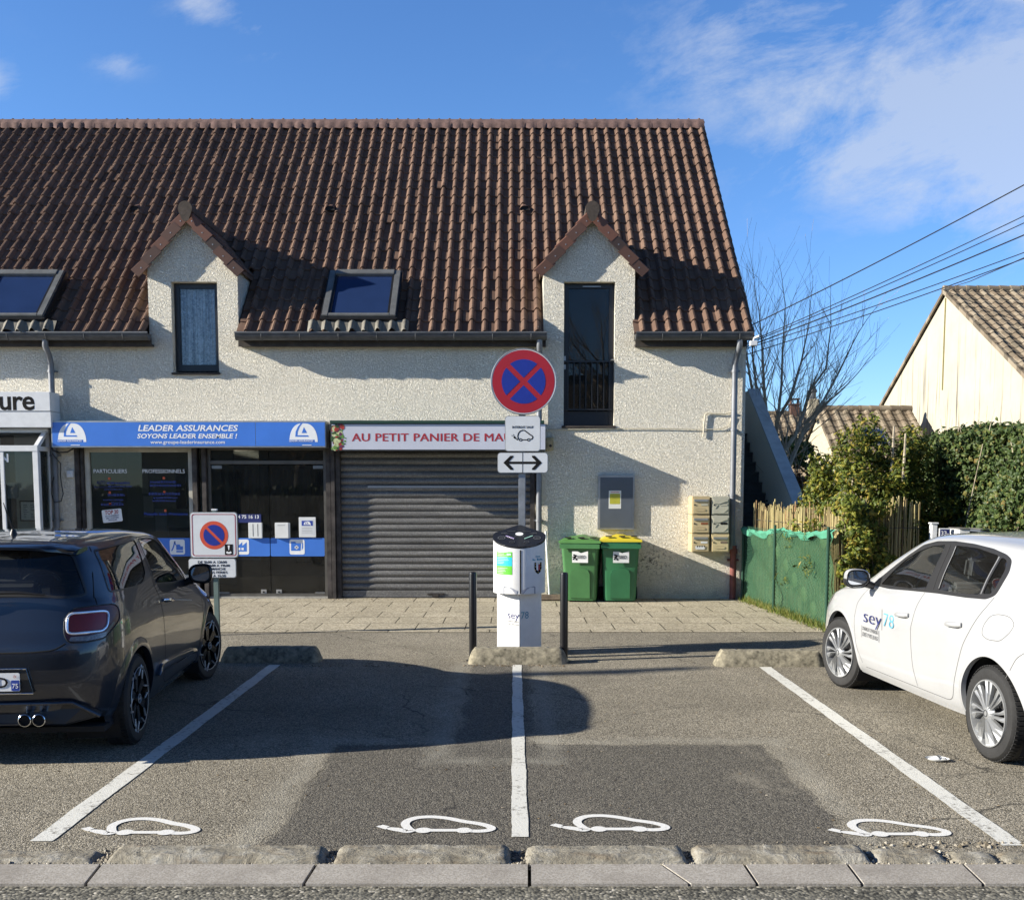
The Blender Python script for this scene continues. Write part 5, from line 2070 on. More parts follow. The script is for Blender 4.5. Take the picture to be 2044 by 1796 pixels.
# ------------------------------------------------------------------ letter boxes and posts behind the white car
gp = thing('gate_post', 'white gate post at the end of the dark cane screen', 'gate post', (5.14, 13.0, 0))
a, b = at(1860, 1046, 13.0), at(1872, 1046, 13.0)
mb = MB()
mb.box(a.x, b.x, 13.0, 13.08, 0, a.z)
mb.build('post', M['white_pvc'], gp, bev=.008)
mb = MB()
mb.box(a.x - .01, b.x + .01, 12.99, 13.09, a.z + .001, a.z + .02)
mb.build('cap', M['white_pvc'], gp, bev=.004)
for (pxa, pxb, py, lab, m_, kind) in ((1875, 1897, 1054, 'blue house number plate 33 Bis above the white car roof', M['print_navy'], 'n'),
                                       (1915, 1937, 1054, 'white letter box peeking over the white car roof', M['white_pvc'], 'b'),
                                       (1957, 1978, 1055, 'grey letter box in front of the sunlit ivy hedge', M['panel_grey'], 'b')):
    a, b = at(pxa, py, 12.9), at(pxb, py, 12.9)
    w_ = b.x - a.x
    t_ = thing('house_number_plate' if kind == 'n' else 'letter_box', lab, 'number plate' if kind == 'n' else 'letter box', ((a.x + b.x) / 2, 12.9, 0))
    mb = MB()
    if kind == 'n':
        mb.box(a.x, b.x, 12.9, 12.915, a.z - .18, a.z)
        mb.build('plate', M['white_pvc'], t_, bev=.003)
        mb = MB()
        mb.box(a.x + .012, b.x - .012, 12.8965, 12.8995, a.z - .165, a.z - .014)
        mb.build('plate_face', m_, t_)
        text('33', .075, (a.x + .018, 12.896, a.z - .085), M['print_white'], t_, align='LEFT', weight=.01)
        text('Bis', .035, (b.x - .014, 12.896, a.z - .085), M['print_white'], t_, align='RIGHT', weight=.01)
    else:
        mb.box(a.x, b.x, 12.9, 13.2, a.z - .35, a.z - .012)
        mb.build('box', m_, t_, bev=.008)
        mb = MB()
        mb.box(a.x - .008, b.x + .008, 12.885, 13.21, a.z - .012, a.z)
        mb.build('lid', M['alu'] if kind == 'b' else m_, t_, bev=.003)
    mb = MB()
    mb.tube([((a.x + b.x) / 2, 13.0, 0), ((a.x + b.x) / 2, 13.0, a.z - .1)], .025, 8)
    mb.build('post', M['zinc_dark'], t_, smooth=True)

# ------------------------------------------------------------------ grass along the net fence
n = 2600
t = rng.random(n)
gx = 3.60 + .34 * t + rng.normal(0, .07, n) - .05
gy = 16.4 - 3.6 * t
h = rng.uniform(.04, .16, n) * (1 - .3 * rng.random(n)) * (1.1 - .5 * np.abs(gx - (3.6 + .34 * t)) / .2)
h = np.clip(h, .02, .2)
V, F = [], []
for i in range(n):
    an = rng.random() * PI
    dx_, dy_ = math.cos(an) * .006, math.sin(an) * .006
    lx, ly = rng.normal(0, .4) * h[i], rng.normal(0, .4) * h[i]
    V += [(gx[i] - dx_, gy[i] - dy_, .0), (gx[i] + dx_, gy[i] + dy_, .0), (gx[i] + lx, gy[i] + ly, h[i])]
    F.append((3 * i, 3 * i + 1, 3 * i + 2))
mb = MB()
mb.add(V, F)
g = tag(mb.build('grass', M['grass'], None, recalc=False), 'rough grass growing along the foot of the green net fence', 'grass', kind='stuff')

# ------------------------------------------------------------------ across the road, behind the viewer: what the panes and the paint mirror
oh, rf = house('facing_house', 'house across the road that the glass mirrors', -16, 12, -21.5, -17.0, 3.6, 6.6, M['stucco_far'], M['tile_grey'], .6, .6, 6)
mb = MB()
for x_ in (-13, -8.5, -4, 1, 5.5, 9):
    mb.box(x_, x_ + 1.3, -12.55, -12.49, 1.0, 2.3)
mb.build('window', M['black_frame'], oh)
hh = thing('roadside_hedge', 'hedge across the road', 'hedge', (0, -9, 0))
P = np.stack([rng.uniform(-34, 34, 9000), rng.normal(-9, .35, 9000), rng.uniform(0, 1.7, 9000)], 1)
leaves(P, np.tile(np.array([0, 1., .3]), (9000, 1)), .22, M['leaf_ivy'], 'foliage', hh, 1.3)
mb = MB()
mb.box(-34, 34, -9.3, -8.9, 0, 1.55)
mb.build('hedge_core', M['soil'], hh)
for k, (x_, lab) in enumerate(((-9, 'bare tree across the road, left'), (3.5, 'bare tree across the road, right'))):
    o = thing('bare_tree', lab, 'tree', (x_, -10.5, 0), group='bare trees across the road')
    tr, tw = MB(), MB()
    pts = [Vector((x_, -10.5, 0)), Vector((x_ + .1, -10.5, 2)), Vector((x_ + .2, -10.6, 4.5)), Vector((x_ + .1, -10.5, 7))]
    tr.tube(pts, [.2, .16, .11, .04], 8)
    for j in range(26):
        t_ = rng.uniform(.9, 2.9)
        b0 = pts[int(t_)].lerp(pts[int(t_) + 1], t_ % 1)
        twigs(tw, b0, Vector((rng.normal(0, 1), rng.normal(0, 1), .7)).normalized(), 2.6, .05, 2)
    tr.build('trunk', M['bark'], o, smooth=True)
    tw.build('crown', M['bark_dark'], o, recalc=False)
up_ = thing('utility_pole', 'wooden pole beside the road left of the view that throws a soft shadow', 'pole', (-21, 5.2, 0))
mb = MB()
mb.tube([(-21, 5.35, 0), (-21, 5.35, 9.2)], [.15, .10], 12)
mb.build('shaft', M['wood'], up_, smooth=True)
MB().box(-21.6, -20.4, 5.3, 5.4, 8.6, 8.72).build('cross_arm', M['wood'], up_)
up_ = thing('utility_pole', 'tall wooden pole right of the ivy hedge that carries the overhead cables', 'pole', (11.0, 14.1, 0))
MB().tube([(11.0, 14.1, 0), (11.0, 14.1, 8.6)], [.15, .10], 12).build('shaft', M['wood'], up_, smooth=True)
MB().box(10.9, 11.1, 13.95, 14.02, 6.8, 8.4).build('bracket_rail', M['zinc_dark'], up_)
# ------------------------------------------------------------------ on and against the facade
# grey meter cabinet with a poster
a, b = at(1193, 1057, YF - .06), at(1267, 948, YF - .06)
cb = thing('notice_board', 'dark grey notice board in an aluminium frame above the bins', 'notice board', ((a.x + b.x) / 2, YF, a.z))
mb = MB()
mb.box(a.x, b.x, YF - .06, YF - .005, a.z, b.z)
mb.build('frame', M['alu'], cb, bev=.006)
mb = MB()
mb.box(a.x + .035, b.x - .025, YF - .064, YF - .0605, a.z + .03, b.z - .035)
mb.build('board_face', M['panel_grey'], cb)
a, b = at(1215, 1015, YF - .066), at(1240, 979, YF - .066)
ps = thing('poster', 'small white sheet with yellow square taped on the grey board', 'poster', ((a.x + b.x) / 2, YF - .066, a.z))
mb = MB()
mb.box(a.x, b.x, YF - .0665, YF - .0645, a.z, b.z)
mb.build('sheet', M['paper'], ps)
mb = MB()
w_ = b.x - a.x
mb.prism([(x_, YF - .0675, z_) for x_, z_ in rounded(a.x + .015, b.x - .015, a.z + .07, a.z + .07 + w_ - .03, .015)], (0, .0008, 0))
mb.build('yellow_square', plain('yellow_print', (.42, .40, .04), .6), ps)
mb = MB()
mb.box(a.x + .03, b.x - .03, YF - .0675, YF - .0667, b.z - .03, b.z - .018)
mb.build('pink_heading', plain('pink_print', (.6, .25, .22), .6), ps)

# intercom
a, b = at(1090, 899, YF - .05), at(1105, 873, YF - .05)
it = thing('wall_intercom', 'stained cream key box on the wall right of the grocery sign', 'intercom', ((a.x + b.x) / 2, YF, a.z))
mb = MB()
mb.box(a.x, b.x, YF - .055, YF - .004, a.z, b.z)
mb.build('housing', plain('stained_cream', (.40, .34, .20), .6, 0, .5, 14), it, bev=.008)
mb = MB()
mb.box(a.x + .03, b.x - .015, YF - .062, YF - .0555, a.z + .03, b.z - .05)
mb.build('front_plate', M['mail_tan'], it, bev=.004)
mb = MB()
mb.lathe([(0, -.012), (.02, -.010), (.024, .004)], ((a.x + b.x) / 2 + .01, YF - .062, a.z + .07), 'y', 14)
mb.build('knob', M['wood_dark'], it, smooth=True)

# cables clipped on the wall
mb = MB()
pts = [at(px, py, YF - .018) for px, py in ((1092, 857), (1160, 857), (1240, 855), (1320, 855), (1400, 857), (1440, 856), (1455, 849), (1462, 830))]
mb.tube(pts, .007, 6)
tag(mb.build('wall_cable', M['cable_light'], None, smooth=True), 'thin cable running across the wall below the french window', 'cable')
mb = MB()
pts = [at(px, py, YF - .022) for px, py in ((1462, 822), (1448, 826), (1412, 824), (1407, 828), (1405, 848), (1404, 866), (1403, 872))]
mb.tube(pts, .011, 6)
tag(mb.build('wall_cable', M['cable_light'], None, smooth=True), 'cream bent conduit hooked on the wall left of the right downpipe', 'cable')
mb = MB()
pts = [at(px, py, YF - .12) for px, py in ((103, 893), (106, 899), (118, 903), (135, 902), (150, 893))]
mb.tube(pts, .012, 6)
tag(mb.build('wall_cable', M['cable'], None, smooth=True), 'black cable looping under the left end of blue sign', 'cable')
mb = MB()
pts = [at(px, py, YF - .13) for px, py in ((104, 905), (121, 925), (121, 948), (122, 962), (126, 985), (122, 1000), (108, 1003), (103, 985), (104, 962), (108, 952))]
mb.tube(pts, .008, 6)
tag(mb.build('wall_cable', M['cable'], None, smooth=True), 'loose black cable looped around the left downpipe', 'cable')
mb = MB()
p = at(140, 946, YF - .03)
mb.box(p.x - .05, p.x + .05, YF - .05, YF - .004, p.z - .05, p.z + .05)
mb.lathe([(0, -.015), (.022, -.012), (.026, .004)], (p.x, YF - .05, p.z), 'y', 12)
tag(mb.build('doorbell', M['white_pvc'], None, bev=.006), 'white push button box on the pier beside the left downpipe', 'doorbell')


# ------------------------------------------------------------------ mailboxes
def mailbox(px0, px1, py0, py1, m, label, style, plate_m, sticker=False):
    yf = YF - .36
    a, b = at(px0, py1, yf), at(px1, py0, yf)
    t = thing('mailbox', label, 'mailbox', ((a.x + b.x) / 2, yf + .18, a.z), group='mailboxes stacked on the wall')
    w, h = b.x - a.x, b.z - a.z
    mb = MB()
    mb.box(a.x + .004, b.x - .004, yf, YF - .004, a.z + .003, b.z - .003)
    mb.build('box', m, t, bev=.006)
    mb = MB()
    mb.box(a.x + .018, b.x - .018, yf - .012, yf - .001, a.z + .016, b.z - .035)
    dr = mb.build('door', m, t, bev=.004)
    if style == 'a':
        mb = MB()
        mb.box(a.x + .03, b.x - .03, yf - .028, yf - .0125, b.z - .085, b.z - .05)
        mb.build('flap', M['alu'], t, bev=.004)
        mb = MB()
        mb.prism([(x_, yf - .018, z_) for x_, z_ in rounded(a.x + .06, b.x - .07, a.z + .05, a.z + .09, .018)], (0, .006, 0))
        mb.build('relief', m, dr, bev=.003)
    else:
        mb = MB()
        mb.prism([(a.x + .03, yf - .022, b.z - .045), (a.x + .03, yf - .022, b.z - .11), (a.x + .12, yf - .022, b.z - .12), (b.x - .07, yf - .022, b.z - .085), (b.x - .03, yf - .022, b.z - .08), (b.x - .03, yf - .022, b.z - .045)], (0, .009, 0))
        mb.build('flap', m, t, bev=.004)
        mb = MB()
        mb.prism([(a.x + .05, yf - .018, a.z + .09), (a.x + .075, yf - .018, a.z + .11), (a.x + .10, yf - .018, a.z + .15), (a.x + .06, yf - .018, a.z + .12)], (0, .006, 0))
        mb.prism([(b.x - .10, yf - .018, a.z + .03), (b.x - .06, yf - .018, a.z + .05), (b.x - .03, yf - .018, a.z + .09), (b.x - .07, yf - .018, a.z + .05)], (0, .006, 0))
        mb.build('relief', m, dr, bev=.002)
    mb = MB()
    mb.box(b.x - .14, b.x - .035, yf - .016, yf - .0125, a.z + h * .48, a.z + h * .59)
    np_ = mb.build('name_plate', plate_m, dr, bev=.002)
    mb = MB()
    mb.lathe([(0, -.008), (.011, -.008), (.012, .003)], (a.x + .04, yf - .012, a.z + h * .53), 'y', 12)
    mb.build('lock', M['black'], dr)
    if sticker:
        mb = MB()
        mb.prism([(x_, yf - .0195, z_) for x_, z_ in rounded(a.x + .055, b.x - .075, a.z + .045, a.z + .10, .02)], (0, .001, 0))
        s_ = mb.build('torn_sticker', M['paper'], dr)
        mb = MB()
        for k in range(4):
            xx = a.x + .075 + k * .035
            mb.add([(xx, yf - .0205, a.z + .10), (xx + .03, yf - .0205, a.z + .10), (xx + .012, yf - .0205, a.z + .075)], [(0, 1, 2)])
        mb.build('torn_marks', M['black_print'], dr, recalc=False)


tan, gre = M['mail_tan'], M['mail_grey']
rp = plain('rusty_plate', (.25, .08, .03), .6, 0, .4, 30)
mailbox(1381, 1418, 990, 1027, tan, 'tan mailbox at top left of the six, metal flap and blank name plate', 'a', M['mail_grey'])
mailbox(1380.5, 1417.5, 1027.5, 1064.5, tan, 'tan mailbox at middle left of the six, rust stained name plate', 'a', rp)
mailbox(1380, 1417, 1065, 1102, tan, 'tan mailbox at bottom left of the six, torn white sticker on its door', 'a', M['paper'], True)
mailbox(1420, 1457, 990.5, 1027, gre, 'grey beige mailbox at top right of the six, swooping flap', 'b', gre)
mailbox(1419.5, 1456.5, 1027.5, 1064.5, gre, 'grey beige mailbox at middle right of the six, dark slot', 'b', M['black_print'])
mailbox(1419, 1456.5, 1065, 1102, plain('pale_tan_mailbox', (.54, .45, .26), .4, 0, .06), 'pale tan mailbox at bottom right of the six beside the grey boxes', 'a', M['wood'])


# ------------------------------------------------------------------ wheelie bins
def bin_(x, y, rot, body, lid, label, sticker_m, side_sticker=False, open_gap=0.0):
    t = thing('wheelie_bin', label, 'bin', (x, y, 0), rot, group='wheelie bins against the wall')
    wt, wb, dt, db, h = .285, .235, .34, .25, .96
    mb = MB()
    secs = []
    for (z, w, d, yo) in ((.03, wb, db, .04), (.10, wb + .008, db + .01, .038), (.52, (wb + wt) / 2, (db + dt) / 2, .02), (.90, wt, dt, 0)):
        secs.append([(x_, y_ + yo, z) for x_, y_ in rounded(-w, w, -d, d, .05, 4)])
    n = len(secs[0])
    vs = [p for s in secs for p in s]
    fs = [(k * n + i, k * n + (i + 1) % n, (k + 1) * n + (i + 1) % n, (k + 1) * n + i) for k in range(3) for i in range(n)]
    fs.append(tuple(range(n))[::-1])
    mb.add(vs, fs)
    # rim and collar
    for (z0, z1, g) in ((.885, .935, .022), (.845, .885, .012)):
        o1 = rounded(-wt - g, wt + g, -dt - g, dt + g, .06, 4)
        mb.prism([(x_, y_, z0) for x_, y_ in o1], (0, 0, z1 - z0))
    bd = mb.build('body', body, t, local=True, smooth=True, angle=35)
    # raised front panel
    mb = MB()
    pts = []
    for (xx, zz) in ((-.155, .06), (-.155, .44), (-.13, .50), (-.07, .525), (.07, .525), (.13, .50), (.155, .44), (.155, .06)):
        yy = -(db + (dt - db) * (zz / .9)) + .04 * (1 - zz / .9) - .012
        pts.append((xx, yy, zz))
    mb.prism(pts, (0, .03, 0))
    mb.build('front_panel', body, t, local=True, bev=.008, smooth=True)
    # comb lip
    mb = MB()
    for i in range(9):
        xx = -wt + .05 + i * (2 * wt - .1) / 8
        mb.box(xx - .005, xx + .005, -dt - .035, -dt - .006, .835, .89)
    mb.box(-wt - .015, wt + .015, -dt - .038, -dt - .03, .83, .895)
    mb.build('lift_comb', body, t, local=True)
    # lid
    mb = MB()
    lv, lf = [], []
    g = .03
    nx, ny = 12, 10
    for j in range(ny + 1):
        for i in range(nx + 1):
            u_, v_ = i / nx * 2 - 1, j / ny * 2 - 1
            zz = .945 + open_gap * (1 - j / ny) + .055 * (1 - abs(u_) ** 4) * (1 - abs(v_) ** 4) + (.02 if abs(u_) < .3 and v_ > -.6 else 0)
            lv.append((u_ * (wt + g), v_ * (dt + g), zz))
    for j in range(ny):
        for i in range(nx):
            k = j * (nx + 1) + i
            lf.append((k, k + 1, k + nx + 2, k + nx + 1))
    per = [i for i in range(nx + 1)] + [(j + 1) * (nx + 1) - 1 for j in range(1, ny + 1)] + [ny * (nx + 1) + i for i in range(nx - 1, -1, -1)] + [j * (nx + 1) for j in range(ny - 1, 0, -1)]
    b0 = len(lv)
    for p in per:
        q = lv[p]
        lv.append((q[0] * 1.01, q[1] * 1.01, q[2] - .035))
    for k in range(len(per)):
        k2 = (k + 1) % len(per)
        lf.append((per[k2], per[k], b0 + k, b0 + k2))
    mb.add(lv, lf)
    ld = mb.build('lid', lid, t, local=True, smooth=True, angle=40)
    mb = MB()
    for xx in (-.18, 0.02, .2):
        mb.box(xx - .05, xx + .05, -dt - .012, -dt + .06, .985 + open_gap, 1.0 + open_gap)
    mb.build('lid_handle', M['dark'] if True else lid, ld, local=True, bev=.006)
    mb = MB()
    mb.tube([(-wt, dt + .06, .94), (wt, dt + .06, .94)], .015, 8)
    for xx in (-wt, wt):
        mb.box(xx - .012, xx + .012, dt - .01, dt + .07, .90, .96)
    mb.build('grip_bar', body, t, local=True, smooth=True)
    for s in (-1, 1):
        mb = MB()
        mb.lathe([(0, -.022), (.07, -.022), (.095, -.02), (.10, 0), (.095, .02), (.07, .022), (0, .022)], (s * (wb + .03), db + .02, .10), 'x', 20)
        mb.build('wheel', M['rubber'], t, local=True, smooth=True)
    # sticker on the front
    zc = .70
    yy = -(db + (dt - db) * (zc / .9)) - .006
    til = (dt - db - .04) / .9
    mb = MB()
    pts = [(-.115, zc - .085), (.125, zc - .085), (.125, zc + .09), (.02, zc + .06), (-.03, zc + .085), (-.115, zc + .085)]
    mb.add([(x_, yy - (z_ - zc) * til - .008, z_) for x_, z_ in pts], [tuple(range(len(pts)))])
    sk = mb.build('sticker', sticker_m, t, local=True, recalc=False)
    text('SIEED', .068, (.025, yy - .012, zc - .022), M['zinc_dark'], t, rot=(PI / 2 + math.atan(til), 0, 0), local=True, weight=.012, width=.135)
    mb = MB()
    for (x_, z_, r_) in ((-.085, .03, .014), (-.06, .02, .016), (-.075, -.005, .02), (-.092, -.03, .014), (-.05, -.035, .016), (-.10, .0, .010)):
        mb.disc((x_, yy - .011 - z_ * til, zc + z_), (1, 0, 0), (0, -til, 1), r_, 8)
    mb.build('sticker_mark', M['black_print'], t, local=True, recalc=False)
    if side_sticker:
        mb = MB()
        xs_ = -(wb + (wt - wb) * (.62 / .9)) - .006
        mb.add([(xs_ + .006, -.12, .53), (xs_ + .006, .12, .53), (xs_ - .012, .12, .74), (xs_ - .012, -.12, .74)], [(0, 1, 2, 3)])
        mb.build('side_sticker', M['paper'], t, local=True, recalc=False)
    return t


pb1, pb2 = gat(1163, 1203), gat(1242, 1203)
bin_(pb1.x, pb1.y + .27, math.radians(-9), M['bin_green'], M['lid_green'], 'green wheelie bin with a green lid below the grey board', M['paper'], True)
bin_(pb2.x - .02, pb2.y + .25, math.radians(-3), M['bin_green_b'], M['lid_yellow'], 'green wheelie bin with a yellow lid nearer the mailboxes', M['paper'], False, .02)
mb = MB()
a, b = at(1089, 1050, YF - .10), at(1097, 1190, YF - .28)
mb.tube([at(1089, 1060, YF - .10), Vector((b.x, YF - .28, .03))], .014, 8)
tag(mb.build('leaning_pole', M['white_pvc'], None, smooth=True), 'thin white pole leaning on the wall beside the middle downpipe', 'pole')
mb = MB()
mb.box(.30, .86, 16.28, 16.36, .015, .10)
mb.box(.32, .84, 16.25, 16.28, .02, .05)
tag(mb.build('timber_plank', M['wood'], None, bev=.006), 'brown timber lying at the wall foot left of the bins', 'plank')


# ------------------------------------------------------------------ road signs
def arrow_sheet(parent, cx, cz, y, hw):
    mb = MB()
    for s in (-1, 1):
        mb.prism([(cx + s * x_, y, cz + z_) for x_, z_ in ((.004, -.013), (.17, -.013), (.17, .013), (.004, .013))], (0, .001, 0))
        mb.prism([(cx + s * x_, y - .0005, cz + z_) for x_, z_ in ((.205, 0), (.13, .075), (.10, .075), (.10, .06), (.158, 0), (.10, -.06), (.10, -.075), (.13, -.075))], (0, .001, 0))
    mb.box(cx - .0025, cx + .0025, y, y + .001, cz - .105, cz + .105)
    mb.build('double_arrow', M['black_print'], parent)


def plate_sign(name, parent, x0, x1, z0, z1, y, r, face):
    mb = MB()
    mb.prism([(x_, y, z_) for x_, z_ in rounded(x0, x1, z0, z1, r)], (0, .028, 0))
    o = mb.build(name, M['alu'], parent, bev=.004)
    mb = MB()
    mb.prism([(x_, y - .0015, z_) for x_, z_ in rounded(x0 + .006, x1 - .006, z0 + .006, z1 - .006, r * .9)], (0, .001, 0))
    mb.build('sheet', face, o)
    return o


def ev_shape(stroke, s=1.0):
    """outline of the plug-in car pictogram in unit width; list of 2D polygons."""
    path = [(.17, .18), (.21, .13), (.25, .15), (.26, .25), (.24, .45), (.27, .70), (.36, .90), (.48, .99), (.58, .97), (.70, .80), (.84, .60), (.95, .48), (.99, .36), (.96, .22), (.90, .16), (.83, .14)]
    return path


def stroke_poly(path, w):
    L, R = [], []
    for i, p in enumerate(path):
        a = Vector(path[max(0, i - 1)])
        b = Vector(path[min(len(path) - 1, i + 1)])
        d = (b - a).normalized()
        n = Vector((-d.y, d.x))
        L.append(Vector(p) + n * w / 2)
        R.append(Vector(p) - n * w / 2)
    return L, R


SGY = 11.42
sx_ = at(1042, 900, SGY).x
sg = thing('road_sign', 'tall post with round no stopping sign, electric car plate and double arrow plate', 'road sign', (sx_, SGY + .07, 0))
mb = MB()
mb.box(sx_ - .038, sx_ + .038, SGY + .03, SGY + .07, 0, at(1042, 712, SGY).z)
mb.build('post', M['steel'], sg, bev=.006)
c = at(1045, 761.5, SGY)
R_ = 65 * SGY / FPX
mb = MB()
mb.lathe([(0, .03), (R_ - .02, .03), (R_, .025), (R_, -.003), (R_ - .006, -.005), (R_ - .012, -.003), (R_ - .013, .0), (0, .0)], c, 'y', 64)
rs_ = mb.build('round_plate', M['alu'], sg, smooth=True, angle=30)
ux, uz = Vector((1, 0, 0)), Vector((0, 0, 1))
mb = MB()
mb.disc(c + Vector((0, -.002, 0)), ux, uz, R_ - .012, 64)
mb.build('white_rim', M['white_sheet'], rs_)
mb = MB()
mb.disc(c + Vector((0, -.0035, 0)), ux, uz, R_ * .945, 64)
mb.build('red_disc', M['sign_red'], rs_)
mb = MB()
ri = R_ * .665
hw = R_ * .078
for k in range(4):
    a0 = PI / 4 + k * PI / 2 + math.asin(hw / ri)
    a1 = PI / 4 + (k + 1) * PI / 2 - math.asin(hw / ri)
    am = (a0 + a1) / 2
    pts = [c + Vector((math.cos(am), -.005, math.sin(am))) * 1.0]
    inner = hw * math.sqrt(2)
    pts = [Vector((c.x + inner * math.cos(am), c.y - .005, c.z + inner * math.sin(am)))]
    for i in range(17):
        a_ = a0 + (a1 - a0) * i / 16
        pts.append(Vector((c.x + ri * math.cos(a_), c.y - .005, c.z + ri * math.sin(a_))))
    mb.poly(pts)
mb.build('blue_quarters', M['sign_blue'], rs_)
a, b = at(1008, 901, SGY), at(1079, 830, SGY)
sq = plate_sign('square_plate', sg, a.x, b.x, a.z, b.z, SGY, .035, M['white_sheet'])
mid = (a.x + b.x) / 2
text('INTERDIT SAUF', .034, (mid, SGY - .003, b.z - .13), M['black_print'], sq, weight=.006, width=.225)
mb = MB()
W_ = .215
x0_, z0_ = mid - .105, a.z + .11
path = [(x0_ + p[0] * W_, z0_ + p[1] * .115) for p in ev_shape(0)]
Lp, Rp = stroke_poly(path, .0115)
for i in range(len(path) - 1):
    mb.prism([(q.x, SGY - .003, q.y) for q in (Lp[i], Lp[i + 1], Rp[i + 1], Rp[i])], (0, .001, 0))
mb.box(x0_ + .42 * W_, x0_ + .74 * W_, SGY - .003, SGY - .002, z0_ + .008, z0_ + .018)
for xx in (.38, .78):
    mb.ring((x0_ + xx * W_, SGY - .0032, z0_ + .013), ux, uz, .009, .017, 20)
mb.prism([(x0_ + q[0], SGY - .003, z0_ + q[1]) for q in ((.036, .018), (.012, .028), (.004, .045), (.016, .055), (.034, .035))], (0, .001, 0))
for q in ((-.004, .052, -.018, .062), (.008, .058, .000, .072)):
    mb.prism([(x0_ + q[0], SGY - .003, z0_ + q[1]), (x0_ + q[0] + .006, SGY - .003, z0_ + q[1] + .004), (x0_ + q[2] + .006, SGY - .003, z0_ + q[3]), (x0_ + q[2], SGY - .003, z0_ + q[3] - .004)], (0, .001, 0))
mb.build('electric_car_pictogram', M['black_print'], sq)
a, b = at(993, 944, SGY), at(1094, 903, SGY)
aw = plate_sign('arrow_plate', sg, a.x, b.x, a.z, b.z, SGY, .035, M['white_sheet'])
arrow_sheet(aw, (a.x + b.x) / 2 - .002, (a.z + b.z) / 2, SGY - .003, .2)
mb = MB()
for z_ in (.5, 2.2, 2.62, 2.85):
    mb.box(sx_ - .044, sx_ + .044, SGY + .026, SGY + .076, z_ - .012, z_ + .012)
mb.build('clamp', M['zinc'], sg)

LY = 12.55
lx = at(427, 1068, LY).x
ls = thing('road_sign', 'square no parking sign with a time plate on a short green post behind black car', 'road sign', (lx, LY + .06, 0))
mb = MB()
mb.box(lx - .03, lx + .03, LY + .03, LY + .07, 0, at(427, 1019, LY).z)
mb.build('post', plain('greenish_post', (.13, .18, .165), .5, .3, .2), ls, bev=.005)
mb = MB()
zt_ = at(427, 1019, LY).z
mb.box(lx - .034, lx + .034, LY + .026, LY + .074, zt_, zt_ + .02)
mb.build('post_cap', M['white_pvc'], ls, bev=.004)
a, b = at(381, 1113, LY), at(473.5, 1022, LY)
sq = plate_sign('square_plate', ls, a.x, b.x, a.z, b.z, LY, .04, M['white_sheet'])
mb = MB()
o1 = rounded(a.x + .022, b.x - .022, a.z + .022, b.z - .022, .03)
o2 = rounded(a.x + .03, b.x - .03, a.z + .03, b.z - .03, .026)
n = len(o1)
mb.add([(x_, LY - .003, z_) for x_, z_ in o1] + [(x_, LY - .003, z_) for x_, z_ in o2], [(i, (i + 1) % n, n + (i + 1) % n, n + i) for i in range(n)])
mb.build('red_border', M['sign_red'], sq, recalc=False)
c = at(427, 1068, LY - .003)
Rr = 28.2 * LY / FPX
mb = MB()
mb.disc(c, ux, uz, Rr, 48)
mb.build('red_disc', M['sign_orange'], sq)
mb = MB()
ri = Rr * .74
hw = Rr * .095
for s in (1, -1):
    base = PI / 4 if s > 0 else PI / 4 + PI
    da = math.asin(hw / ri)
    a0, a1 = base - PI / 2 + da, base + PI / 2 - da
    mb.poly([(c.x + ri * math.cos(a0 + (a1 - a0) * i / 24), c.y - .0015, c.z + ri * math.sin(a0 + (a1 - a0) * i / 24)) for i in range(25)])
mb.build('blue_halves', M['sign_blue'], sq)
da, db_ = at(449, 1107, LY - .003), at(464.5, 1086, LY - .003)
mb = MB()
mb.box(da.x, db_.x, LY - .0035, LY - .0025, da.z, db_.z)
ds_ = mb.build('disc_symbol_field', M['black_print'], sq)
mb = MB()
xm_ = (da.x + db_.x) / 2
mb.prism([(xm_ + x_, LY - .0045, da.z + z_) for x_, z_ in ((-.035, .025), (-.015, .012), (.015, .012), (.035, .025), (.02, .042), (0, .03), (-.02, .042))], (0, .0008, 0))
mb.prism([(xm_ + x_, LY - .0045, da.z + z_) for x_, z_ in ((-.012, .11), (.012, .11), (.003, .055), (-.003, .055))], (0, .0008, 0))
mb.build('disc_symbol', M['print_white'], sq)
a, b = at(377, 1153, LY), at(471, 1114.5, LY)
tp_ = plate_sign('time_plate', ls, a.x, b.x, a.z, b.z, LY, .03, M['white_sheet'])
mid = (a.x + b.x) / 2
for k, (s, w_) in enumerate((('DE 9h00 A 12h00', .34), ('ET DE 14h00 A 19h00', .41), ('SAUF DIMANCHE', .31), ('ET JOURS FERIES', .35), ('LIMITE A 1h30', .31))):
    text(s, .041, (mid, LY - .003, b.z - .056 - k * .0405), M['black_print'], tp_, weight=.008, width=w_)

# ------------------------------------------------------------------ charging station
cs = thing('charging_station', 'white twin electric charging station with dark sloping top behind the wheel stop', 'charging station', (.045, 11.2, 0))
cx_, cy_ = .045, 11.15
mb = MB()
col = [(-.234, .17), (-.234, .06), (-.215, .03), (-.004, -.14), (.004, -.14), (.088, -.075), (.215, .03), (.234, .06), (.234, .17)]
mb.prism([(cx_ + x_, cy_ + y_, 0.0) for x_, y_ in col], (0, 0, .72))
mb.build('column', M['white_paint'], cs, bev=.006)


def head_plan(s=1.0, n=22):
    """rounded towards the road, pointed at the back."""
    pts = []
    for i in range(n + 1):
        a = PI + PI * i / n
        pts.append((.272 * s * math.cos(a), .235 * s * math.sin(a) * 1.0))
    pts += [(.272 * s, .05 * s), (.25 * s, .095 * s), (.02 * s, .275 * s), (-.02 * s, .275 * s), (-.25 * s, .095 * s), (-.272 * s, .05 * s)]
    return pts


hp = head_plan()
zf, zb_ = 1.135, 1.335


def ztop(y):
    return zf + (zb_ - zf) * (y + .235) / .51


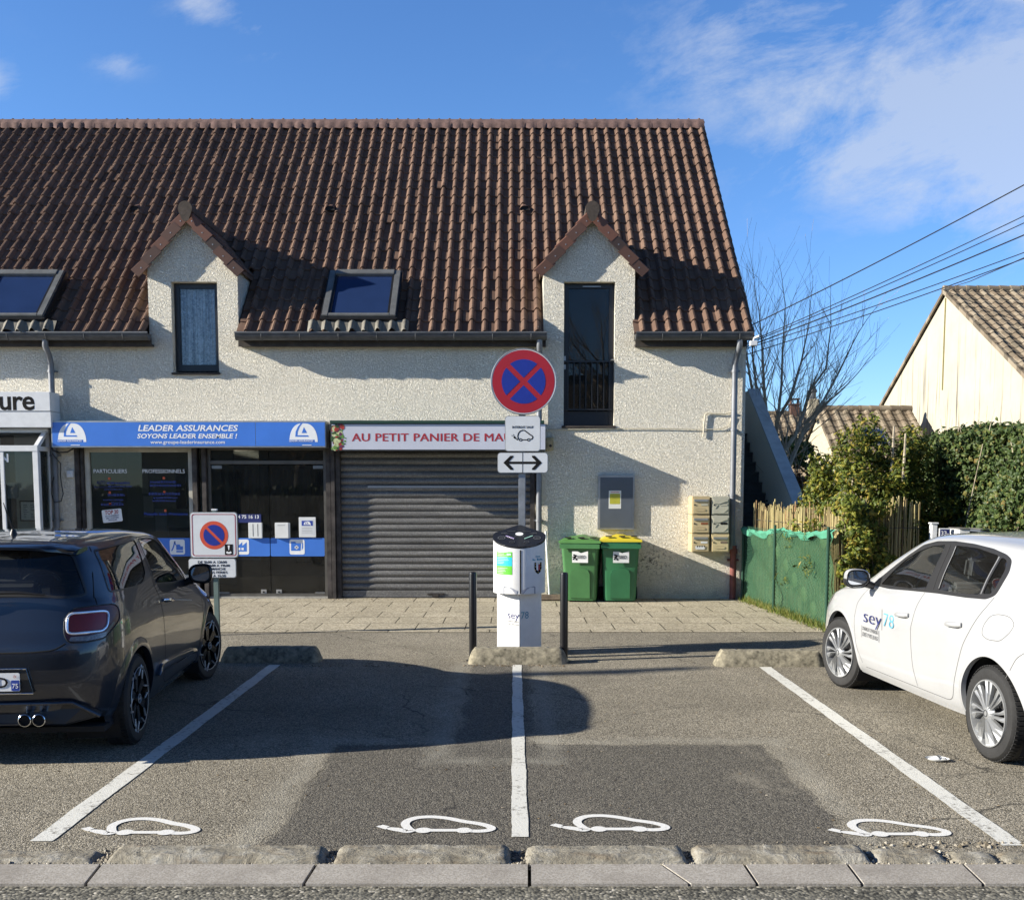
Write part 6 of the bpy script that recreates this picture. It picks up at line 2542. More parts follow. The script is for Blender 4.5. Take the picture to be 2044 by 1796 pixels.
mb = MB()
n = len(hp)
vs = [(cx_ + x_, cy_ + y_, .665) for x_, y_ in hp] + [(cx_ + x_, cy_ + y_, ztop(y_)) for x_, y_ in hp]
fs = [(i, (i + 1) % n, n + (i + 1) % n, n + i) for i in range(n)] + [tuple(range(n))[::-1], tuple(range(n, 2 * n))]
mb.add(vs, fs)
hd_ = mb.build('head', M['white_paint'], cs, smooth=True, angle=30)
mb = MB()
hp2 = head_plan(1.02)
vs = [(cx_ + x_, cy_ + y_, ztop(y_) + .002) for x_, y_ in hp2] + [(cx_ + x_, cy_ + y_, ztop(y_) + .022) for x_, y_ in hp2]
mb.add(vs, fs)
tp_ = mb.build('top_panel', plain('dark_panel', (.018, .019, .022), .22), cs, bev=.004)
sn = Vector((0, -(zb_ - zf) / .51, 1)).normalized()
sv_ = Vector((0, 1, (zb_ - zf) / .51)).normalized()


def onto(x_, y_, e=.024):
    return Vector((cx_ + x_, cy_ + y_, ztop(y_))) + sn * e


for (x_, y_, r_, m_, nm) in ((-.185, -.03, .042, M['zinc'], 'speaker_grille'), (.185, -.03, .042, M['zinc'], 'speaker_grille'), (-.075, -.125, .03, M['zinc_dark'], 'socket_button'), (.075, -.125, .03, M['zinc_dark'], 'socket_button'), (0, .06, .042, M['print_white'], 'logo_disc')):
    mb = MB()
    if nm == 'logo_disc':
        mb.disc(onto(x_, y_), ux, sv_, r_, 24)
    else:
        mb.ring(onto(x_, y_), ux, sv_, r_ * .72, r_, 24)
        mb.ring(onto(x_, y_), ux, sv_, r_ * .2, r_ * .38, 16)
    mb.build(nm, m_, tp_, recalc=False)
mb = MB()
for s, m_ in ((-1, 0), (1, 1)):
    a_, b_ = onto(s * .055, -.05), onto(s * .14, .02)
    d_ = (b_ - a_).normalized()
    mb.obox((a_ + b_) / 2, d_, sn.cross(d_), sn, (b_ - a_).length / 2, .006, .001, m_)
mb.build('status_light', [plain('violet_strip', (.40, .33, .60), .3), plain('green_strip', (.40, .70, .58), .3)], tp_)
mb = MB()
for s in (-1, 1):
    for k in range(3):
        mb.ring(onto(s * (.125 + .012 * k), .075), ux, sv_, .008, .011, 10)
    mb.obox(onto(s * .165, .08), ux, sv_, sn, .025, .006, .0008)
    mb.obox(onto(s * .08, .125), ux, sv_, sn, .045, .003, .0008)
mb.obox(onto(0, .0), ux, sv_, sn, .05, .007, .0008)
mb.build('panel_print', M['zinc'], tp_, recalc=False)


def headpt(x_, z_, e=.002):
    y_ = -.235 * math.sqrt(max(0, 1 - (x_ / .272) ** 2))
    nx_, ny_ = x_ / .272 ** 2, y_ / .235 ** 2
    l_ = math.hypot(nx_, ny_)
    return Vector((cx_ + x_ + nx_ / l_ * e, cy_ + y_ + ny_ / l_ * e, z_))


def wrap(mb, x0, x1, z0, z1, m=0, k=8, e=.002):
    for i in range(k):
        xa, xb = x0 + (x1 - x0) * i / k, x0 + (x1 - x0) * (i + 1) / k
        mb.add([headpt(xa, z0, e), headpt(xb, z0, e), headpt(xb, z1, e), headpt(xa, z1, e)], [(0, 1, 2, 3)], m)


mb = MB()
wrap(mb, .004, .018, .668, 1.12, 0, 2)
mb.build('centre_gap', M['black'], hd_, recalc=False)
mb = MB()
wrap(mb, -.235, -.075, .865, .955, 0)
wrap(mb, -.235, -.075, .955, 1.045, 1)
wrap(mb, -.235, -.075, 1.045, 1.135 - .035, 0)
st_ = mb.build('instruction_sticker', [plain('lime_print', (.13, .55, .05), .4), plain('cyan_print', (.03, .50, .62), .4)], hd_, recalc=False, smooth=True)
mb = MB()
for k in range(14):
    z_ = .88 + k * .0165
    if .94 < z_ < .965:
        continue
    wrap(mb, -.225, -.225 + rng.uniform(.05, .12), z_, z_ + .004, 0, 4, .003)
wrap(mb, -.13, -.085, 1.065, 1.085, 0, 3, .0035)
mb.build('sticker_print', plain('pale_print', (.5, .75, .6), .5), hd_, recalc=False)
# crest
mb = MB()
cz_ = .93


def crest(pts, e, m):
    mb.add([headpt(.192 + x_, cz_ + z_, e) for x_, z_ in pts], [tuple(range(len(pts)))], m)


crest([(-.036, .06), (.036, .06), (.038, .0), (.025, -.04), (0, -.062), (-.025, -.04), (-.038, .0)], .003, 0)
crest([(-.02, .04), (0, .04), (0, -.03), (-.018, -.015)], .0045, 1)
crest([(0, .04), (.02, .04), (.018, -.015), (0, -.03)], .0045, 2)
for (x_, z_) in ((-.028, .045), (.028, .045), (-.03, .015), (.03, .015), (-.026, -.02), (.026, -.02), (0, .05), (0, -.045)):
    crest([(x_ - .004, z_ - .004), (x_ + .004, z_ - .004), (x_ + .004, z_ + .004), (x_ - .004, z_ + .004)], .005, 3)
mb.build('crest', [M['black_print'], M['print_white'], M['sign_red'], plain('gold_print', (.55, .42, .10), .4)], hd_, recalc=False)
mb = MB()
for k in range(6):
    a_ = rng.uniform(.13, .15) + k * .018
    wrap(mb, a_, a_ + .013, 1.01, 1.01 + rng.uniform(.012, .025), 0, 1, .003)
wrap(mb, .165, .215, 1.045, 1.055, 0, 3, .003)
mb.build('small_logo', M['print_teal'], hd_, recalc=False)
# cable outlets
mb = MB()
for s in (-1, 1):
    mb.add([headpt(s * .165, .6655, .003), headpt(s * .03, .6655, .003), headpt(s * .02, .70, .003), headpt(s * .08, .73, .003), headpt(s * .15, .745, .003), headpt(s * .165, .735, .003)], [(0, 1, 2, 3, 4, 5)])
mb.build('outlet_recess', plain('recess_grey', (.30, .32, .38), .5), hd_, recalc=False)
# lettering on the column
ang = math.atan2(.17, .211)


def onleft(x_, z_, e=.003):
    # left front face of the column runs from (-.215,.03) to (-.004,-.14)
    t = (x_ + .215) / .211
    return Vector((cx_ + x_ - e * .63, cy_ + .03 - .17 * t - e * .78, z_))


tl_ = text('sey', .105, onleft(-.125, .395), M['print_navy'], cs, rot=(PI / 2, 0, -ang), align='LEFT', weight=.004, width=.155)


def onright(x_, z_, e=.003):
    t = (x_ - .004) / .084
    return Vector((cx_ + x_ + e * .6, cy_ - .14 + .065 * t - e * .8, z_))


text('78', .105, onright(.012, .395), M['print_teal'], cs, rot=(PI / 2, 0, math.atan2(.065, .084)), align='LEFT', weight=-.004, width=.10)
text("SYNDICAT D'ENERGIE", .024, onleft(-.118, .355), M['zinc'], cs, rot=(PI / 2, 0, -ang), align='LEFT', width=.14)
text('DES YVELINES', .024, onleft(-.118, .325), M['zinc'], cs, rot=(PI / 2, 0, -ang), align='LEFT', width=.14)


# ------------------------------------------------------------------ bollards and wheel stops
def bollard(x, y, h, label):
    t = thing('bollard', label, 'bollard', (x, y, 0), group='bollards beside the charging station')
    mb = MB()
    mb.lathe([(.0, 0), (.040, 0), (.040, h - .02), (.037, h - .006), (.028, h), (0, h)], (x, y, 0), 'z', 24)
    mb.build('tube', plain('black_gloss', (.008, .008, .009), .3), t, smooth=True, angle=35)
    mb = MB()
    mb.lathe([(.0, .0), (.07, .0), (.07, .008), (.041, .012)], (x, y, 0), 'z', 24)
    mb.build('foot_plate', M['black'], t, smooth=True)


p = gat(944, 1303)
bollard(at(944, 1200, 10.76).x, 10.76, at(944, 1141, 10.76).z, 'black steel bollard left of the charging station')
p = gat(1127, 1322)
bollard(at(1126, 1200, 10.72).x, 10.72, at(1126, 1142, 10.72).z, 'black steel bollard right of the charging station')


def wheel_stop(px0, px1, pyb, label, h=.155):
    a, b = gat(px0, pyb), gat(px1, pyb)
    y = (a.y + b.y) / 2
    x0, x1 = a.x, b.x
    t = thing('wheel_stop', label, 'wheel stop', ((x0 + x1) / 2, y, 0), group='concrete wheel stops')
    mb = MB()
    nx = 30
    sec = [(0.0, 0.0), (.035, .90), (.045, .97), (.06, 1.0), (.17, 1.0), (.185, .95), (.21, 0.0)]
    vs, fs = [], []
    for i in range(nx + 1):
        u_ = i / nx
        e = min(u_, 1 - u_)
        k = min(1, e / .055)
        hh = h * (.22 + .78 * min(1, k * 1.05)) + rng.normal(0, .0012)
        for (yy, zz) in sec:
            vs.append((x0 + (x1 - x0) * u_, y + yy + (.02 * (1 - k)) * (1 if yy < .11 else -1) + rng.normal(0, .002), max(-.004, hh * zz)))
    m = len(sec)
    for i in range(nx):
        for j in range(m - 1):
            fs.append((i * m + j, (i + 1) * m + j, (i + 1) * m + j + 1, i * m + j + 1))
    fs += [tuple(range(m)), tuple(nx * m + j for j in range(m))[::-1]]
    mb.add(vs, fs)
    mb.build('block', M['concrete'], t, smooth=True, angle=50)
    for u_ in (.2, .8):
        mb = MB()
        mb.lathe([(0, h + .004), (.014, h + .003), (.016, h - .01)], (x0 + (x1 - x0) * u_, y + .13, 0), 'z', 10)
        mb.build('anchor_bolt', M['zinc_dark'], t)


wheel_stop(438, 638, 1323, 'concrete wheel stop in front of the black car')
wheel_stop(934, 1134, 1326, 'concrete wheel stop in front of the charging station')
wheel_stop(1430, 1650, 1331, 'concrete wheel stop in front of the white car')


# ------------------------------------------------------------------ painted marks
def painted_line(x0, y0, x1, y1, w, label):
    mb = MB()
    n = 90
    vs = []
    for i in range(n + 1):
        t = i / n
        x, y = x0 + (x1 - x0) * t, y0 + (y1 - y0) * t
        vs += [(x - w / 2 + rng.normal(0, .0012) + .0025 * math.sin(i * .5), y, .004), (x + w / 2 + rng.normal(0, .0012) + .0025 * math.sin(i * .37), y, .004)]
    mb.add(vs, [(2 * i, 2 * i + 1, 2 * i + 3, 2 * i + 2) for i in range(n)])
    return tag(mb.build('bay_line', M['road_paint'], None, recalc=False), label, 'road marking', 'white lines between the parking bays')


painted_line(-2.395, 5.235, -2.395, 10.49, .115, 'white bay line left of the two charging bays beside black car')
painted_line(.025, 5.30, .020, 10.49, .088, 'white bay line in the middle leading to the charging station')
painted_line(2.49, 5.17, 2.46, 10.36, .115, 'white bay line right of the two charging bays beside white car')


def ev_symbol():
    # traced in ground metres from one painted pictogram; plug on the left, car outline on the right
    def g(px, py):
        p = gat(px, py)
        return (p.x, p.y)
    q = [(1606, 745), (1625, 748), (1641, 744), (1632, 738), (1618, 722), (1622, 710), (1640, 700), (1675, 692), (1730, 690), (1790, 696), (1850, 708), (1910, 717), (1950, 727), (1962, 736), (1945, 744), (1905, 747), (1860, 744)]
    conv = [g(x / 2.0, 1285.7 + y / 2.0) for x, y in q]
    return conv


q_ = ev_symbol()
c0 = gat(868, 1285.7 + 720 / 2.0)
mbE = MB()
# refine the stroke by splines
fine = []
for i in range(len(q_) - 1):
    p0, p1, p2, p3 = (Vector(q_[max(0, i - 1)]), Vector(q_[i]), Vector(q_[i + 1]), Vector(q_[min(len(q_) - 1, i + 2)]))
    for k in range(6):
        t = k / 6
        fine.append(0.5 * ((2 * p1) + (p2 - p0) * t + (2 * p0 - 5 * p1 + 4 * p2 - p3) * t * t + (3 * p1 - p0 - 3 * p2 + p3) * t ** 3))
fine.append(Vector(q_[-1]))
Lp, Rp = stroke_poly([tuple(v) for v in fine], .047)
k0 = len(mbE.v)
vs = []
for l, r in zip(Lp, Rp):
    vs += [(l.x - c0.x, l.y - c0.y, 0), (r.x - c0.x, r.y - c0.y, 0)]
mbE.add(vs, [(2 * i, 2 * i + 1, 2 * i + 3, 2 * i + 2) for i in range(len(fine) - 1)])


def gl(px, py):
    p = gat(px / 2.0, 1285.7 + py / 2.0)
    return (p.x - c0.x, p.y - c0.y)


w0, w1 = gl(1690, 744), gl(1852, 744)
for (wx, wy) in (w0, w1):
    mbE.disc((wx, wy, .0006), (1, 0, 0), (0, 1, 0), .043, 24)
mbE.add([(w0[0], w0[1] - .02, .0004), (w1[0], w1[1] - .02, .0004), (w1[0], w1[1] + .022, .0004), (w0[0], w0[1] + .022, .0004)], [(0, 1, 2, 3)])
body = [gl(*p) for p in ((1612, 738), (1590, 734), (1560, 732), (1542, 735), (1548, 741), (1575, 747), (1610, 752))]
mbE.add([(x_, y_, .0004) for x_, y_ in body], [tuple(range(len(body)))])
for (a, b) in (((1550, 731), (1522, 724)), ((1545, 738), (1508, 727))):
    pa, pb = Vector(gl(*a)), Vector(gl(*b))
    d = (pb - pa).normalized()
    n_ = Vector((-d.y, d.x)) * .012
    mbE.add([(pa.x - n_.x, pa.y - n_.y, .0005), (pb.x - n_.x, pb.y - n_.y, .0005), (pb.x + n_.x, pb.y + n_.y, .0005), (pa.x + n_.x, pa.y + n_.y, .0005)], [(0, 1, 2, 3)])
sym = None
for (px, py, lab) in ((868, 1646, 'white painted electric car symbol just left of the middle bay line'), (283, 1650, 'white painted electric car symbol beside the left bay line'),
                      (1212, 1643.5, 'white painted electric car symbol just right of the middle bay line'), (1764, 1653, 'white painted electric car symbol beside the right bay line')):
    p = gat(px, py)
    if sym is None:
        sym = mbE.build('electric_car_symbol', M['road_paint_fresh'], None, recalc=False)
        o = sym
    else:
        o = sym.copy()
        C.objects.link(o)
    o.location = (p.x, p.y, .0045)
    tag(o, lab, 'road marking', 'electric car symbols painted on the asphalt')

# ------------------------------------------------------------------ kerb stones, gutter slabs, grit
stones = [(-60, 200, .055, .8, 'low eroded brown kerb stone at the left edge'), (222, 655, .10, 1, 'long grey kerb stone with a pale chipped left end'), (668, 1022, .10, 1, 'long grey brown kerb stone left of the middle'),
          (1047, 1370, .095, 1, 'dark fronted kerb stone under the middle bay line'), (1378, 1732, .10, 1, 'pale topped kerb stone right of the middle'),
          (1738, 1885, .065, .9, 'short broken kerb stone between two longer ones at right'), (1892, 1988, .05, .75, 'small worn kerb stone near the right edge'), (1992, 2110, .045, .75, 'worn kerb stone cut by the right edge')]
for (pa, pb, h, ws, lab) in stones:
    x0 = gat(pa, 1712).x
    x1 = gat(pb, 1712).x
    y0, y1 = 4.89, 5.09
    nx, ny = max(10, int((x1 - x0) / .02)), 14
    vs, fs = [], []
    seed = rng.random() * 50
    for i in range(nx + 1):
        for j in range(ny + 1):
            u_, v_ = i / nx, j / ny
            e = min(u_, 1 - u_) * (x1 - x0)
            ex_ = min(1, e / .045) ** .4
            ev = min(1, min(v_, 1 - v_) * 5.5) ** .5
            nz = .35 * math.sin(x0 * 3 + u_ * (x1 - x0) * 9 + seed) * math.sin(v_ * 7 + seed) + .3 * math.sin(u_ * (x1 - x0) * 31 + v_ * 11 + seed) + .25 * math.sin(u_ * (x1 - x0) * 17 - v_ * 23)
            z = h * .56 * ex_ * ev * (1 + .10 * nz) * (.80 + .25 * v_) - .008
            yy = y0 + (y1 - y0) * (.5 + (v_ - .5) * ws) + .006 * math.sin(u_ * (x1 - x0) * 11 + seed) * (1 - v_) + rng.normal(0, .002)
            vs.append((x0 + (x1 - x0) * u_ + rng.normal(0, .002), yy, z + rng.normal(0, .002)))
    for i in range(nx):
        for j in range(ny):
            k = i * (ny + 1) + j
            fs.append((k, k + ny + 1, k + ny + 2, k + 1))
    mb = MB()
    mb.add(vs, fs)
    tag(mb.build('kerb_stone', M['stone'], None, smooth=True, recalc=False, angle=60), lab, 'kerb stone', 'old kerb stones along the bays')
# gutter slabs with their open joints
js = [(-900, -900), (-420, -430), (195, 170), (628, 606), (1057, 1057), (1322, 1377), (1489, 1512), (1697, 1722), (1930, 1964), (2300, 2340), (2900, 2950)]
mb = MB()
yA, yB = 4.885, 4.655
for k in range(len(js) - 1):
    g_ = .008
    xa1, xa0 = gat(js[k][0], 1735).x + g_, gat(js[k][1], 1766).x + g_
    xb1, xb0 = gat(js[k + 1][0], 1735).x - g_, gat(js[k + 1][1], 1766).x - g_
    m_ = 24
    for i in range(m_):
        t0, t1 = i / m_, (i + 1) / m_
        pass
    top = [(xa0, yB, .006), (xb0, yB, .006), (xb1, yA, .012), (xa1, yA, .012)]
    bot = [(x_, y_, -.05) for x_, y_, z_ in top]
    mb.add(bot + top, [(4, 5, 6, 7), (0, 1, 5, 4), (1, 2, 6, 5), (2, 3, 7, 6), (3, 0, 4, 7)])
tag(mb.build('gutter_channel', M['slab'], None), kind='structure')


def grit(n, xs, ys, size, m, name, label, flat=.5):
    V, F = [], []
    for i in range(n):
        x, y = xs(), ys()
        s = size * rng.uniform(.4, 1.5)
        k = len(V)
        a0 = rng.random() * 6.28
        for j in range(5):
            a = a0 + j * 1.2566
            r = s * rng.uniform(.7, 1.2)
            V.append((x + r * math.cos(a), y + r * math.sin(a), 0.002))
        V.append((x + rng.normal(0, s * .2), y + rng.normal(0, s * .2), .002 + s * flat * rng.uniform(.6, 1.4)))
        F += [(k + j, k + (j + 1) % 5, k + 5) for j in range(5)]
    mb = MB()
    mb.add(V, F)
    return tag(mb.build(name, m, None, recalc=False), label, name, kind='stuff')


gm = leafmat('grit_stone', [(0, (.09, .075, .05)), (.5, (.24, .21, .16)), (1, (.46, .43, .36))], 0.0)
grit(1500, lambda: rng.uniform(-2.7, 2.7), lambda: 4.885 + abs(rng.normal(0, .016)), .009, gm, 'gravel', 'fine gravel collected between kerb stones and gutter slabs', .8)
grit(200, lambda: rng.choice([gat(661, 1712).x, gat(1035, 1712).x, gat(1374, 1712).x, gat(1735, 1712).x, gat(210, 1712).x, gat(1890, 1712).x]) + rng.normal(0, .03), lambda: rng.uniform(4.9, 5.1), .010, gm, 'gravel', 'loose stones in the gaps between the kerb stones', .9)
grit(120, lambda: rng.normal(2.3, .45), lambda: rng.uniform(5.13, 5.22), .011, gm, 'gravel', 'scattered pebbles behind the broken kerb stones at right', .8)
grit(560, lambda: rng.uniform(-3.2, 4), lambda: rng.uniform(5.3, 13), .008, M['litter'], 'leaf_litter', 'dry leaf crumbs scattered over the asphalt', .25)
grit(260, lambda: rng.uniform(-3.2, 3.6), lambda: 16.5 - abs(rng.normal(0, .07)), .016, M['litter'], 'leaf_litter', 'dry leaves along the foot of the facade', .5)
grit(260, lambda: rng.choice([-1.5, .03, 2.6]) + rng.uniform(-.55, .55), lambda: 10.48 - abs(rng.normal(0, .05)), .010, M['litter'], 'leaf_litter', 'dry leaves against the wheel stops', .5)
p = gat(1871, 1518)
mb = MB()
vs, fs = [], []
for j in range(5):
    for i in range(12):
        a = 2 * PI * i / 12
        r = .012 + .010 * j
        vs.append((p.x + r * 1.5 * math.cos(a) + .006 * math.sin(3 * a + j), p.y + r * 1.1 * math.sin(a), .004 + .022 * math.exp(-j * .5) * (1 + .5 * math.sin(2 * a + j)) + (.012 if j == 4 else 0)))
for j in range(4):
    for i in range(12):
        fs.append((j * 12 + i, j * 12 + (i + 1) % 12, j * 12 + 12 + (i + 1) % 12, j * 12 + 12 + i))
mb.add(vs, fs)
tag(mb.build('crushed_cup', M['paper'], None, smooth=True, recalc=False), 'crushed white paper cup on the asphalt beside white car', 'litter')
# ------------------------------------------------------------------ cars
def pchip_dense(A, K):
    """monotone cubic interpolation of A (n,...) on uniform knots, K steps per span."""
    n = A.shape[0]
    d = np.diff(A, axis=0)
    m = np.zeros_like(A)
    a, b = d[:-1], d[1:]
    with np.errstate(divide='ignore', invalid='ignore'):
        h = np.where(a * b > 0, 2 * a * b / (a + b), 0)
    m[1:-1] = h
    m[0] = d[0]
    m[-1] = d[-1]
    out = []
    for i in range(n - 1):
        for k in range(K):
            t = k / K
            h00, h10, h01, h11 = 2 * t ** 3 - 3 * t * t + 1, t ** 3 - 2 * t * t + t, -2 * t ** 3 + 3 * t * t, t ** 3 - t * t
            out.append(h00 * A[i] + h10 * m[i] + h01 * A[i + 1] + h11 * m[i + 1])
    out.append(A[-1])
    return np.array(out)


class Surf:
    K = 12
    SU, SV = 0.42, 0.13

    def __init__(self, levels):
        A = np.array(levels, float)                # levels x columns x 3, the +x half
        self.nl, self.nc = A.shape[0], A.shape[1]
        D = pchip_dense(A, self.K)
        D = np.swapaxes(pchip_dense(np.swapaxes(D, 0, 1), self.K), 0, 1)
        for _ in range(2):                          # ease the interpolation kinks
            E_ = D.copy()
            E_[1:-1, 1:-1] = D[1:-1, 1:-1] * .5 + .125 * (D[2:, 1:-1] + D[:-2, 1:-1] + D[1:-1, 2:] + D[1:-1, :-2])
            D = E_
        self.D = D
        du = np.gradient(D, axis=1)
        dv = np.gradient(D, axis=0)
        N = np.cross(du, dv)
        ln = np.linalg.norm(N, axis=2, keepdims=True)
        bad = ln[..., 0] < 1e-9
        N = N / np.maximum(ln, 1e-9)
        cen = np.array([0, 0, .75])
        flip = (N * (D - cen)).sum(2) < 0
        # one orientation for the whole sheet
        if flip.mean() > .5:
            N = -N
            self.flip = True
        else:
            self.flip = False
        N[bad] = (0, 0, 1)
        N[:, 0, 0] = 0
        N[:, -1, 0] = 0
        N[-1, :, 0] = 0
        N /= np.maximum(np.linalg.norm(N, axis=2, keepdims=True), 1e-9)
        self.N = N

    def ev(self, uv, F=None):
        F = self.D if F is None else F
        uv = np.atleast_2d(uv)
        a = np.clip(uv[:, 0] * self.K, 0, F.shape[1] - 1.0001)
        b = np.clip(uv[:, 1] * self.K, 0, F.shape[0] - 1.0001)
        i, j = a.astype(int), b.astype(int)
        s, t = (a - i)[:, None], (b - j)[:, None]
        return (1 - t) * ((1 - s) * F[j, i] + s * F[j, i + 1]) + t * ((1 - s) * F[j + 1, i] + s * F[j + 1, i + 1])

    def nrm(self, uv):
        n = self.ev(uv, self.N)
        return n / np.maximum(np.linalg.norm(n, axis=1, keepdims=True), 1e-9)

    def inv(self, pts, fun, mask):
        """(u,v) of 2D points under the projection fun, searched among mask(D,N)."""
        Q = fun(self.D.reshape(-1, 3)).reshape(self.D.shape[0], self.D.shape[1], 2)
        ok = mask(self.D, self.N)
        out = []
        for p in pts:
            d = ((Q - np.array(p)) ** 2).sum(2)
            d[~ok] = 1e9
            j, i = np.unravel_index(np.argmin(d), d.shape)
            uv = np.array([i / self.K, j / self.K])
            for _ in range(8):
                q = fun(self.ev(uv))[0]
                e = 1e-3
                J = np.stack([(fun(self.ev(uv + (e, 0)))[0] - q) / e, (fun(self.ev(uv + (0, e)))[0] - q) / e], 1)
                try:
                    step = np.linalg.solve(J, np.array(p) - q)
                except np.linalg.LinAlgError:
                    break
                step = np.clip(step, -.15, .15)
                nu = uv + step
                nu[0] = min(max(nu[0], 0), self.nc - 1)
                nu[1] = min(max(nu[1], 0), self.nl - 1)
                uv = nu
            if ((fun(self.ev(uv))[0] - np.array(p)) ** 2).sum() > d[j, i]:
                uv = np.array([i / self.K, j / self.K])
            out.append(uv)
        return np.array(out)

    def side(self, pts):
        return self.inv(pts, lambda P: P[:, 1:3], lambda D, N: (N[..., 0] > .25) & (D[..., 0] > .3))

    def rear(self, pts):
        return self.inv(pts, lambda P: P[:, [0, 2]], lambda D, N: (N[..., 1] < -.12) & (D[..., 1] < -.5))

    def front(self, pts):
        return self.inv(pts, lambda P: P[:, [0, 2]], lambda D, N: (N[..., 1] > .12) & (D[..., 1] > .2))

    def top(self, pts):
        return self.inv(pts, lambda P: P[:, :2], lambda D, N: (N[..., 2] > .2))

    def tri(self, regions):
        """constrained triangulation of the sheet; regions: [(name, uv polygon)] first match wins."""
        U, V_ = self.nc - 1, self.nl - 1
        pts, edges = [], []

        def loop(poly, closed=True):
            b = len(pts)
            n = len(poly)
            for p in poly:
                pts.append(Vector((p[0] * self.SU, p[1] * self.SV)))
            for k in range(n if closed else n - 1):
                edges.append((b + k, b + (k + 1) % n))
        border = [(u_, 0) for u_ in np.linspace(0, U, U * 8 + 1)[:-1]] + [(U, v_) for v_ in np.linspace(0, V_, V_ * 6 + 1)[:-1]] + [(u_, V_) for u_ in np.linspace(U, 0, U * 8 + 1)[:-1]] + [(0, v_) for v_ in np.linspace(V_, 0, V_ * 6 + 1)[:-1]]
        loop(border)
        for _, poly in regions:
            loop(poly)
        con = np.array([(p.x, p.y) for p in pts])
        g = []
        for u_ in np.linspace(0, U, U * 8 + 1)[1:-1]:
            for v_ in np.linspace(0, V_, V_ * 6 + 1)[1:-1]:
                g.append((u_ * self.SU, v_ * self.SV))
        g = np.array(g)
        keep = np.ones(len(g), bool)
        for k0 in range(0, len(g), 800):
            dd = ((g[k0:k0 + 800, None, :] - con[None]) ** 2).sum(2).min(1)
            keep[k0:k0 + 800] = dd > .009 ** 2
        for q in g[keep]:
            pts.append(Vector((q[0], q[1])))
        v, e, f, *_ = delaunay_2d_cdt(pts, edges, [], 0, 1e-6)
        vv = np.array([(p.x, p.y) for p in v])
        F = np.array([t for t in f if len(t) == 3])
        cen = vv[F].mean(1)
        lab = np.full(len(F), -1)
        inside_dom = (cen[:, 0] > 0) & (cen[:, 0] < U * self.SU) & (cen[:, 1] > 0) & (cen[:, 1] < V_ * self.SV)
        lab[~inside_dom] = -9
        for k, (_, poly) in enumerate(regions):
            P_ = np.array(poly) * np.array([self.SU, self.SV])
            x, y = cen[:, 0], cen[:, 1]
            c_ = np.zeros(len(cen), bool)
            n = len(P_)
            for i in range(n):
                x0, y0 = P_[i]
                x1, y1 = P_[(i + 1) % n]
                cond = (y0 > y) != (y1 > y)
                with np.errstate(divide='ignore', invalid='ignore'):
                    xi = (x1 - x0) * (y - y0) / (y1 - y0 + 1e-30) + x0
                c_ ^= cond & (x < xi)
            lab[(lab == -1) & c_] = k
        uv = vv / np.array([self.SU, self.SV])
        return uv, F, lab


def rounded_poly(pts, r=.03, n=4, closed=True, step=.03):
    """corner-rounded, finely sampled polygon in 2D."""
    pts = [Vector(p) for p in pts]
    m = len(pts)
    out = []
    for i in range(m):
        p = pts[i]
        if not closed and i in (0, m - 1):
            out.append(p)
            continue
        a, b = pts[i - 1], pts[(i + 1) % m]
        ra = min(r, (a - p).length * .45)
        rb = min(r, (b - p).length * .45)
        q0, q1 = p + (a - p).normalized() * ra, p + (b - p).normalized() * rb
        for k in range(n + 1):
            t = k / n
            out.append(q0 * (1 - t) ** 2 + p * 2 * t * (1 - t) + q1 * t * t)
    fin = []
    k = len(out)
    for i in range(k if closed else k - 1):
        a, b = out[i], out[(i + 1) % k]
        s = max(1, int((b - a).length / step))
        for j in range(s):
            fin.append(a.lerp(b, j / s))
    if not closed:
        fin.append(out[-1])
    return [tuple(p) for p in fin]


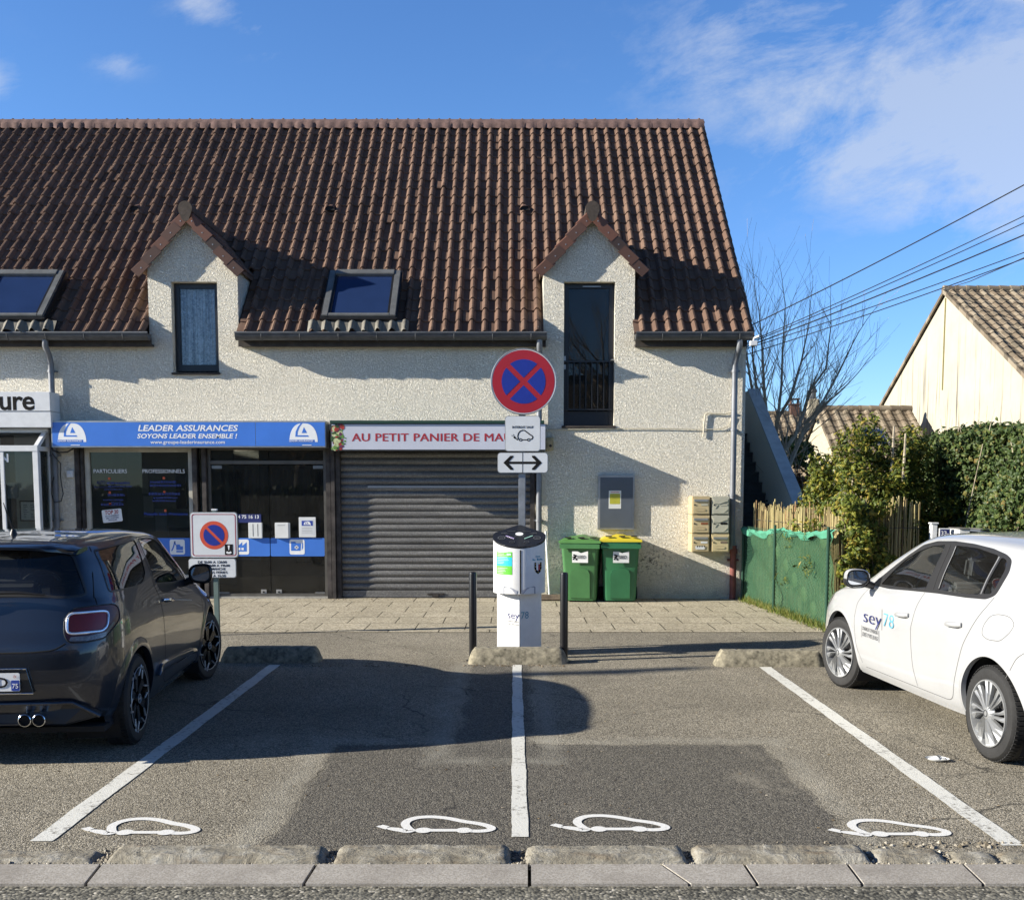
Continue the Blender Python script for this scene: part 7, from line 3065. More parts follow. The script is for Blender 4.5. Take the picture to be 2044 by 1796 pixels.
class Car:
    def __init__(self, root, levels, paint):
        self.root, self.paint = root, paint
        self.s = Surf(levels)
        self.reg = []          # name, uv polygon, material, how ('sym', 'pair', 'cut'), offset

    def region(self, name, uv, mat=None, how='pair', off=0.0):
        self.reg.append((name, [tuple(p) for p in uv], mat, how, off))

    def mesh(self, name, uv, F, mat, halves, parent, off=0.0, flip=False):
        used = np.unique(F)
        remap = {int(a): k for k, a in enumerate(used)}
        P = self.s.ev(uv[used])
        N = self.s.nrm(uv[used])
        P = P + N * off
        F2 = [[remap[int(a)] for a in t] for t in F]
        V, Nn, T = [], [], []
        for sg in halves:
            b = len(V)
            for p, n in zip(P, N):
                V.append((p[0] * sg, p[1], p[2]))
                nn = (n[0] * sg, n[1], n[2])
                Nn.append(tuple(-c for c in nn) if flip else nn)
            for t in F2:
                T.append((b + t[0], b + t[1], b + t[2]))
        # orient every face by the normals
        va, na = np.array(V), np.array(Nn)
        Ta = np.array(T)
        fn = np.cross(va[Ta[:, 1]] - va[Ta[:, 0]], va[Ta[:, 2]] - va[Ta[:, 0]])
        w = (fn * na[Ta].mean(1)).sum(1) < 0
        Ta[w] = Ta[w][:, ::-1]
        me = bpy.data.meshes.new(name)
        me.from_pydata(V, [], Ta.tolist())
        me.materials.append(mat)
        me.polygons.foreach_set('use_smooth', [True] * len(me.polygons))
        me.normals_split_custom_set_from_vertices(Nn)
        o = bpy.data.objects.new(name, me)
        C.objects.link(o)
        o.parent = parent
        return o

    def build(self):
        uv, F, lab = self.s.tri([(r[0], r[1]) for r in self.reg])
        self.uv, self.F, self.lab = uv, F, lab
        self.body = self.mesh('body', uv, F[lab == -1], self.paint, (1, -1), self.root)
        self.parts = {}
        for k, (name, _, mat, how, off) in enumerate(self.reg):
            if how == 'cut':
                continue
            f = F[lab == k]
            if not len(f):
                print('EMPTY REGION', name)
                continue
            if how == 'sym':
                self.parts.setdefault(name, []).append(self.mesh(name, uv, f, mat, (1, -1), self.root, off))
            else:
                for sg in (1, -1):
                    self.parts.setdefault(name, []).append(self.mesh(name, uv, f, mat, (sg,), self.root, off))
        solid = np.isin(lab, [-1] + [k for k, r in enumerate(self.reg) if r[3] != 'cut' and 'glass' not in r[0] and 'window' not in r[0] and 'windscreen' not in r[0]])
        self.mesh('cabin_lining', uv, F[solid], M['dark'], (1, -1), self.root, -.022, True)

    def strip(self, name, uvs, w, mat, parent=None, halves=(1, -1), off=.0015, closed=False, shape=None):
        """thin band lying on the surface along a list of (u,v)."""
        uvs = np.array(uvs)
        P, N = self.s.ev(uvs), self.s.nrm(uvs)
        n = len(P)
        for sg in halves:
            mb = MB()
            vs = []
            for i in range(n):
                a = P[(i - 1) % n] if (closed or i) else P[i]
                b = P[(i + 1) % n] if (closed or i < n - 1) else P[i]
                t = b - a
                t /= np.linalg.norm(t) + 1e-9
                s_ = np.cross(N[i], t)
                ww = w if shape is None else w * shape(i / (n - 1))
                for q, h in ((-.5, 0), (0, 1), (.5, 0)):
                    p = P[i] + s_ * ww * q + N[i] * (off * (1.0 if h else .6))
                    vs.append((p[0] * sg, p[1], p[2]))
            fs = []
            for i in range(n if closed else n - 1):
                i2 = (i + 1) % n
                for r in range(2):
                    q4 = (i * 3 + r, i2 * 3 + r, i2 * 3 + r + 1, i * 3 + r + 1)
                    fs.append(q4 if sg > 0 else q4[::-1])
            mb.add(vs, fs)
            mb.build(name, mat, parent or self.root, local=True, smooth=True, recalc=False)

    def tubeline(self, name, uvs, r, mat, parent=None, halves=(1, -1), off=.003, closed=True, n=8):
        uvs = np.array(uvs)
        P = self.s.ev(uvs) + self.s.nrm(uvs) * off
        out = []
        for sg in halves:
            mb = MB()
            mb.tube([(p[0] * sg, p[1], p[2]) for p in P], r, n, closed=closed)
            out.append(mb.build(name, mat, parent or self.root, local=True, smooth=True))
        return out

    def arch_poly(self, yc, zc, R):
        a = np.linspace(-.25 * PI, 1.25 * PI, 90)
        pts = [(yc + R * math.cos(t), zc + R * math.sin(t)) for t in a]
        zb = .21
        pts = [p for p in pts if p[1] > zb + .03]
        uv = self.s.side(pts)
        uv = [tuple(q) for q in uv]
        return [(uv[0][0], -.4)] + uv + [(uv[-1][0], -.4)]

    def arch_lip(self, yc, zc, R, w=.045, h=.012):
        a = np.linspace(-.12 * PI, 1.12 * PI, 64)
        n = len(a)
        for sg in (1, -1):
            vs = []
            for rr, hh in ((R - .004, -.03), (R - .003, h * .8), (R + w * .35, h), (R + w, .0005)):
                pts = [(yc + rr * math.cos(t), max(.215, zc + rr * math.sin(t))) for t in a]
                P = self.s.ev(self.s.side(pts))
                vs += [((p[0] + hh) * sg, q[0], q[1]) for p, q in zip(P, pts)]
            fs = []
            for k in range(3):
                for i in range(n - 1):
                    q4 = (k * n + i, k * n + i + 1, (k + 1) * n + i + 1, (k + 1) * n + i)
                    fs.append(q4 if sg < 0 else q4[::-1])
            MB().add(vs, fs).build('wheel_arch', self.paint, self.root, local=True, smooth=True, angle=50)

    def well(self, yc, zc, R):
        a = np.linspace(-.18 * PI, 1.18 * PI, 40)
        n = len(a)
        for sg in (1, -1):
            vs = [(sg * xx, yc + R * math.cos(t), zc + R * math.sin(t)) for xx in (.46, .812) for t in a]
            mb = MB().add(vs, [(i, i + 1, n + i + 1, n + i) for i in range(n - 1)])
            mb.add([(sg * .46, yc + R * math.cos(t), zc + R * math.sin(t)) for t in a], [tuple(range(n))])
            mb.build('wheel_well', M['dark'], self.root, local=True, smooth=True, recalc=False)


def wheel(root, sg, y, R, steer, style, xo):
    """tyre, rim and hub as one part group; outer face at x = sg*xo."""
    hub = Vector((sg * (xo - .09), y, R))
    w = .195
    mb = MB()
    prof = [(R * .70, -w / 2 + .015), (R * .80, -w / 2), (R * .93, -w / 2 + .008), (R * .985, -w / 2 + .03), (R, -w / 2 + .05), (R, w / 2 - .05), (R * .985, w / 2 - .03), (R * .93, w / 2 - .008), (R * .80, w / 2), (R * .70, w / 2 - .015)]
    mb.lathe(prof, (0, 0, 0), 'x', 64)
    # tread blocks
    for k in range(64):
        an = 2 * PI * k / 64
        for x0, x1, tw in ((.020, .075, .25), (-.075, -.020, -.25)):
            c_, s_ = math.cos(an), math.sin(an)
            mb.obox((x0 + (x1 - x0) / 2, (R + .0005) * c_, (R + .0005) * s_), (1, 0, 0), (0, c_, s_), (0, -s_, c_), (x1 - x0) / 2, .003, .0105)
    ty = mb.build('wheel', M['rubber'], root, local=True, smooth=True, angle=40)
    ty.location = hub
    ty.rotation_euler = (0, 0, steer)
    f = sg * 1.0
    rr = R * .715

    def put(mb, name, mat, **k):
        o = mb.build(name, mat, ty, local=True, **k)
        return o
    xf = f * (w / 2 - .012)
    mb = MB()
    mb.lathe([(rr * 1.0, xf - f * .01), (rr * .99, xf + f * .012), (rr * .955, xf + f * .012), (rr * .93, xf - f * .035), (rr * .90, xf - f * .12)], (0, 0, 0), 'x', 64)
    rim = put(mb, 'rim', M['rim_dark'] if style == 'black' else M['rim_silver'], smooth=True, angle=35)
    mb = MB()
    mb.lathe([(0, xf - f * .085), (rr * .95, xf - f * .085)], (0, 0, 0), 'x', 40)
    put(mb, 'brake_disc', M['dark'], recalc=False)
    if style == 'black':
        ns = 6
        sp = MB()
        ed = MB()
        for k in range(ns):
            an = PI / 2 + 2 * PI * k / ns + .12
            er, et = Vector((0, math.cos(an), math.sin(an))), Vector((0, -math.sin(an), math.cos(an)))
            ax = Vector((f, 0, 0))

            def pt(r_, t_, d_):
                return er * r_ + et * t_ + Vector((xf, 0, 0)) + ax * d_
            # spoke: broad Y with a notch at the rim
            out = [(.05, .022), (.50 * rr, .030), (.66 * rr, .034), (.80 * rr, .062), (.955 * rr, .098), (.955 * rr, .060), (.83 * rr, .030), (.83 * rr, -.030), (.955 * rr, -.060), (.955 * rr, -.098), (.80 * rr, -.062), (.66 * rr, -.034), (.50 * rr, -.030), (.05, -.022)]
            top = [pt(r_, t_, -.008 + .010 * (r_ / rr)) for r_, t_ in out]
            sp.prism(top, -ax * .03)
            # machined silver edges
            for s_ in (1, -1):
                line = [(.965 * rr, .100), (.80 * rr, .062), (.70 * rr, .036)]
                L_ = [pt(r_, s_ * t_, -.004 + .010 * (r_ / rr)) for r_, t_ in line]
                ed.tube(L_, [.0085, .0075, .006], 6)
        sp.add(ed.v, ed.f, 1)
        put(sp, 'spokes', [M['rim_dark'], M['rim_silver']])
        mb = MB()
        mb.ring((xf + f * .010, 0, 0), (0, 1, 0), (0, 0, 1), rr * .975, rr * 1.0, 64)
        mb.tube([(xf + f * .012, rr * .985 * math.cos(2 * PI * i / 48), rr * .985 * math.sin(2 * PI * i / 48)) for i in range(48)], .0035, 5, closed=True)
        put(mb, 'rim_edge', M['rim_silver'], recalc=False)
        mb = MB()
        mb.lathe([(.0, xf + f * .012), (.028, xf + f * .010), (.034, xf + f * .002), (.034, xf - f * .03)], (0, 0, 0), 'x', 24)
        cap = put(mb, 'hub_cap', M['rim_dark'], smooth=True)
        mb = MB()
        mb.tube([(xf + f * .010, .031 * math.cos(2 * PI * i / 24), .031 * math.sin(2 * PI * i / 24)) for i in range(24)], .004, 6, closed=True)
        mb.obox((xf + f * .013, 0, .004), (0, 1, .5), (f, 0, 0), (0, -.5, 1), .012, .002, .005)
        put(mb, 'hub_ring', M['rim_silver'])
    else:
        # silver trim: ten twisted blades in pairs over a dark steel wheel
        bl = MB()
        nb = 16
        for k in range(nb):
            an = 2 * PI * k / nb + (.055 if k % 2 else -.055) + .2
            ax = Vector((f, 0, 0))

            def pp(r_, da, d_):
                a_ = an + da * sg
                return Vector((xf, 0, 0)) + ax * d_ + Vector((0, math.cos(a_), math.sin(a_))) * r_ * rr
            ri, rm, ro = .17, .58, .965
            wi, wm, wo = .10, .07, .075
            A0, A1, A2 = pp(ri, -wi, .012), pp(rm, -wm + .05, .004), pp(ro, -wo + .10, -.004)
            B0, B1, B2 = pp(ri, wi, .010), pp(rm, wm + .05, -.010), pp(ro, wo + .16, -.012)
            Cm0, Cm1, Cm2 = pp(ri, 0, .020), pp(rm, -.02 + .05, .014), pp(ro, -.02 + .12, .006)
            back = -ax * .022
            bl.add([A0, A1, A2, Cm0, Cm1, Cm2, B0, B1, B2, A0 + back, A1 + back, A2 + back, B0 + back, B1 + back, B2 + back],
                   [(0, 1, 4, 3), (1, 2, 5, 4), (3, 4, 7, 6), (4, 5, 8, 7), (9, 10, 1, 0), (10, 11, 2, 1), (6, 7, 13, 12), (7, 8, 14, 13)])
        put(bl, 'trim_blades', M['rim_silver'])
        mb = MB()
        mb.lathe([(0, xf + f * .022), (.030, xf + f * .020), (.045, xf + f * .012), (.06, xf - f * .01)], (0, 0, 0), 'x', 28)
        put(mb, 'hub_cap', M['rim_silver'], smooth=True)
        mb = MB()
        mb.ring((xf + f * .0235, 0, 0), (0, 1, 0), (0, 0, 1), .018, .024, 24)
        put(mb, 'hub_ring', M['zinc_dark'], recalc=False)
    return ty


def mirror_shell(root, c, w, h, d, paint, sg, name='door_mirror', lower=None):
    """door mirror: bulging shell, flat glass towards the rear."""
    mb = MB()
    n = 24
    rows = []
    for (t, k) in ((0.0, .90), (.06, 1.0), (.35, .98), (.65, .84), (.88, .55), (1.0, .05)):
        row = []
        for i in range(n):
            a = 2 * PI * i / n
            ex = 2.8
            x_ = math.copysign(abs(math.cos(a)) ** (2 / ex), math.cos(a)) * w / 2 * k
            z_ = math.copysign(abs(math.sin(a)) ** (2 / ex), math.sin(a)) * h / 2 * k * (1 + .12 * math.cos(a))
            row.append((c[0] + sg * x_, c[1] + t * d + .25 * x_ * -1 * .3, c[2] + z_))
        rows.append(row)
    vs = [p for r in rows for p in r]
    fs = [(k * n + i, k * n + (i + 1) % n, (k + 1) * n + (i + 1) % n, (k + 1) * n + i) for k in range(5) for i in range(n)]
    fs.append(tuple(range(5 * n, 6 * n)))
    mb.add(vs, fs)
    o = mb.build(name, paint, root, local=True, smooth=True, angle=60)
    mb = MB()
    back = [(p[0] * 1.0, p[1] + .012, p[2]) for p in rows[0]]
    mb.poly(back)
    mb.build('mirror_rim', M['black'], o, local=True, recalc=False)
    mb = MB()
    cx0, cz0 = c[0], c[2]
    gl = [((p[0] - cx0) * .86 + cx0, p[1] + .009, (p[2] - cz0) * .82 + cz0) for p in rows[0]]
    mb.poly(gl)
    mb.build('mirror_glass', M['mirror'], o, local=True, recalc=False)
    mb = MB()
    mb.tube([(c[0] - sg * w * .35, c[1] + d * .35, c[2] - h * .30), (c[0] - sg * (w * .62 + .02), c[1] + d * .45, c[2] - h * .48)], [.035, .03], 10)
    mb.build('mirror_arm', M['black'], o, local=True, smooth=True)
    return o


def seat(root, x, y, z, m, back=.62):
    mb = MB()
    mb.box(x - .24, x + .24, y - .02, y + .48, z, z + .16)
    mb.obox((x, y - .10, z + .42), (1, 0, 0), (0, .97, .24), (0, -.24, .97), .23, .06, .33)
    mb.obox((x, y - .19, z + .86), (1, 0, 0), (0, .97, .24), (0, -.24, .97), .13, .045, .09)
    return mb.build('seat', m, root, local=True, bev=.035, seg=3)


def cabin(root, y_dash, y_front, y_rear, driver_x, m):
    for x in (-.36, .36):
        seat(root, x, y_front, .32, m)
    mb = MB()
    mb.box(-.58, .58, y_rear - .02, y_rear + .45, .32, .50)
    mb.obox((0, y_rear - .10, .74), (1, 0, 0), (0, .97, .24), (0, -.24, .97), .58, .06, .27)
    for x in (-.36, .36):
        mb.obox((x, y_rear - .17, 1.06), (1, 0, 0), (0, .97, .24), (0, -.24, .97), .12, .04, .07)
    mb.build('rear_bench', m, root, local=True, bev=.03, seg=3)
    mb = MB()
    mb.box(-.68, .68, y_dash - .25, y_dash + .35, .55, .90)
    mb.build('dashboard', M['black'], root, local=True, bev=.05, seg=3)
    mb = MB()
    pts = []
    for i in range(32):
        a = 2 * PI * i / 32
        pts.append((driver_x + .18 * math.cos(a), y_dash - .36 + .07 * math.sin(a), .90 + .165 * math.sin(a)))
    mb.tube(pts, .015, 8, closed=True)
    mb.tube([(driver_x, y_dash - .36, .90), (driver_x, y_dash - .2, .85)], .03, 8)
    mb.obox((driver_x, y_dash - .36, .90), (1, 0, 0), (0, .4, .9), (0, .9, -.4), .17, .03, .012)
    mb.build('steering_wheel', M['black'], root, local=True, smooth=True)
    mb = MB()
    mb.box(-.76, .76, -1.75, 1.75, .20, .235)
    mb.build('floor_pan', M['dark'], root, local=True)


def carpaint(name, col, metal, rough=.28, flake=0.0):
    b = NB(name)
    n = b.noise(b.objc(), 3.0, 5, .6)
    c = b.ramp(n, [(0.3, tuple(x * .93 for x in col)), (0.7, col)])
    b.set(c, rough, metal, None, Coat_Weight=1.0, Coat_Roughness=0.03, Specular_IOR_Level=.5)
    # road dust low on the flanks
    return b.mat


M['paint_dark'] = carpaint('dark_grey_metallic', (0.010, 0.014, 0.024), .15, .3)
M['paint_white'] = carpaint('white_car_paint', (0.385, 0.393, 0.405), 0.0, .35)
M['car_glass'] = glassmat('car_glass', (.72, .76, .75), .03, .0, .03)
M['car_glass_dark'] = glassmat('privacy_glass', (.36, .39, .40), .03, .0, .03)
M['mirror'] = plain('mirror_silver', (.75, .77, .8), .03, 1.0, .02)
M['rim_dark'] = plain('gloss_black_rim', (.012, .012, .013), .25, .2, .1)
M['rim_silver'] = plain('silver_rim', (.34, .35, .36), .40, .5, .06)
M['lamp_red'] = plain('red_lamp', (.15, .003, .005), .35, 0, .2, 8, Coat_Weight=.12)
M['lamp_dark'] = plain('dark_lamp_housing', (.05, .003, .005), .35, 0, .3, 6, Coat_Weight=.15)
M['lamp_clear'] = plain('clear_lamp', (.16, .15, .15), .2, .2, .5, 30, Coat_Weight=.4)
M['lamp_chrome'] = plain('lamp_ring', (.70, .72, .78), .18, .6, .05)
M['seam'] = plain('panel_gap', (.004, .004, .004), .9, 0, .1)
M['seam_soft'] = plain('panel_gap_grey', (.10, .10, .10), .9, 0, .1)
M['trim'] = plain('dark_trim', (.020, .020, .021), .42, 0, .1)
M['cloth'] = plain('seat_cloth', (.055, .055, .06), .9, 0, .2, 20)

# ---- dark three-door hatchback
DS = [
    [(0, -1.80, .30), (.30, -1.80, .30), (.55, -1.77, .30), (.68, -1.72, .29), (.76, -1.58, .27), (.775, -1.35, .23), (.775, -1.0, .20), (.775, -.5, .19), (.775, 0, .19), (.775, .5, .19), (.775, .95, .19), (.77, 1.4, .20), (.64, 1.82, .20), (.38, 1.98, .20), (0, 2.02, .20)],
    [(0, -1.87, .38), (.30, -1.865, .38), (.55, -1.84, .37), (.70, -1.77, .36), (.79, -1.61, .34), (.82, -1.35, .31), (.82, -1.0, .29), (.815, -.5, .28), (.815, 0, .28), (.815, .5, .28), (.815, .95, .28), (.805, 1.4, .29), (.68, 1.86, .30), (.40, 2.02, .30), (0, 2.06, .30)],
    [(0, -1.905, .55), (.30, -1.90, .55), (.55, -1.875, .55), (.715, -1.80, .55), (.81, -1.63, .54), (.85, -1.35, .50), (.855, -1.0, .47), (.845, -.5, .45), (.845, 0, .45), (.845, .5, .45), (.85, .95, .46), (.835, 1.4, .48), (.70, 1.87, .48), (.41, 2.03, .48), (0, 2.07, .48)],
    [(0, -1.895, .72), (.30, -1.89, .72), (.55, -1.865, .72), (.715, -1.79, .725), (.81, -1.62, .72), (.852, -1.35, .69), (.858, -1.0, .66), (.85, -.5, .63), (.85, 0, .63), (.85, .5, .63), (.855, .95, .62), (.835, 1.4, .62), (.70, 1.85, .60), (.41, 2.01, .60), (0, 2.05, .60)],
    [(0, -1.845, .88), (.30, -1.84, .88), (.55, -1.82, .88), (.70, -1.755, .885), (.80, -1.60, .88), (.842, -1.35, .86), (.85, -1.0, .83), (.845, -.5, .80), (.843, 0, .79), (.842, .5, .78), (.84, .95, .76), (.81, 1.4, .745), (.66, 1.80, .71), (.39, 1.95, .70), (0, 1.99, .70)],
    [(0, -1.80, 1.02), (.30, -1.795, 1.02), (.54, -1.775, 1.02), (.675, -1.715, 1.015), (.765, -1.57, 1.005), (.812, -1.35, .985), (.825, -1.0, .955), (.822, -.5, .93), (.82, 0, .91), (.815, .5, .895), (.80, .95, .88), (.73, 1.33, .86), (.56, 1.62, .83), (.33, 1.74, .825), (0, 1.78, .825)],
    [(0, -1.785, 1.075), (.30, -1.78, 1.075), (.53, -1.76, 1.075), (.65, -1.70, 1.07), (.735, -1.56, 1.065), (.785, -1.35, 1.06), (.80, -1.0, 1.05), (.80, -.5, 1.03), (.797, 0, 1.005), (.785, .5, .975), (.755, .84, .955), (.68, 1.03, .96), (.50, 1.16, .975), (.27, 1.22, .985), (0, 1.24, .99)],
    [(0, -1.74, 1.18), (.29, -1.735, 1.18), (.50, -1.715, 1.18), (.615, -1.66, 1.18), (.695, -1.51, 1.175), (.745, -1.32, 1.17), (.762, -1.0, 1.165), (.765, -.5, 1.155), (.762, 0, 1.13), (.745, .45, 1.10), (.71, .70, 1.08), (.64, .85, 1.08), (.47, .97, 1.09), (.25, 1.02, 1.10), (0, 1.035, 1.10)],
    [(0, -1.685, 1.30), (.28, -1.68, 1.30), (.47, -1.66, 1.30), (.575, -1.60, 1.30), (.645, -1.45, 1.295), (.685, -1.27, 1.295), (.705, -.97, 1.295), (.71, -.5, 1.29), (.705, 0, 1.27), (.69, .33, 1.245), (.66, .50, 1.23), (.59, .62, 1.23), (.43, .72, 1.24), (.23, .76, 1.245), (0, .775, 1.245)],
    [(0, -1.63, 1.395), (.28, -1.625, 1.395), (.46, -1.60, 1.39), (.54, -1.53, 1.385), (.585, -1.37, 1.385), (.61, -1.2, 1.39), (.635, -.92, 1.40), (.645, -.5, 1.41), (.645, -.1, 1.40), (.635, .15, 1.38), (.60, .28, 1.365), (.53, .37, 1.365), (.39, .44, 1.37), (.20, .475, 1.375), (0, .485, 1.375)],
    [(0, -1.55, 1.42), (.24, -1.54, 1.42), (.38, -1.5, 1.42), (.43, -1.40, 1.42), (.46, -1.22, 1.43), (.47, -1.05, 1.435), (.48, -.8, 1.445), (.49, -.45, 1.45), (.49, -.15, 1.44), (.47, .02, 1.43), (.44, .13, 1.42), (.38, .20, 1.415), (.28, .26, 1.412), (.15, .285, 1.41), (0, .29, 1.41)],
    [(0, -1.40, 1.437), (0, -1.36, 1.438), (0, -1.28, 1.44), (0, -1.2, 1.443), (0, -1.05, 1.447), (0, -.95, 1.45), (0, -.75, 1.46), (0, -.45, 1.465), (0, -.2, 1.46), (0, -.08, 1.45), (0, 0, 1.445), (0, .04, 1.44), (0, .07, 1.437), (0, .09, 1.435), (0, .10, 1.435)],
]
DSP = (-3.567, 8.472, .0836)
ds = thing('parked_hatchback', 'dark grey three door hatchback parked nose in at the left edge', 'car', (DSP[0], DSP[1], 0), DSP[2])
car = Car(ds, DS, M['paint_dark'])
s = car.s
WY, WR, AR = 1.23, .31, .368
for yc in (-WY, WY):
    car.region('arch', car.arch_poly(yc, WR, AR), None, 'cut')
# pixel projection of this car, for the lamp that wraps round its corner
cr, sr = math.cos(DSP[2]), math.sin(DSP[2])


def ds_px(P):
    X = DSP[0] + P[:, 0] * cr - P[:, 1] * sr
    Y = DSP[1] + P[:, 0] * sr + P[:, 1] * cr
    Zz = P[:, 2] - CAM_H
    c_, s_ = math.cos(PITCH), math.sin(PITCH)
    d = Y * c_ - Zz * s_
    u_ = Y * s_ + Zz * c_
    return np.stack([CX + FPX * X / d, CY - FPX * u_ / d], 1)


def ds_mask(D, N):
    X = DSP[0] + D[..., 0] * cr - D[..., 1] * sr
    Y = DSP[1] + D[..., 0] * sr + D[..., 1] * cr
    nx, ny = N[..., 0] * cr - N[..., 1] * sr, N[..., 0] * sr + N[..., 1] * cr
    return (nx * -X + ny * -Y + N[..., 2] * (CAM_H - D[..., 2])) > .05


def px_uv(pts):
    return s.inv([(x / 3.521 / 1.2133, (1250 + y / 3.521) / 1.2133) for x, y in pts], ds_px, ds_mask)


lamp = rounded_poly([(620, 788), (800, 762), (960, 745), (1005, 770), (1022, 850), (1000, 910), (890, 1040), (740, 1072), (580, 1078), (545, 1000), (550, 880)], 45, 5, step=12)
ring_ = rounded_poly([(598, 830), (880, 808), (920, 820), (912, 930), (870, 978), (610, 1004), (572, 985), (572, 880)], 40, 5, step=10)
lampuv, ringuv = px_uv(lamp), px_uv(ring_)
clear = rounded_poly([(600, 1030), (760, 1018), (900, 985), (960, 900), (985, 900), (890, 1030), (740, 1062), (590, 1066)], 10, 3, step=12)
car.region('lamp_lens', ringuv, M['lamp_red'], 'pair', .004)
car.region('reversing_lens', px_uv(clear), M['lamp_clear'], 'pair', .003)
car.region('tail_light', lampuv, M['lamp_dark'], 'pair', .002)
car.region('side_window', s.side(rounded_poly([(-.455, 1.382), (-.157, 1.376), (.05, 1.352), (.235, 1.272), (.41, 1.16), (.60, 1.022), (.625, .985), (.3, .992), (-.07, 1.010), (-.50, 1.046), (-.485, 1.225)], .02)), M['car_glass'], 'pair', -.003)
car.region('quarter_window', s.side(rounded_poly([(-1.385, 1.352), (-1.03, 1.368), (-.555, 1.383), (-.575, 1.288), (-.665, 1.14), (-.78, 1.09), (-.86, 1.077), (-1.03, 1.073), (-1.50, 1.085), (-1.475, 1.15), (-1.42, 1.28)], .03)), M['car_glass_dark'], 'pair', -.003)
rg = [tuple(q) for q in s.rear(rounded_poly([(.02, 1.095), (.42, 1.088), (.52, 1.075), (.66, 1.085), (.615, 1.20), (.555, 1.33), (.50, 1.372), (.02, 1.38)], .03, closed=False))]
car.region('rear_window', [(-.3, rg[0][1])] + rg + [(-.3, rg[-1][1])], M['car_glass_dark'], 'sym', -.003)
wsv = [tuple(q) for q in s.front(rounded_poly([(.02, 1.015), (.45, 1.005), (.615, 1.0), (.59, 1.12), (.53, 1.25), (.49, 1.335), (.40, 1.352), (.02, 1.362)], .03, closed=False))]
car.region('windscreen', [(s.nc - .7, wsv[0][1])] + wsv + [(s.nc - .7, wsv[-1][1])], M['car_glass'], 'sym', -.003)
door_out = rounded_poly([(-.50, 1.395), (-.157, 1.393), (.065, 1.370), (.26, 1.288), (.62, 1.045), (.83, .955), (.965, .81), (.915, .59), (.775, .34), (.70, .262), (-.36, .262), (-.45, .32), (-.462, .66), (-.475, .87), (-.475, .95), (-.545, 1.04), (-.53, 1.266)], .035)
car.region('door', s.side(door_out), M['paint_dark'], 'pair', 0)
car.build()
door = car.parts['door'][0]
car.strip('door_gap', s.side(door_out), .006, M['seam'], closed=True, off=.0025)
for yc in (-WY, WY):
    car.arch_lip(yc, WR, AR, .062, .016)
    car.well(yc, WR, AR + .004)
    for sg in (1, -1):
        wheel(ds, sg, yc, WR, (-.20 if yc > 0 else 0), 'black', .845)
# window frames and gaps
for nm in ('side_window', 'quarter_window'):
    car.strip('window_seal', [r for r in car.reg if r[0] == nm][0][1], .013, M['trim'], closed=True, off=.003)
car.strip('window_seal', rg, .018, M['trim'], off=.003)
ls_ = px_uv(rounded_poly([(0, 1168), (250, 1163), (460, 1145), (560, 1085)], 60, 5, closed=False, step=15))
car.strip('tailgate_gap', [(0.0, ls_[0][1])] + [tuple(q) for q in ls_], .010, M['seam'], off=.003)
car.strip('tailgate_gap', px_uv([(800, 690), (812, 700), (828, 755)]), .008, M['seam'], off=.003)
car.strip('tailgate_gap', px_uv([(800, 690), (790, 500), (775, 290), (762, 262)]), .008, M['seam'], off=.003)
for o in car.parts['tail_light']:
    pass
for sg, o in zip((1, -1), car.parts['tail_light']):
    car.tubeline('lamp_ring', ringuv, .0085, M['lamp_chrome'], o, (sg,), .006)
    car.tubeline('lamp_edge', lampuv, .005, M['black'], o, (sg,), .002)
for a_, b_ in zip(car.parts['lamp_lens'], car.parts['tail_light']):
    a_.parent = b_
for a_, b_ in zip(car.parts['reversing_lens'], car.parts['tail_light']):
    a_.parent = b_
# trim blade low on the door
top = s.side([(y, z) for y, z in zip(np.linspace(-.72, .64, 30), np.interp(np.linspace(-.72, .64, 30), [-.72, -.63, -.46, -.11, .40, .60, .64], [.385, .452, .456, .442, .405, .385, .365]))])
bot = s.side([(y, z) for y, z in zip(np.linspace(-.72, .64, 30), np.interp(np.linspace(-.72, .64, 30), [-.72, -.5, 0, .64], [.375, .372, .355, .335]))])
Pt, Pb = s.ev(top), s.ev(bot)
for sg in (1, -1):
    mb = MB()
    vs = []
    for a, b in zip(Pt, Pb):
        for t, h in ((0, .001), (.12, .022), (.5, .030), (.9, .014), (1, .001)):
            p = a + (b - a) * t
            vs.append(((p[0] + h) * sg, p[1], p[2]))
    mb.add(vs, [(i * 5 + r, (i + 1) * 5 + r, (i + 1) * 5 + r + 1, i * 5 + r + 1) for i in range(29) for r in range(4)])
    mb.build('door_blade', M['paint_dark'], ds, local=True, smooth=True, angle=50)
# handle with its bright cap and the painted glint of the door crease
for sg in (1, -1):
    uv = s.side([(-.36, .905), (-.20, .893)])
    p, q = s.ev(uv)
    mb = MB()
    mb.tube([(sg * (p[0] + .004), p[1] - .04, p[2] + .004), (sg * (p[0] + .032), p[1], p[2]), (sg * (q[0] + .032), q[1] - .02, q[2]), (sg * (q[0] + .006), q[1] + .03, q[2] - .002)], [.012, .016, .016, .010], 10)
    h_ = mb.build('door_handle', M['chrome'], ds, local=True, smooth=True)
car.strip('crease_glint', s.side([(y, .893 - .118 * (y + .2)) for y in np.linspace(-.18, .55, 20)]), .010, M['rim_silver'], off=.003)  # silver band put in for the reflection along the door crease
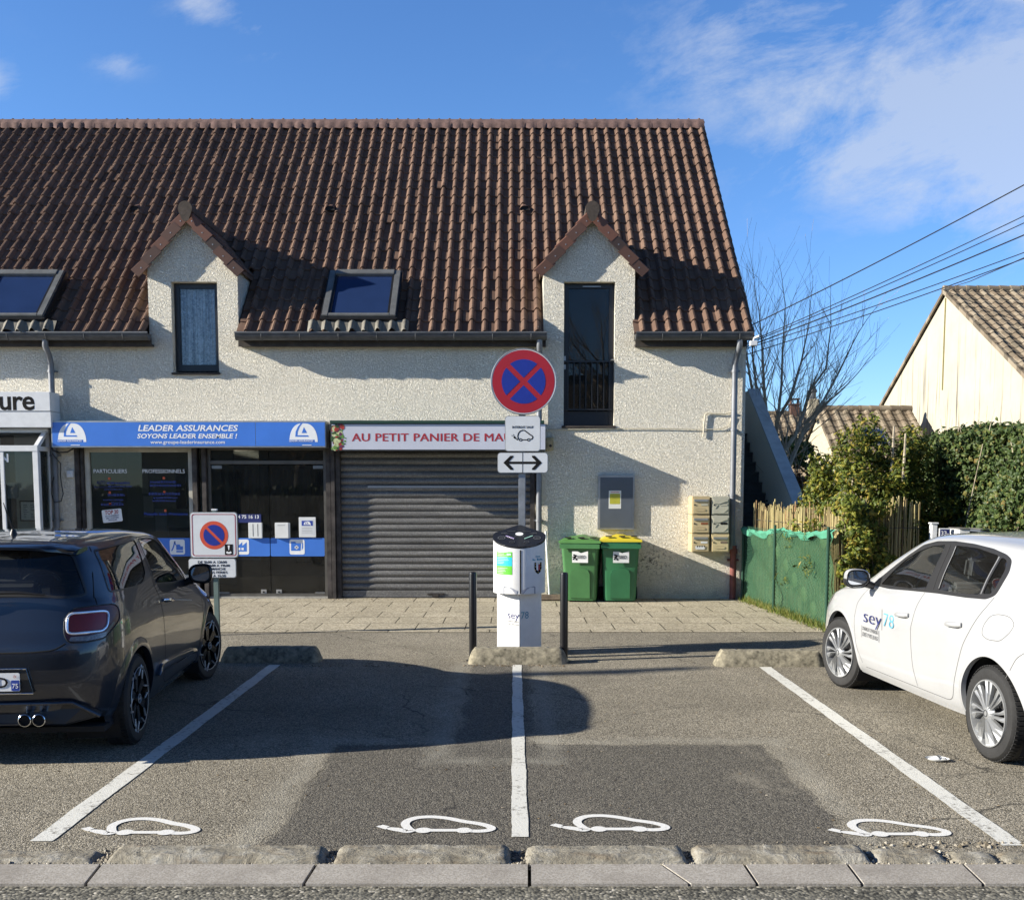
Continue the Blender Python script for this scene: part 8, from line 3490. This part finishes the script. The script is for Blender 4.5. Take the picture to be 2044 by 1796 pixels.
# roof spoiler
mb = MB()
n = 24
secs = [(-1.44, 1.428, 1.418), (-1.60, 1.421, 1.400), (-1.70, 1.408, 1.393), (-1.735, 1.398, 1.394)]
vs = []
for i in range(n + 1):
    t = -1 + 2 * i / n
    for k, (y, za, zb) in enumerate(secs):
        w = .60 - .015 * k
        drop = .045 * abs(t) ** 3.2
        vs.append((t * w, y + .16 * abs(t) ** 4 * (k / 3), za - drop))
    for k, (y, za, zb) in reversed(list(enumerate(secs))):
        w = .60 - .015 * k
        drop = .045 * abs(t) ** 3.2
        vs.append((t * w, y + .16 * abs(t) ** 4 * (k / 3), zb - drop - .012))
m = 8
mb.add(vs, [(i * m + k, (i + 1) * m + k, (i + 1) * m + (k + 1) % m, i * m + (k + 1) % m) for i in range(n) for k in range(m)])
mb.poly(vs[:m])
mb.poly(vs[-m:])
mb.build('roof_spoiler', M['paint_dark'], ds, local=True, smooth=True, angle=45)
# rear wiper, badge, plate, diffuser, pipes
mb = MB()
ywp = -1.79
mb.tube([(-.02, ywp - .03, 1.085), (.10, ywp - .03, 1.115), (.28, ywp - .028, 1.115), (.44, ywp - .015, 1.098)], [.014, .012, .010, .006], 8)
mb.build('rear_wiper', M['black'], ds, local=True, smooth=True)
mb = MB()
mb.lathe([(0, -1.835), (.045, -1.832), (.05, -1.82)], (0, 0, 1.055), 'y', 20)
mb.build('tailgate_badge', M['chrome'], ds, local=True, smooth=True)
mb = MB()
tilt = .12
pl = [(-.345, .645), (.345, .645), (.385, .49), (-.385, .49)]


def plate_pt(x_, z_, e):
    return (x_, -1.895 - e - .02 * (1 - min(1, abs(z_ - .55) / .2)), z_)


mb.prism([plate_pt(x_, z_, .006) for x_, z_ in pl], (0, .03, 0))
ph = mb.build('plate_recess', M['trim'], ds, local=True, bev=.006)
mb = MB()
mb.tube([plate_pt(x_, z_, .010) for x_, z_ in pl], .006, 6, closed=True)
mb.build('plate_surround', M['chrome'], ds, local=True, smooth=True)
mb = MB()
mb.prism([(x_, -1.935, z_) for x_, z_ in rounded(-.31, .31, .508, .622, .008)], (0, .006, 0))
pt_ = mb.build('number_plate', M['print_white'], ds, local=True)
mb = MB()
mb.prism([(x_, -1.9365, z_) for x_, z_ in rounded(.258, .307, .511, .577, .005)], (0, .001, 0))
mb.build('plate_strip', M['print_blue'], pt_, local=True)
text('JD', .092, (.243, -1.9372, .532), M['black_print'], pt_, align='RIGHT', weight=.012, width=.115, local=True)
text('75', .042, (.2825, -1.938, .527), M['print_white'], pt_, weight=.01, width=.036, local=True)
mb = MB()
for k in range(8):
    a = 2 * PI * k / 8
    mb.add([(.2825 + .015 * math.cos(a), -1.9372, .600 + .015 * math.sin(a)), (.2825 + .004 * math.cos(a + .4), -1.9372, .600 + .004 * math.sin(a + .4)), (.2825 + .004 * math.cos(a - .4), -1.9372, .600 + .004 * math.sin(a - .4))], [(0, 1, 2)])
mb.build('plate_emblem', M['print_red'], pt_, local=True, recalc=False)
mb = MB()
out = [(-.76, .315), (-.66, .385), (-.60, .415), (.60, .415), (.66, .385), (.76, .315), (.55, .27), (-.55, .27)]
mb.prism([(x_, -1.885 + .25 * max(0, abs(x_) - .5), z_) for x_, z_ in out], (0, .10, 0))
df = mb.build('diffuser', M['trim'], ds, local=True, bev=.012)
mb = MB()
mb.tube([(x_, -1.895 + .25 * max(0, abs(x_) - .5), .418 - (.0 if abs(x_) < .6 else (abs(x_) - .6) * .62)) for x_ in np.linspace(-.76, .76, 40)], .012, 8)
mb.build('diffuser_edge', M['paint_dark'], ds, local=True, smooth=True)
for x_ in (.325, .412):
    mb = MB()
    mb.lathe([(.030, -1.86), (.038, -1.915), (.040, -1.925), (.036, -1.928), (.033, -1.90), (.028, -1.80)], (x_, 0, .318), 'y', 24)
    ex = mb.build('exhaust_pipe', M['chrome'], ds, local=True, smooth=True)
    mb = MB()
    mb.disc((x_, -1.89, .318), (1, 0, 0), (0, 0, 1), .033, 20)
    mb.build('pipe_bore', M['dark'], ex, local=True, recalc=False)
mb = MB()
ab = Vector((-.03, -1.02, 1.447))
mb.lathe([(.028, -.004), (.022, .012), (.012, .035), (.0, .04)], ab, 'z', 14)
mb.tube([ab + Vector((0, 0, .03)), ab + Vector((-.012, -.05, .12)), ab + Vector((-.02, -.10, .22))], [.007, .005, .003], 6)
mb.build('aerial', M['black'], ds, local=True, smooth=True)
for sg in (1, -1):
    mirror_shell(ds, (sg * .925, .50, 1.035), .20, .17, .13, M['rim_dark'], sg)
cabin(ds, .75, -.10, -.95, -.36, M['cloth'])

# ---- white five-door hatchback
PG = [
    [(0, -1.84, .30), (.30, -1.84, .30), (.55, -1.81, .29), (.70, -1.74, .28), (.77, -1.62, .26), (.785, -1.4, .23), (.785, -1.0, .21), (.785, -.5, .20), (.785, 0, .20), (.785, .5, .20), (.785, .95, .20), (.775, 1.45, .20), (.66, 1.86, .19), (.40, 2.02, .19), (0, 2.06, .19)],
    [(0, -1.90, .38), (.30, -1.90, .38), (.56, -1.87, .37), (.72, -1.79, .36), (.80, -1.64, .34), (.825, -1.4, .31), (.825, -1.0, .29), (.82, -.5, .28), (.82, 0, .28), (.82, .5, .28), (.825, .95, .28), (.81, 1.45, .29), (.69, 1.90, .28), (.42, 2.06, .28), (0, 2.10, .28)],
    [(0, -1.93, .55), (.30, -1.925, .55), (.57, -1.895, .55), (.735, -1.81, .55), (.825, -1.65, .54), (.86, -1.4, .50), (.862, -1.0, .47), (.848, -.5, .44), (.845, 0, .44), (.848, .5, .44), (.86, .95, .46), (.85, 1.45, .48), (.72, 1.91, .46), (.43, 2.07, .46), (0, 2.11, .46)],
    [(0, -1.92, .72), (.30, -1.915, .72), (.57, -1.885, .72), (.735, -1.80, .72), (.825, -1.64, .72), (.865, -1.4, .70), (.868, -1.0, .66), (.858, -.5, .62), (.855, 0, .61), (.857, .5, .62), (.866, .95, .63), (.850, 1.45, .64), (.72, 1.88, .62), (.42, 2.04, .60), (0, 2.08, .60)],
    [(0, -1.86, .90), (.30, -1.855, .90), (.56, -1.83, .90), (.71, -1.76, .90), (.81, -1.61, .89), (.85, -1.4, .88), (.862, -1.0, .84), (.866, -.5, .80), (.864, 0, .78), (.860, .5, .77), (.853, .95, .78), (.825, 1.45, .79), (.69, 1.80, .755), (.41, 1.95, .74), (0, 1.99, .74)],
    [(0, -1.81, 1.02), (.30, -1.805, 1.02), (.54, -1.785, 1.02), (.68, -1.72, 1.02), (.77, -1.57, 1.015), (.818, -1.38, 1.01), (.835, -1.0, .985), (.838, -.5, .95), (.834, 0, .925), (.825, .5, .905), (.815, .95, .905), (.765, 1.36, .885), (.60, 1.64, .855), (.35, 1.76, .85), (0, 1.80, .85)],
    [(0, -1.79, 1.08), (.30, -1.785, 1.08), (.53, -1.765, 1.08), (.66, -1.70, 1.08), (.745, -1.56, 1.08), (.79, -1.38, 1.07), (.808, -1.0, 1.045), (.81, -.5, 1.02), (.805, 0, .99), (.79, .5, .96), (.765, .86, .955), (.69, 1.06, .975), (.50, 1.19, .99), (.27, 1.25, 1.0), (0, 1.27, 1.005)],
    [(0, -1.745, 1.18), (.29, -1.74, 1.18), (.50, -1.72, 1.18), (.62, -1.66, 1.18), (.70, -1.52, 1.18), (.745, -1.35, 1.175), (.768, -1.0, 1.16), (.773, -.5, 1.145), (.768, 0, 1.12), (.75, .42, 1.095), (.72, .69, 1.08), (.65, .85, 1.085), (.47, .98, 1.095), (.25, 1.03, 1.10), (0, 1.045, 1.105)],
    [(0, -1.68, 1.29), (.28, -1.675, 1.29), (.47, -1.655, 1.29), (.585, -1.59, 1.29), (.65, -1.45, 1.29), (.69, -1.29, 1.285), (.712, -.98, 1.28), (.72, -.5, 1.28), (.715, 0, 1.26), (.695, .28, 1.235), (.665, .46, 1.22), (.60, .58, 1.22), (.43, .69, 1.23), (.23, .73, 1.235), (0, .745, 1.24)],
    [(0, -1.60, 1.385), (.27, -1.595, 1.385), (.45, -1.57, 1.38), (.55, -1.49, 1.375), (.60, -1.35, 1.375), (.63, -1.18, 1.38), (.655, -.92, 1.39), (.668, -.5, 1.40), (.665, -.12, 1.385), (.645, .08, 1.365), (.61, .20, 1.35), (.54, .29, 1.35), (.40, .365, 1.355), (.20, .40, 1.36), (0, .41, 1.36)],
    [(0, -1.50, 1.415), (.24, -1.49, 1.415), (.38, -1.45, 1.415), (.43, -1.36, 1.415), (.46, -1.2, 1.42), (.48, -1.05, 1.425), (.50, -.8, 1.435), (.51, -.45, 1.44), (.51, -.15, 1.428), (.48, .02, 1.415), (.45, .11, 1.405), (.38, .18, 1.40), (.28, .22, 1.398), (.15, .235, 1.397), (0, .24, 1.397)],
    [(0, -1.36, 1.43), (0, -1.33, 1.431), (0, -1.26, 1.433), (0, -1.18, 1.436), (0, -1.05, 1.44), (0, -.95, 1.444), (0, -.75, 1.45), (0, -.45, 1.454), (0, -.2, 1.448), (0, -.08, 1.44), (0, -.02, 1.432), (0, .02, 1.428), (0, .04, 1.426), (0, .05, 1.424), (0, .06, 1.424)],
]
pg = thing('parked_hatchback', 'white five door hatchback with sey 78 lettering parked at the right edge', 'car', (3.832, 8.171, 0), .0823)
car = Car(pg, PG, M['paint_white'])
s = car.s
WY, WR, AR = 1.27, .31, .372
for yc in (-WY, WY):
    car.region('arch', car.arch_poly(yc, WR, AR), None, 'cut')
car.region('front_window', s.side(rounded_poly([(.60, .978), (.455, 1.092), (.307, 1.198), (.132, 1.272), (-.104, 1.332), (-.30, 1.352), (-.277, 1.224), (-.235, 1.022), (.039, 1.0)], .02)), M['car_glass'], 'pair', -.004)
car.region('rear_side_window', s.side(rounded_poly([(-.465, 1.357), (-.758, 1.354), (-1.03, 1.322), (-1.03, 1.184), (-.995, 1.057), (-.707, 1.042), (-.43, 1.037), (-.45, 1.186)], .02)), M['car_glass'], 'pair', -.004)
car.region('quarter_window', s.side(rounded_poly([(-1.07, 1.315), (-1.145, 1.297), (-1.18, 1.231), (-1.168, 1.12), (-1.135, 1.075), (-1.04, 1.068), (-1.06, 1.18)], .025)), M['car_glass_dark'], 'pair', -.004)
trim_out = rounded_poly([(.80, .955), (.70, 1.015), (.60, 1.068), (.45, 1.155), (.30, 1.240), (.08, 1.330), (-.15, 1.372), (-.42, 1.386), (-.69, 1.381), (-.94, 1.363), (-1.11, 1.335), (-1.19, 1.305), (-1.235, 1.228), (-1.222, 1.141), (-1.20, 1.073), (-1.11, 1.038), (-.855, 1.022), (-.43, 1.008), (.036, .982), (.41, .958)], .03)
car.region('window_frame', s.side(trim_out), M['trim'], 'pair', .001)
wsv = [tuple(q) for q in s.front(rounded_poly([(.02, 1.03), (.45, 1.02), (.625, 1.01), (.60, 1.12), (.54, 1.245), (.49, 1.32), (.40, 1.338), (.02, 1.348)], .03, closed=False))]
car.region('windscreen', [(s.nc - .7, wsv[0][1])] + wsv + [(s.nc - .7, wsv[-1][1])], M['car_glass'], 'sym', -.003)
rg = [tuple(q) for q in s.rear(rounded_poly([(.02, 1.10), (.50, 1.095), (.60, 1.10), (.54, 1.25), (.47, 1.35), (.02, 1.36)], .03, closed=False))]
car.region('rear_window', [(-.3, rg[0][1])] + rg + [(-.3, rg[-1][1])], M['car_glass_dark'], 'sym', -.003)
seam_mid = [(-.247, .995), (-.20, .90), (-.172, .783), (-.135, .72), (-.130, .60), (-.155, .42), (-.205, .285)]
fd = rounded_poly([(.72, .957), (.78, .915), (.895, .786), (.92, .644), (.885, .44), (.80, .295), (.75, .268), (-.15, .275)] + seam_mid[::-1] + [(-.24, 1.0), (.036, .980), (.41, .956)], .03)
rd = rounded_poly(seam_mid + [(-.28, .275), (-.70, .280), (-.765, .315), (-.82, .45), (-.93, .71), (-1.045, .861), (-1.11, .944), (-1.165, 1.0), (-1.195, 1.062), (-1.11, 1.034), (-.855, 1.018), (-.43, 1.004)], .03)
car.region('front_door', s.side(fd), M['paint_white'], 'pair', 0)
car.region('rear_door', s.side(rd), M['paint_white'], 'pair', 0)
car.region('headlight', s.side(rounded_poly([(1.50, .80), (1.62, .815), (1.74, .775), (1.80, .70), (1.72, .67), (1.60, .71)], .02)), M['lamp_clear'], 'pair', .002)
car.region('tail_light', s.side(rounded_poly([(-1.64, .93), (-1.74, .95), (-1.74, .82), (-1.68, .83)], .02)), M['lamp_red'], 'pair', .002)
car.region('tail_light', s.rear(rounded_poly([(.47, .90), (.47, .97), (.70, .99), (.70, .88)], .02)), M['lamp_red'], 'pair', .002)
car.build()
MB().prism([(x_, -1.945, z_) for x_, z_ in rounded(-.26, .26, .58, .69, .008)], (0, .03, 0)).build('number_plate', M['print_white'], pg, local=True)
MB().prism([(x_, -1.925 + .25 * max(0, abs(x_) - .5), z_) for x_, z_ in rounded(-.74, .74, .30, .44, .04)], (0, .06, 0)).build('bumper_insert', M['trim'], pg, local=True)
G_ = M['seam_soft']
mid = rounded_poly(seam_mid, .04, closed=False)
car.strip('door_gap', s.side(mid), .0055, G_, off=.002)
car.strip('door_gap', s.side(rounded_poly([(.76, .935), (.895, .786), (.92, .644), (.885, .44), (.80, .295)], .04, closed=False)), .0045, G_, off=.002)
car.strip('door_gap', s.side(rounded_poly([(-1.195, 1.062), (-1.165, 1.0), (-1.11, .944), (-1.045, .861), (-.93, .71), (-.82, .45), (-.765, .315), (-.70, .280), (-.28, .275), (.75, .268)], .05, closed=False)), .0055, G_, off=.002)
fuel = rounded_poly([(-1.313, .965), (-1.43, .965), (-1.50, .925), (-1.475, .868), (-1.39, .80), (-1.245, .79), (-1.165, .81), (-1.17, .87), (-1.23, .945)], .04)
car.strip('fuel_flap', s.side(fuel), .0045, G_, closed=True, off=.0015, halves=(-1,))
car.strip('bonnet_gap', s.side(rounded_poly([(.95, .948), (1.02, .905), (1.40, .862), (1.62, .835)], .03, closed=False)), .006, G_, off=.002)
car.strip('bumper_gap', s.side(rounded_poly([(-1.66, .79), (-1.56, .72), (-1.50, .62), (-1.47, .58)], .03, closed=False)), .0045, G_, off=.002)
car.strip('bumper_gap', s.side(rounded_poly([(1.66, .69), (1.60, .62), (1.56, .58)], .03, closed=False)), .0045, G_, off=.002)
for k, (y0, y1) in enumerate(((-.385, -.385),)):
    car.strip('pillar_strip', s.side([(-.36 - .02 * (z - 1.03) / .33, z) for z in np.linspace(1.03, 1.355, 14)]), .006, M['seam'], off=.003)
    car.strip('glass_edge', s.side([(-.435 - .025 * (z - 1.04) / .32, z) for z in np.linspace(1.045, 1.35, 14)]), .010, M['alu'], off=.003)
    car.strip('glass_edge', s.side([(-1.022 - .02 * (z - 1.06) / .26, z) for z in np.linspace(1.065, 1.315, 14)]), .012, M['alu'], off=.003)
for yc in (-WY, WY):
    car.arch_lip(yc, WR, AR, .03, .006)
    car.well(yc, WR, AR + .004)
    for sg in (1, -1):
        wheel(pg, sg, yc, WR, (.17 if yc > 0 else 0), 'silver', .855)
# handles: pull over a shallow cup
for sg in (1, -1):
    for (y, z) in ((0.0, .80), (-.80, .832)):
        uv = s.side([(y + .105, z - .012), (y + .06, z - .004), (y - .06, z + .006), (y - .105, z + .010), (y, z)])
        P = s.ev(uv)
        mb = MB()
        mb.tube([(sg * (P[0][0] + .002), P[0][1], P[0][2]), (sg * (P[1][0] + .024), P[1][1], P[1][2]), (sg * (P[2][0] + .028), P[2][1], P[2][2]), (sg * (P[3][0] + .006), P[3][1], P[3][2])], [.012, .017, .019, .016], 12)
        h_ = mb.build('door_handle', M['paint_white'], pg, local=True, smooth=True)
        if y > -.1:
            mb = MB()
            q = s.ev(s.side([(y - .092, z + .006)]))[0]
            mb.lathe([(0, .026 * sg), (.008, .026 * sg), (.010, .012 * sg)], (sg * q[0], q[1], q[2]), 'x', 12)
            mb.build('lock', M['black'], h_, local=True)
        cup = [(y + .09 * math.cos(a), z + .004 + .042 * math.sin(a)) for a in np.linspace(0, 2 * PI, 28)[:-1]]
        car.strip('handle_cup', s.side(cup), .004, plain('cup_shade', (.45, .45, .44), .5), closed=True, off=.001, halves=(sg,))
# lettering on the front left door
uv = s.side([(.57, .66), (.25, .66)])
pa, pb_ = s.ev(uv)
tdir = Vector((-(pb_[0] - pa[0]), pb_[1] - pa[1], pb_[2] - pa[2])).normalized()
ry = math.atan2(tdir.y, tdir.x)


def on_door(y, z, e=.006):
    p = s.ev(s.side([(y, z)]))[0]
    return (-(p[0] + e), p[1], p[2])


n_ = s.nrm(s.side([(.45, .66)]))[0]
lean = math.asin(max(-1, min(1, n_[2])))
for (str_, y, z, size, m_, w_) in (('sey', .735, .655, .155, M['print_navy'], .345), ('78', .355, .668, .155, M['print_teal'], .19),
                                  ("SYNDICAT D'ENERGIE", .735, .585, .042, M['zinc_dark'], .30), ('DES YVELINES', .735, .535, .046, M['zinc_dark'], .30)):
    text(str_, size, on_door(y, z, .008), m_, pg, rot=(PI / 2 + lean, 0, ry), align='LEFT', weight=-.012 if size > .1 else -.004, width=w_, local=True)
mb = MB()
for (y, z0, z1) in ((.372, .63, .80), (.755, .52, .62), (.425, .52, .62)):
    a, b = on_door(y, z0, .007), on_door(y, z1, .007)
    mb.tube([a, b], .0018, 4)
mb.build('logo_bars', M['zinc'], pg, local=True)
for sg in (1, -1):
    o = mirror_shell(pg, (sg * .975, .60, 1.03), .215, .15, .13, M['paint_white'], sg)
    mb = MB()
    n = 20
    vs = []
    for (t, k) in ((-.01, .94), (.06, 1.03), (.45, 1.0)):
        for i in range(n + 1):
            a = PI + PI * i / n
            x_ = math.copysign(abs(math.cos(a)) ** .72, math.cos(a)) * .1085 * k
            z_ = math.copysign(abs(math.sin(a)) ** .72, math.sin(a)) * .078 * k - .004
            vs.append((sg * (.975 + x_), .60 + t * .13 - .075 * x_, 1.03 + z_))
    mb.add(vs, [(r * (n + 1) + i, r * (n + 1) + i + 1, (r + 1) * (n + 1) + i + 1, (r + 1) * (n + 1) + i) for r in range(2) for i in range(n)])
    mb.build('mirror_skirt', M['black'], o, local=True, smooth=True, recalc=False)
cabin(pg, .85, -.02, -.95, -.36, M['cloth'])

# ------------------------------------------------------------------ lettering becomes mesh
bpy.context.view_layer.update()
deps = bpy.context.evaluated_depsgraph_get()
for o, width in TEXTS:
    me = bpy.data.meshes.new_from_object(o.evaluated_get(deps))
    if width and len(me.vertices):
        xs_ = np.empty(len(me.vertices) * 3)
        me.vertices.foreach_get('co', xs_)
        xs_ = xs_[0::3]
        w = xs_.max() - xs_.min()
    n_ = bpy.data.objects.new('lettering', me)
    C.objects.link(n_)
    n_.parent = o.parent
    n_.location = o.location
    n_.rotation_euler = o.rotation_euler
    n_.scale = o.scale
    if width and len(me.vertices):
        n_.scale.x = width / w
    bpy.data.objects.remove(o)
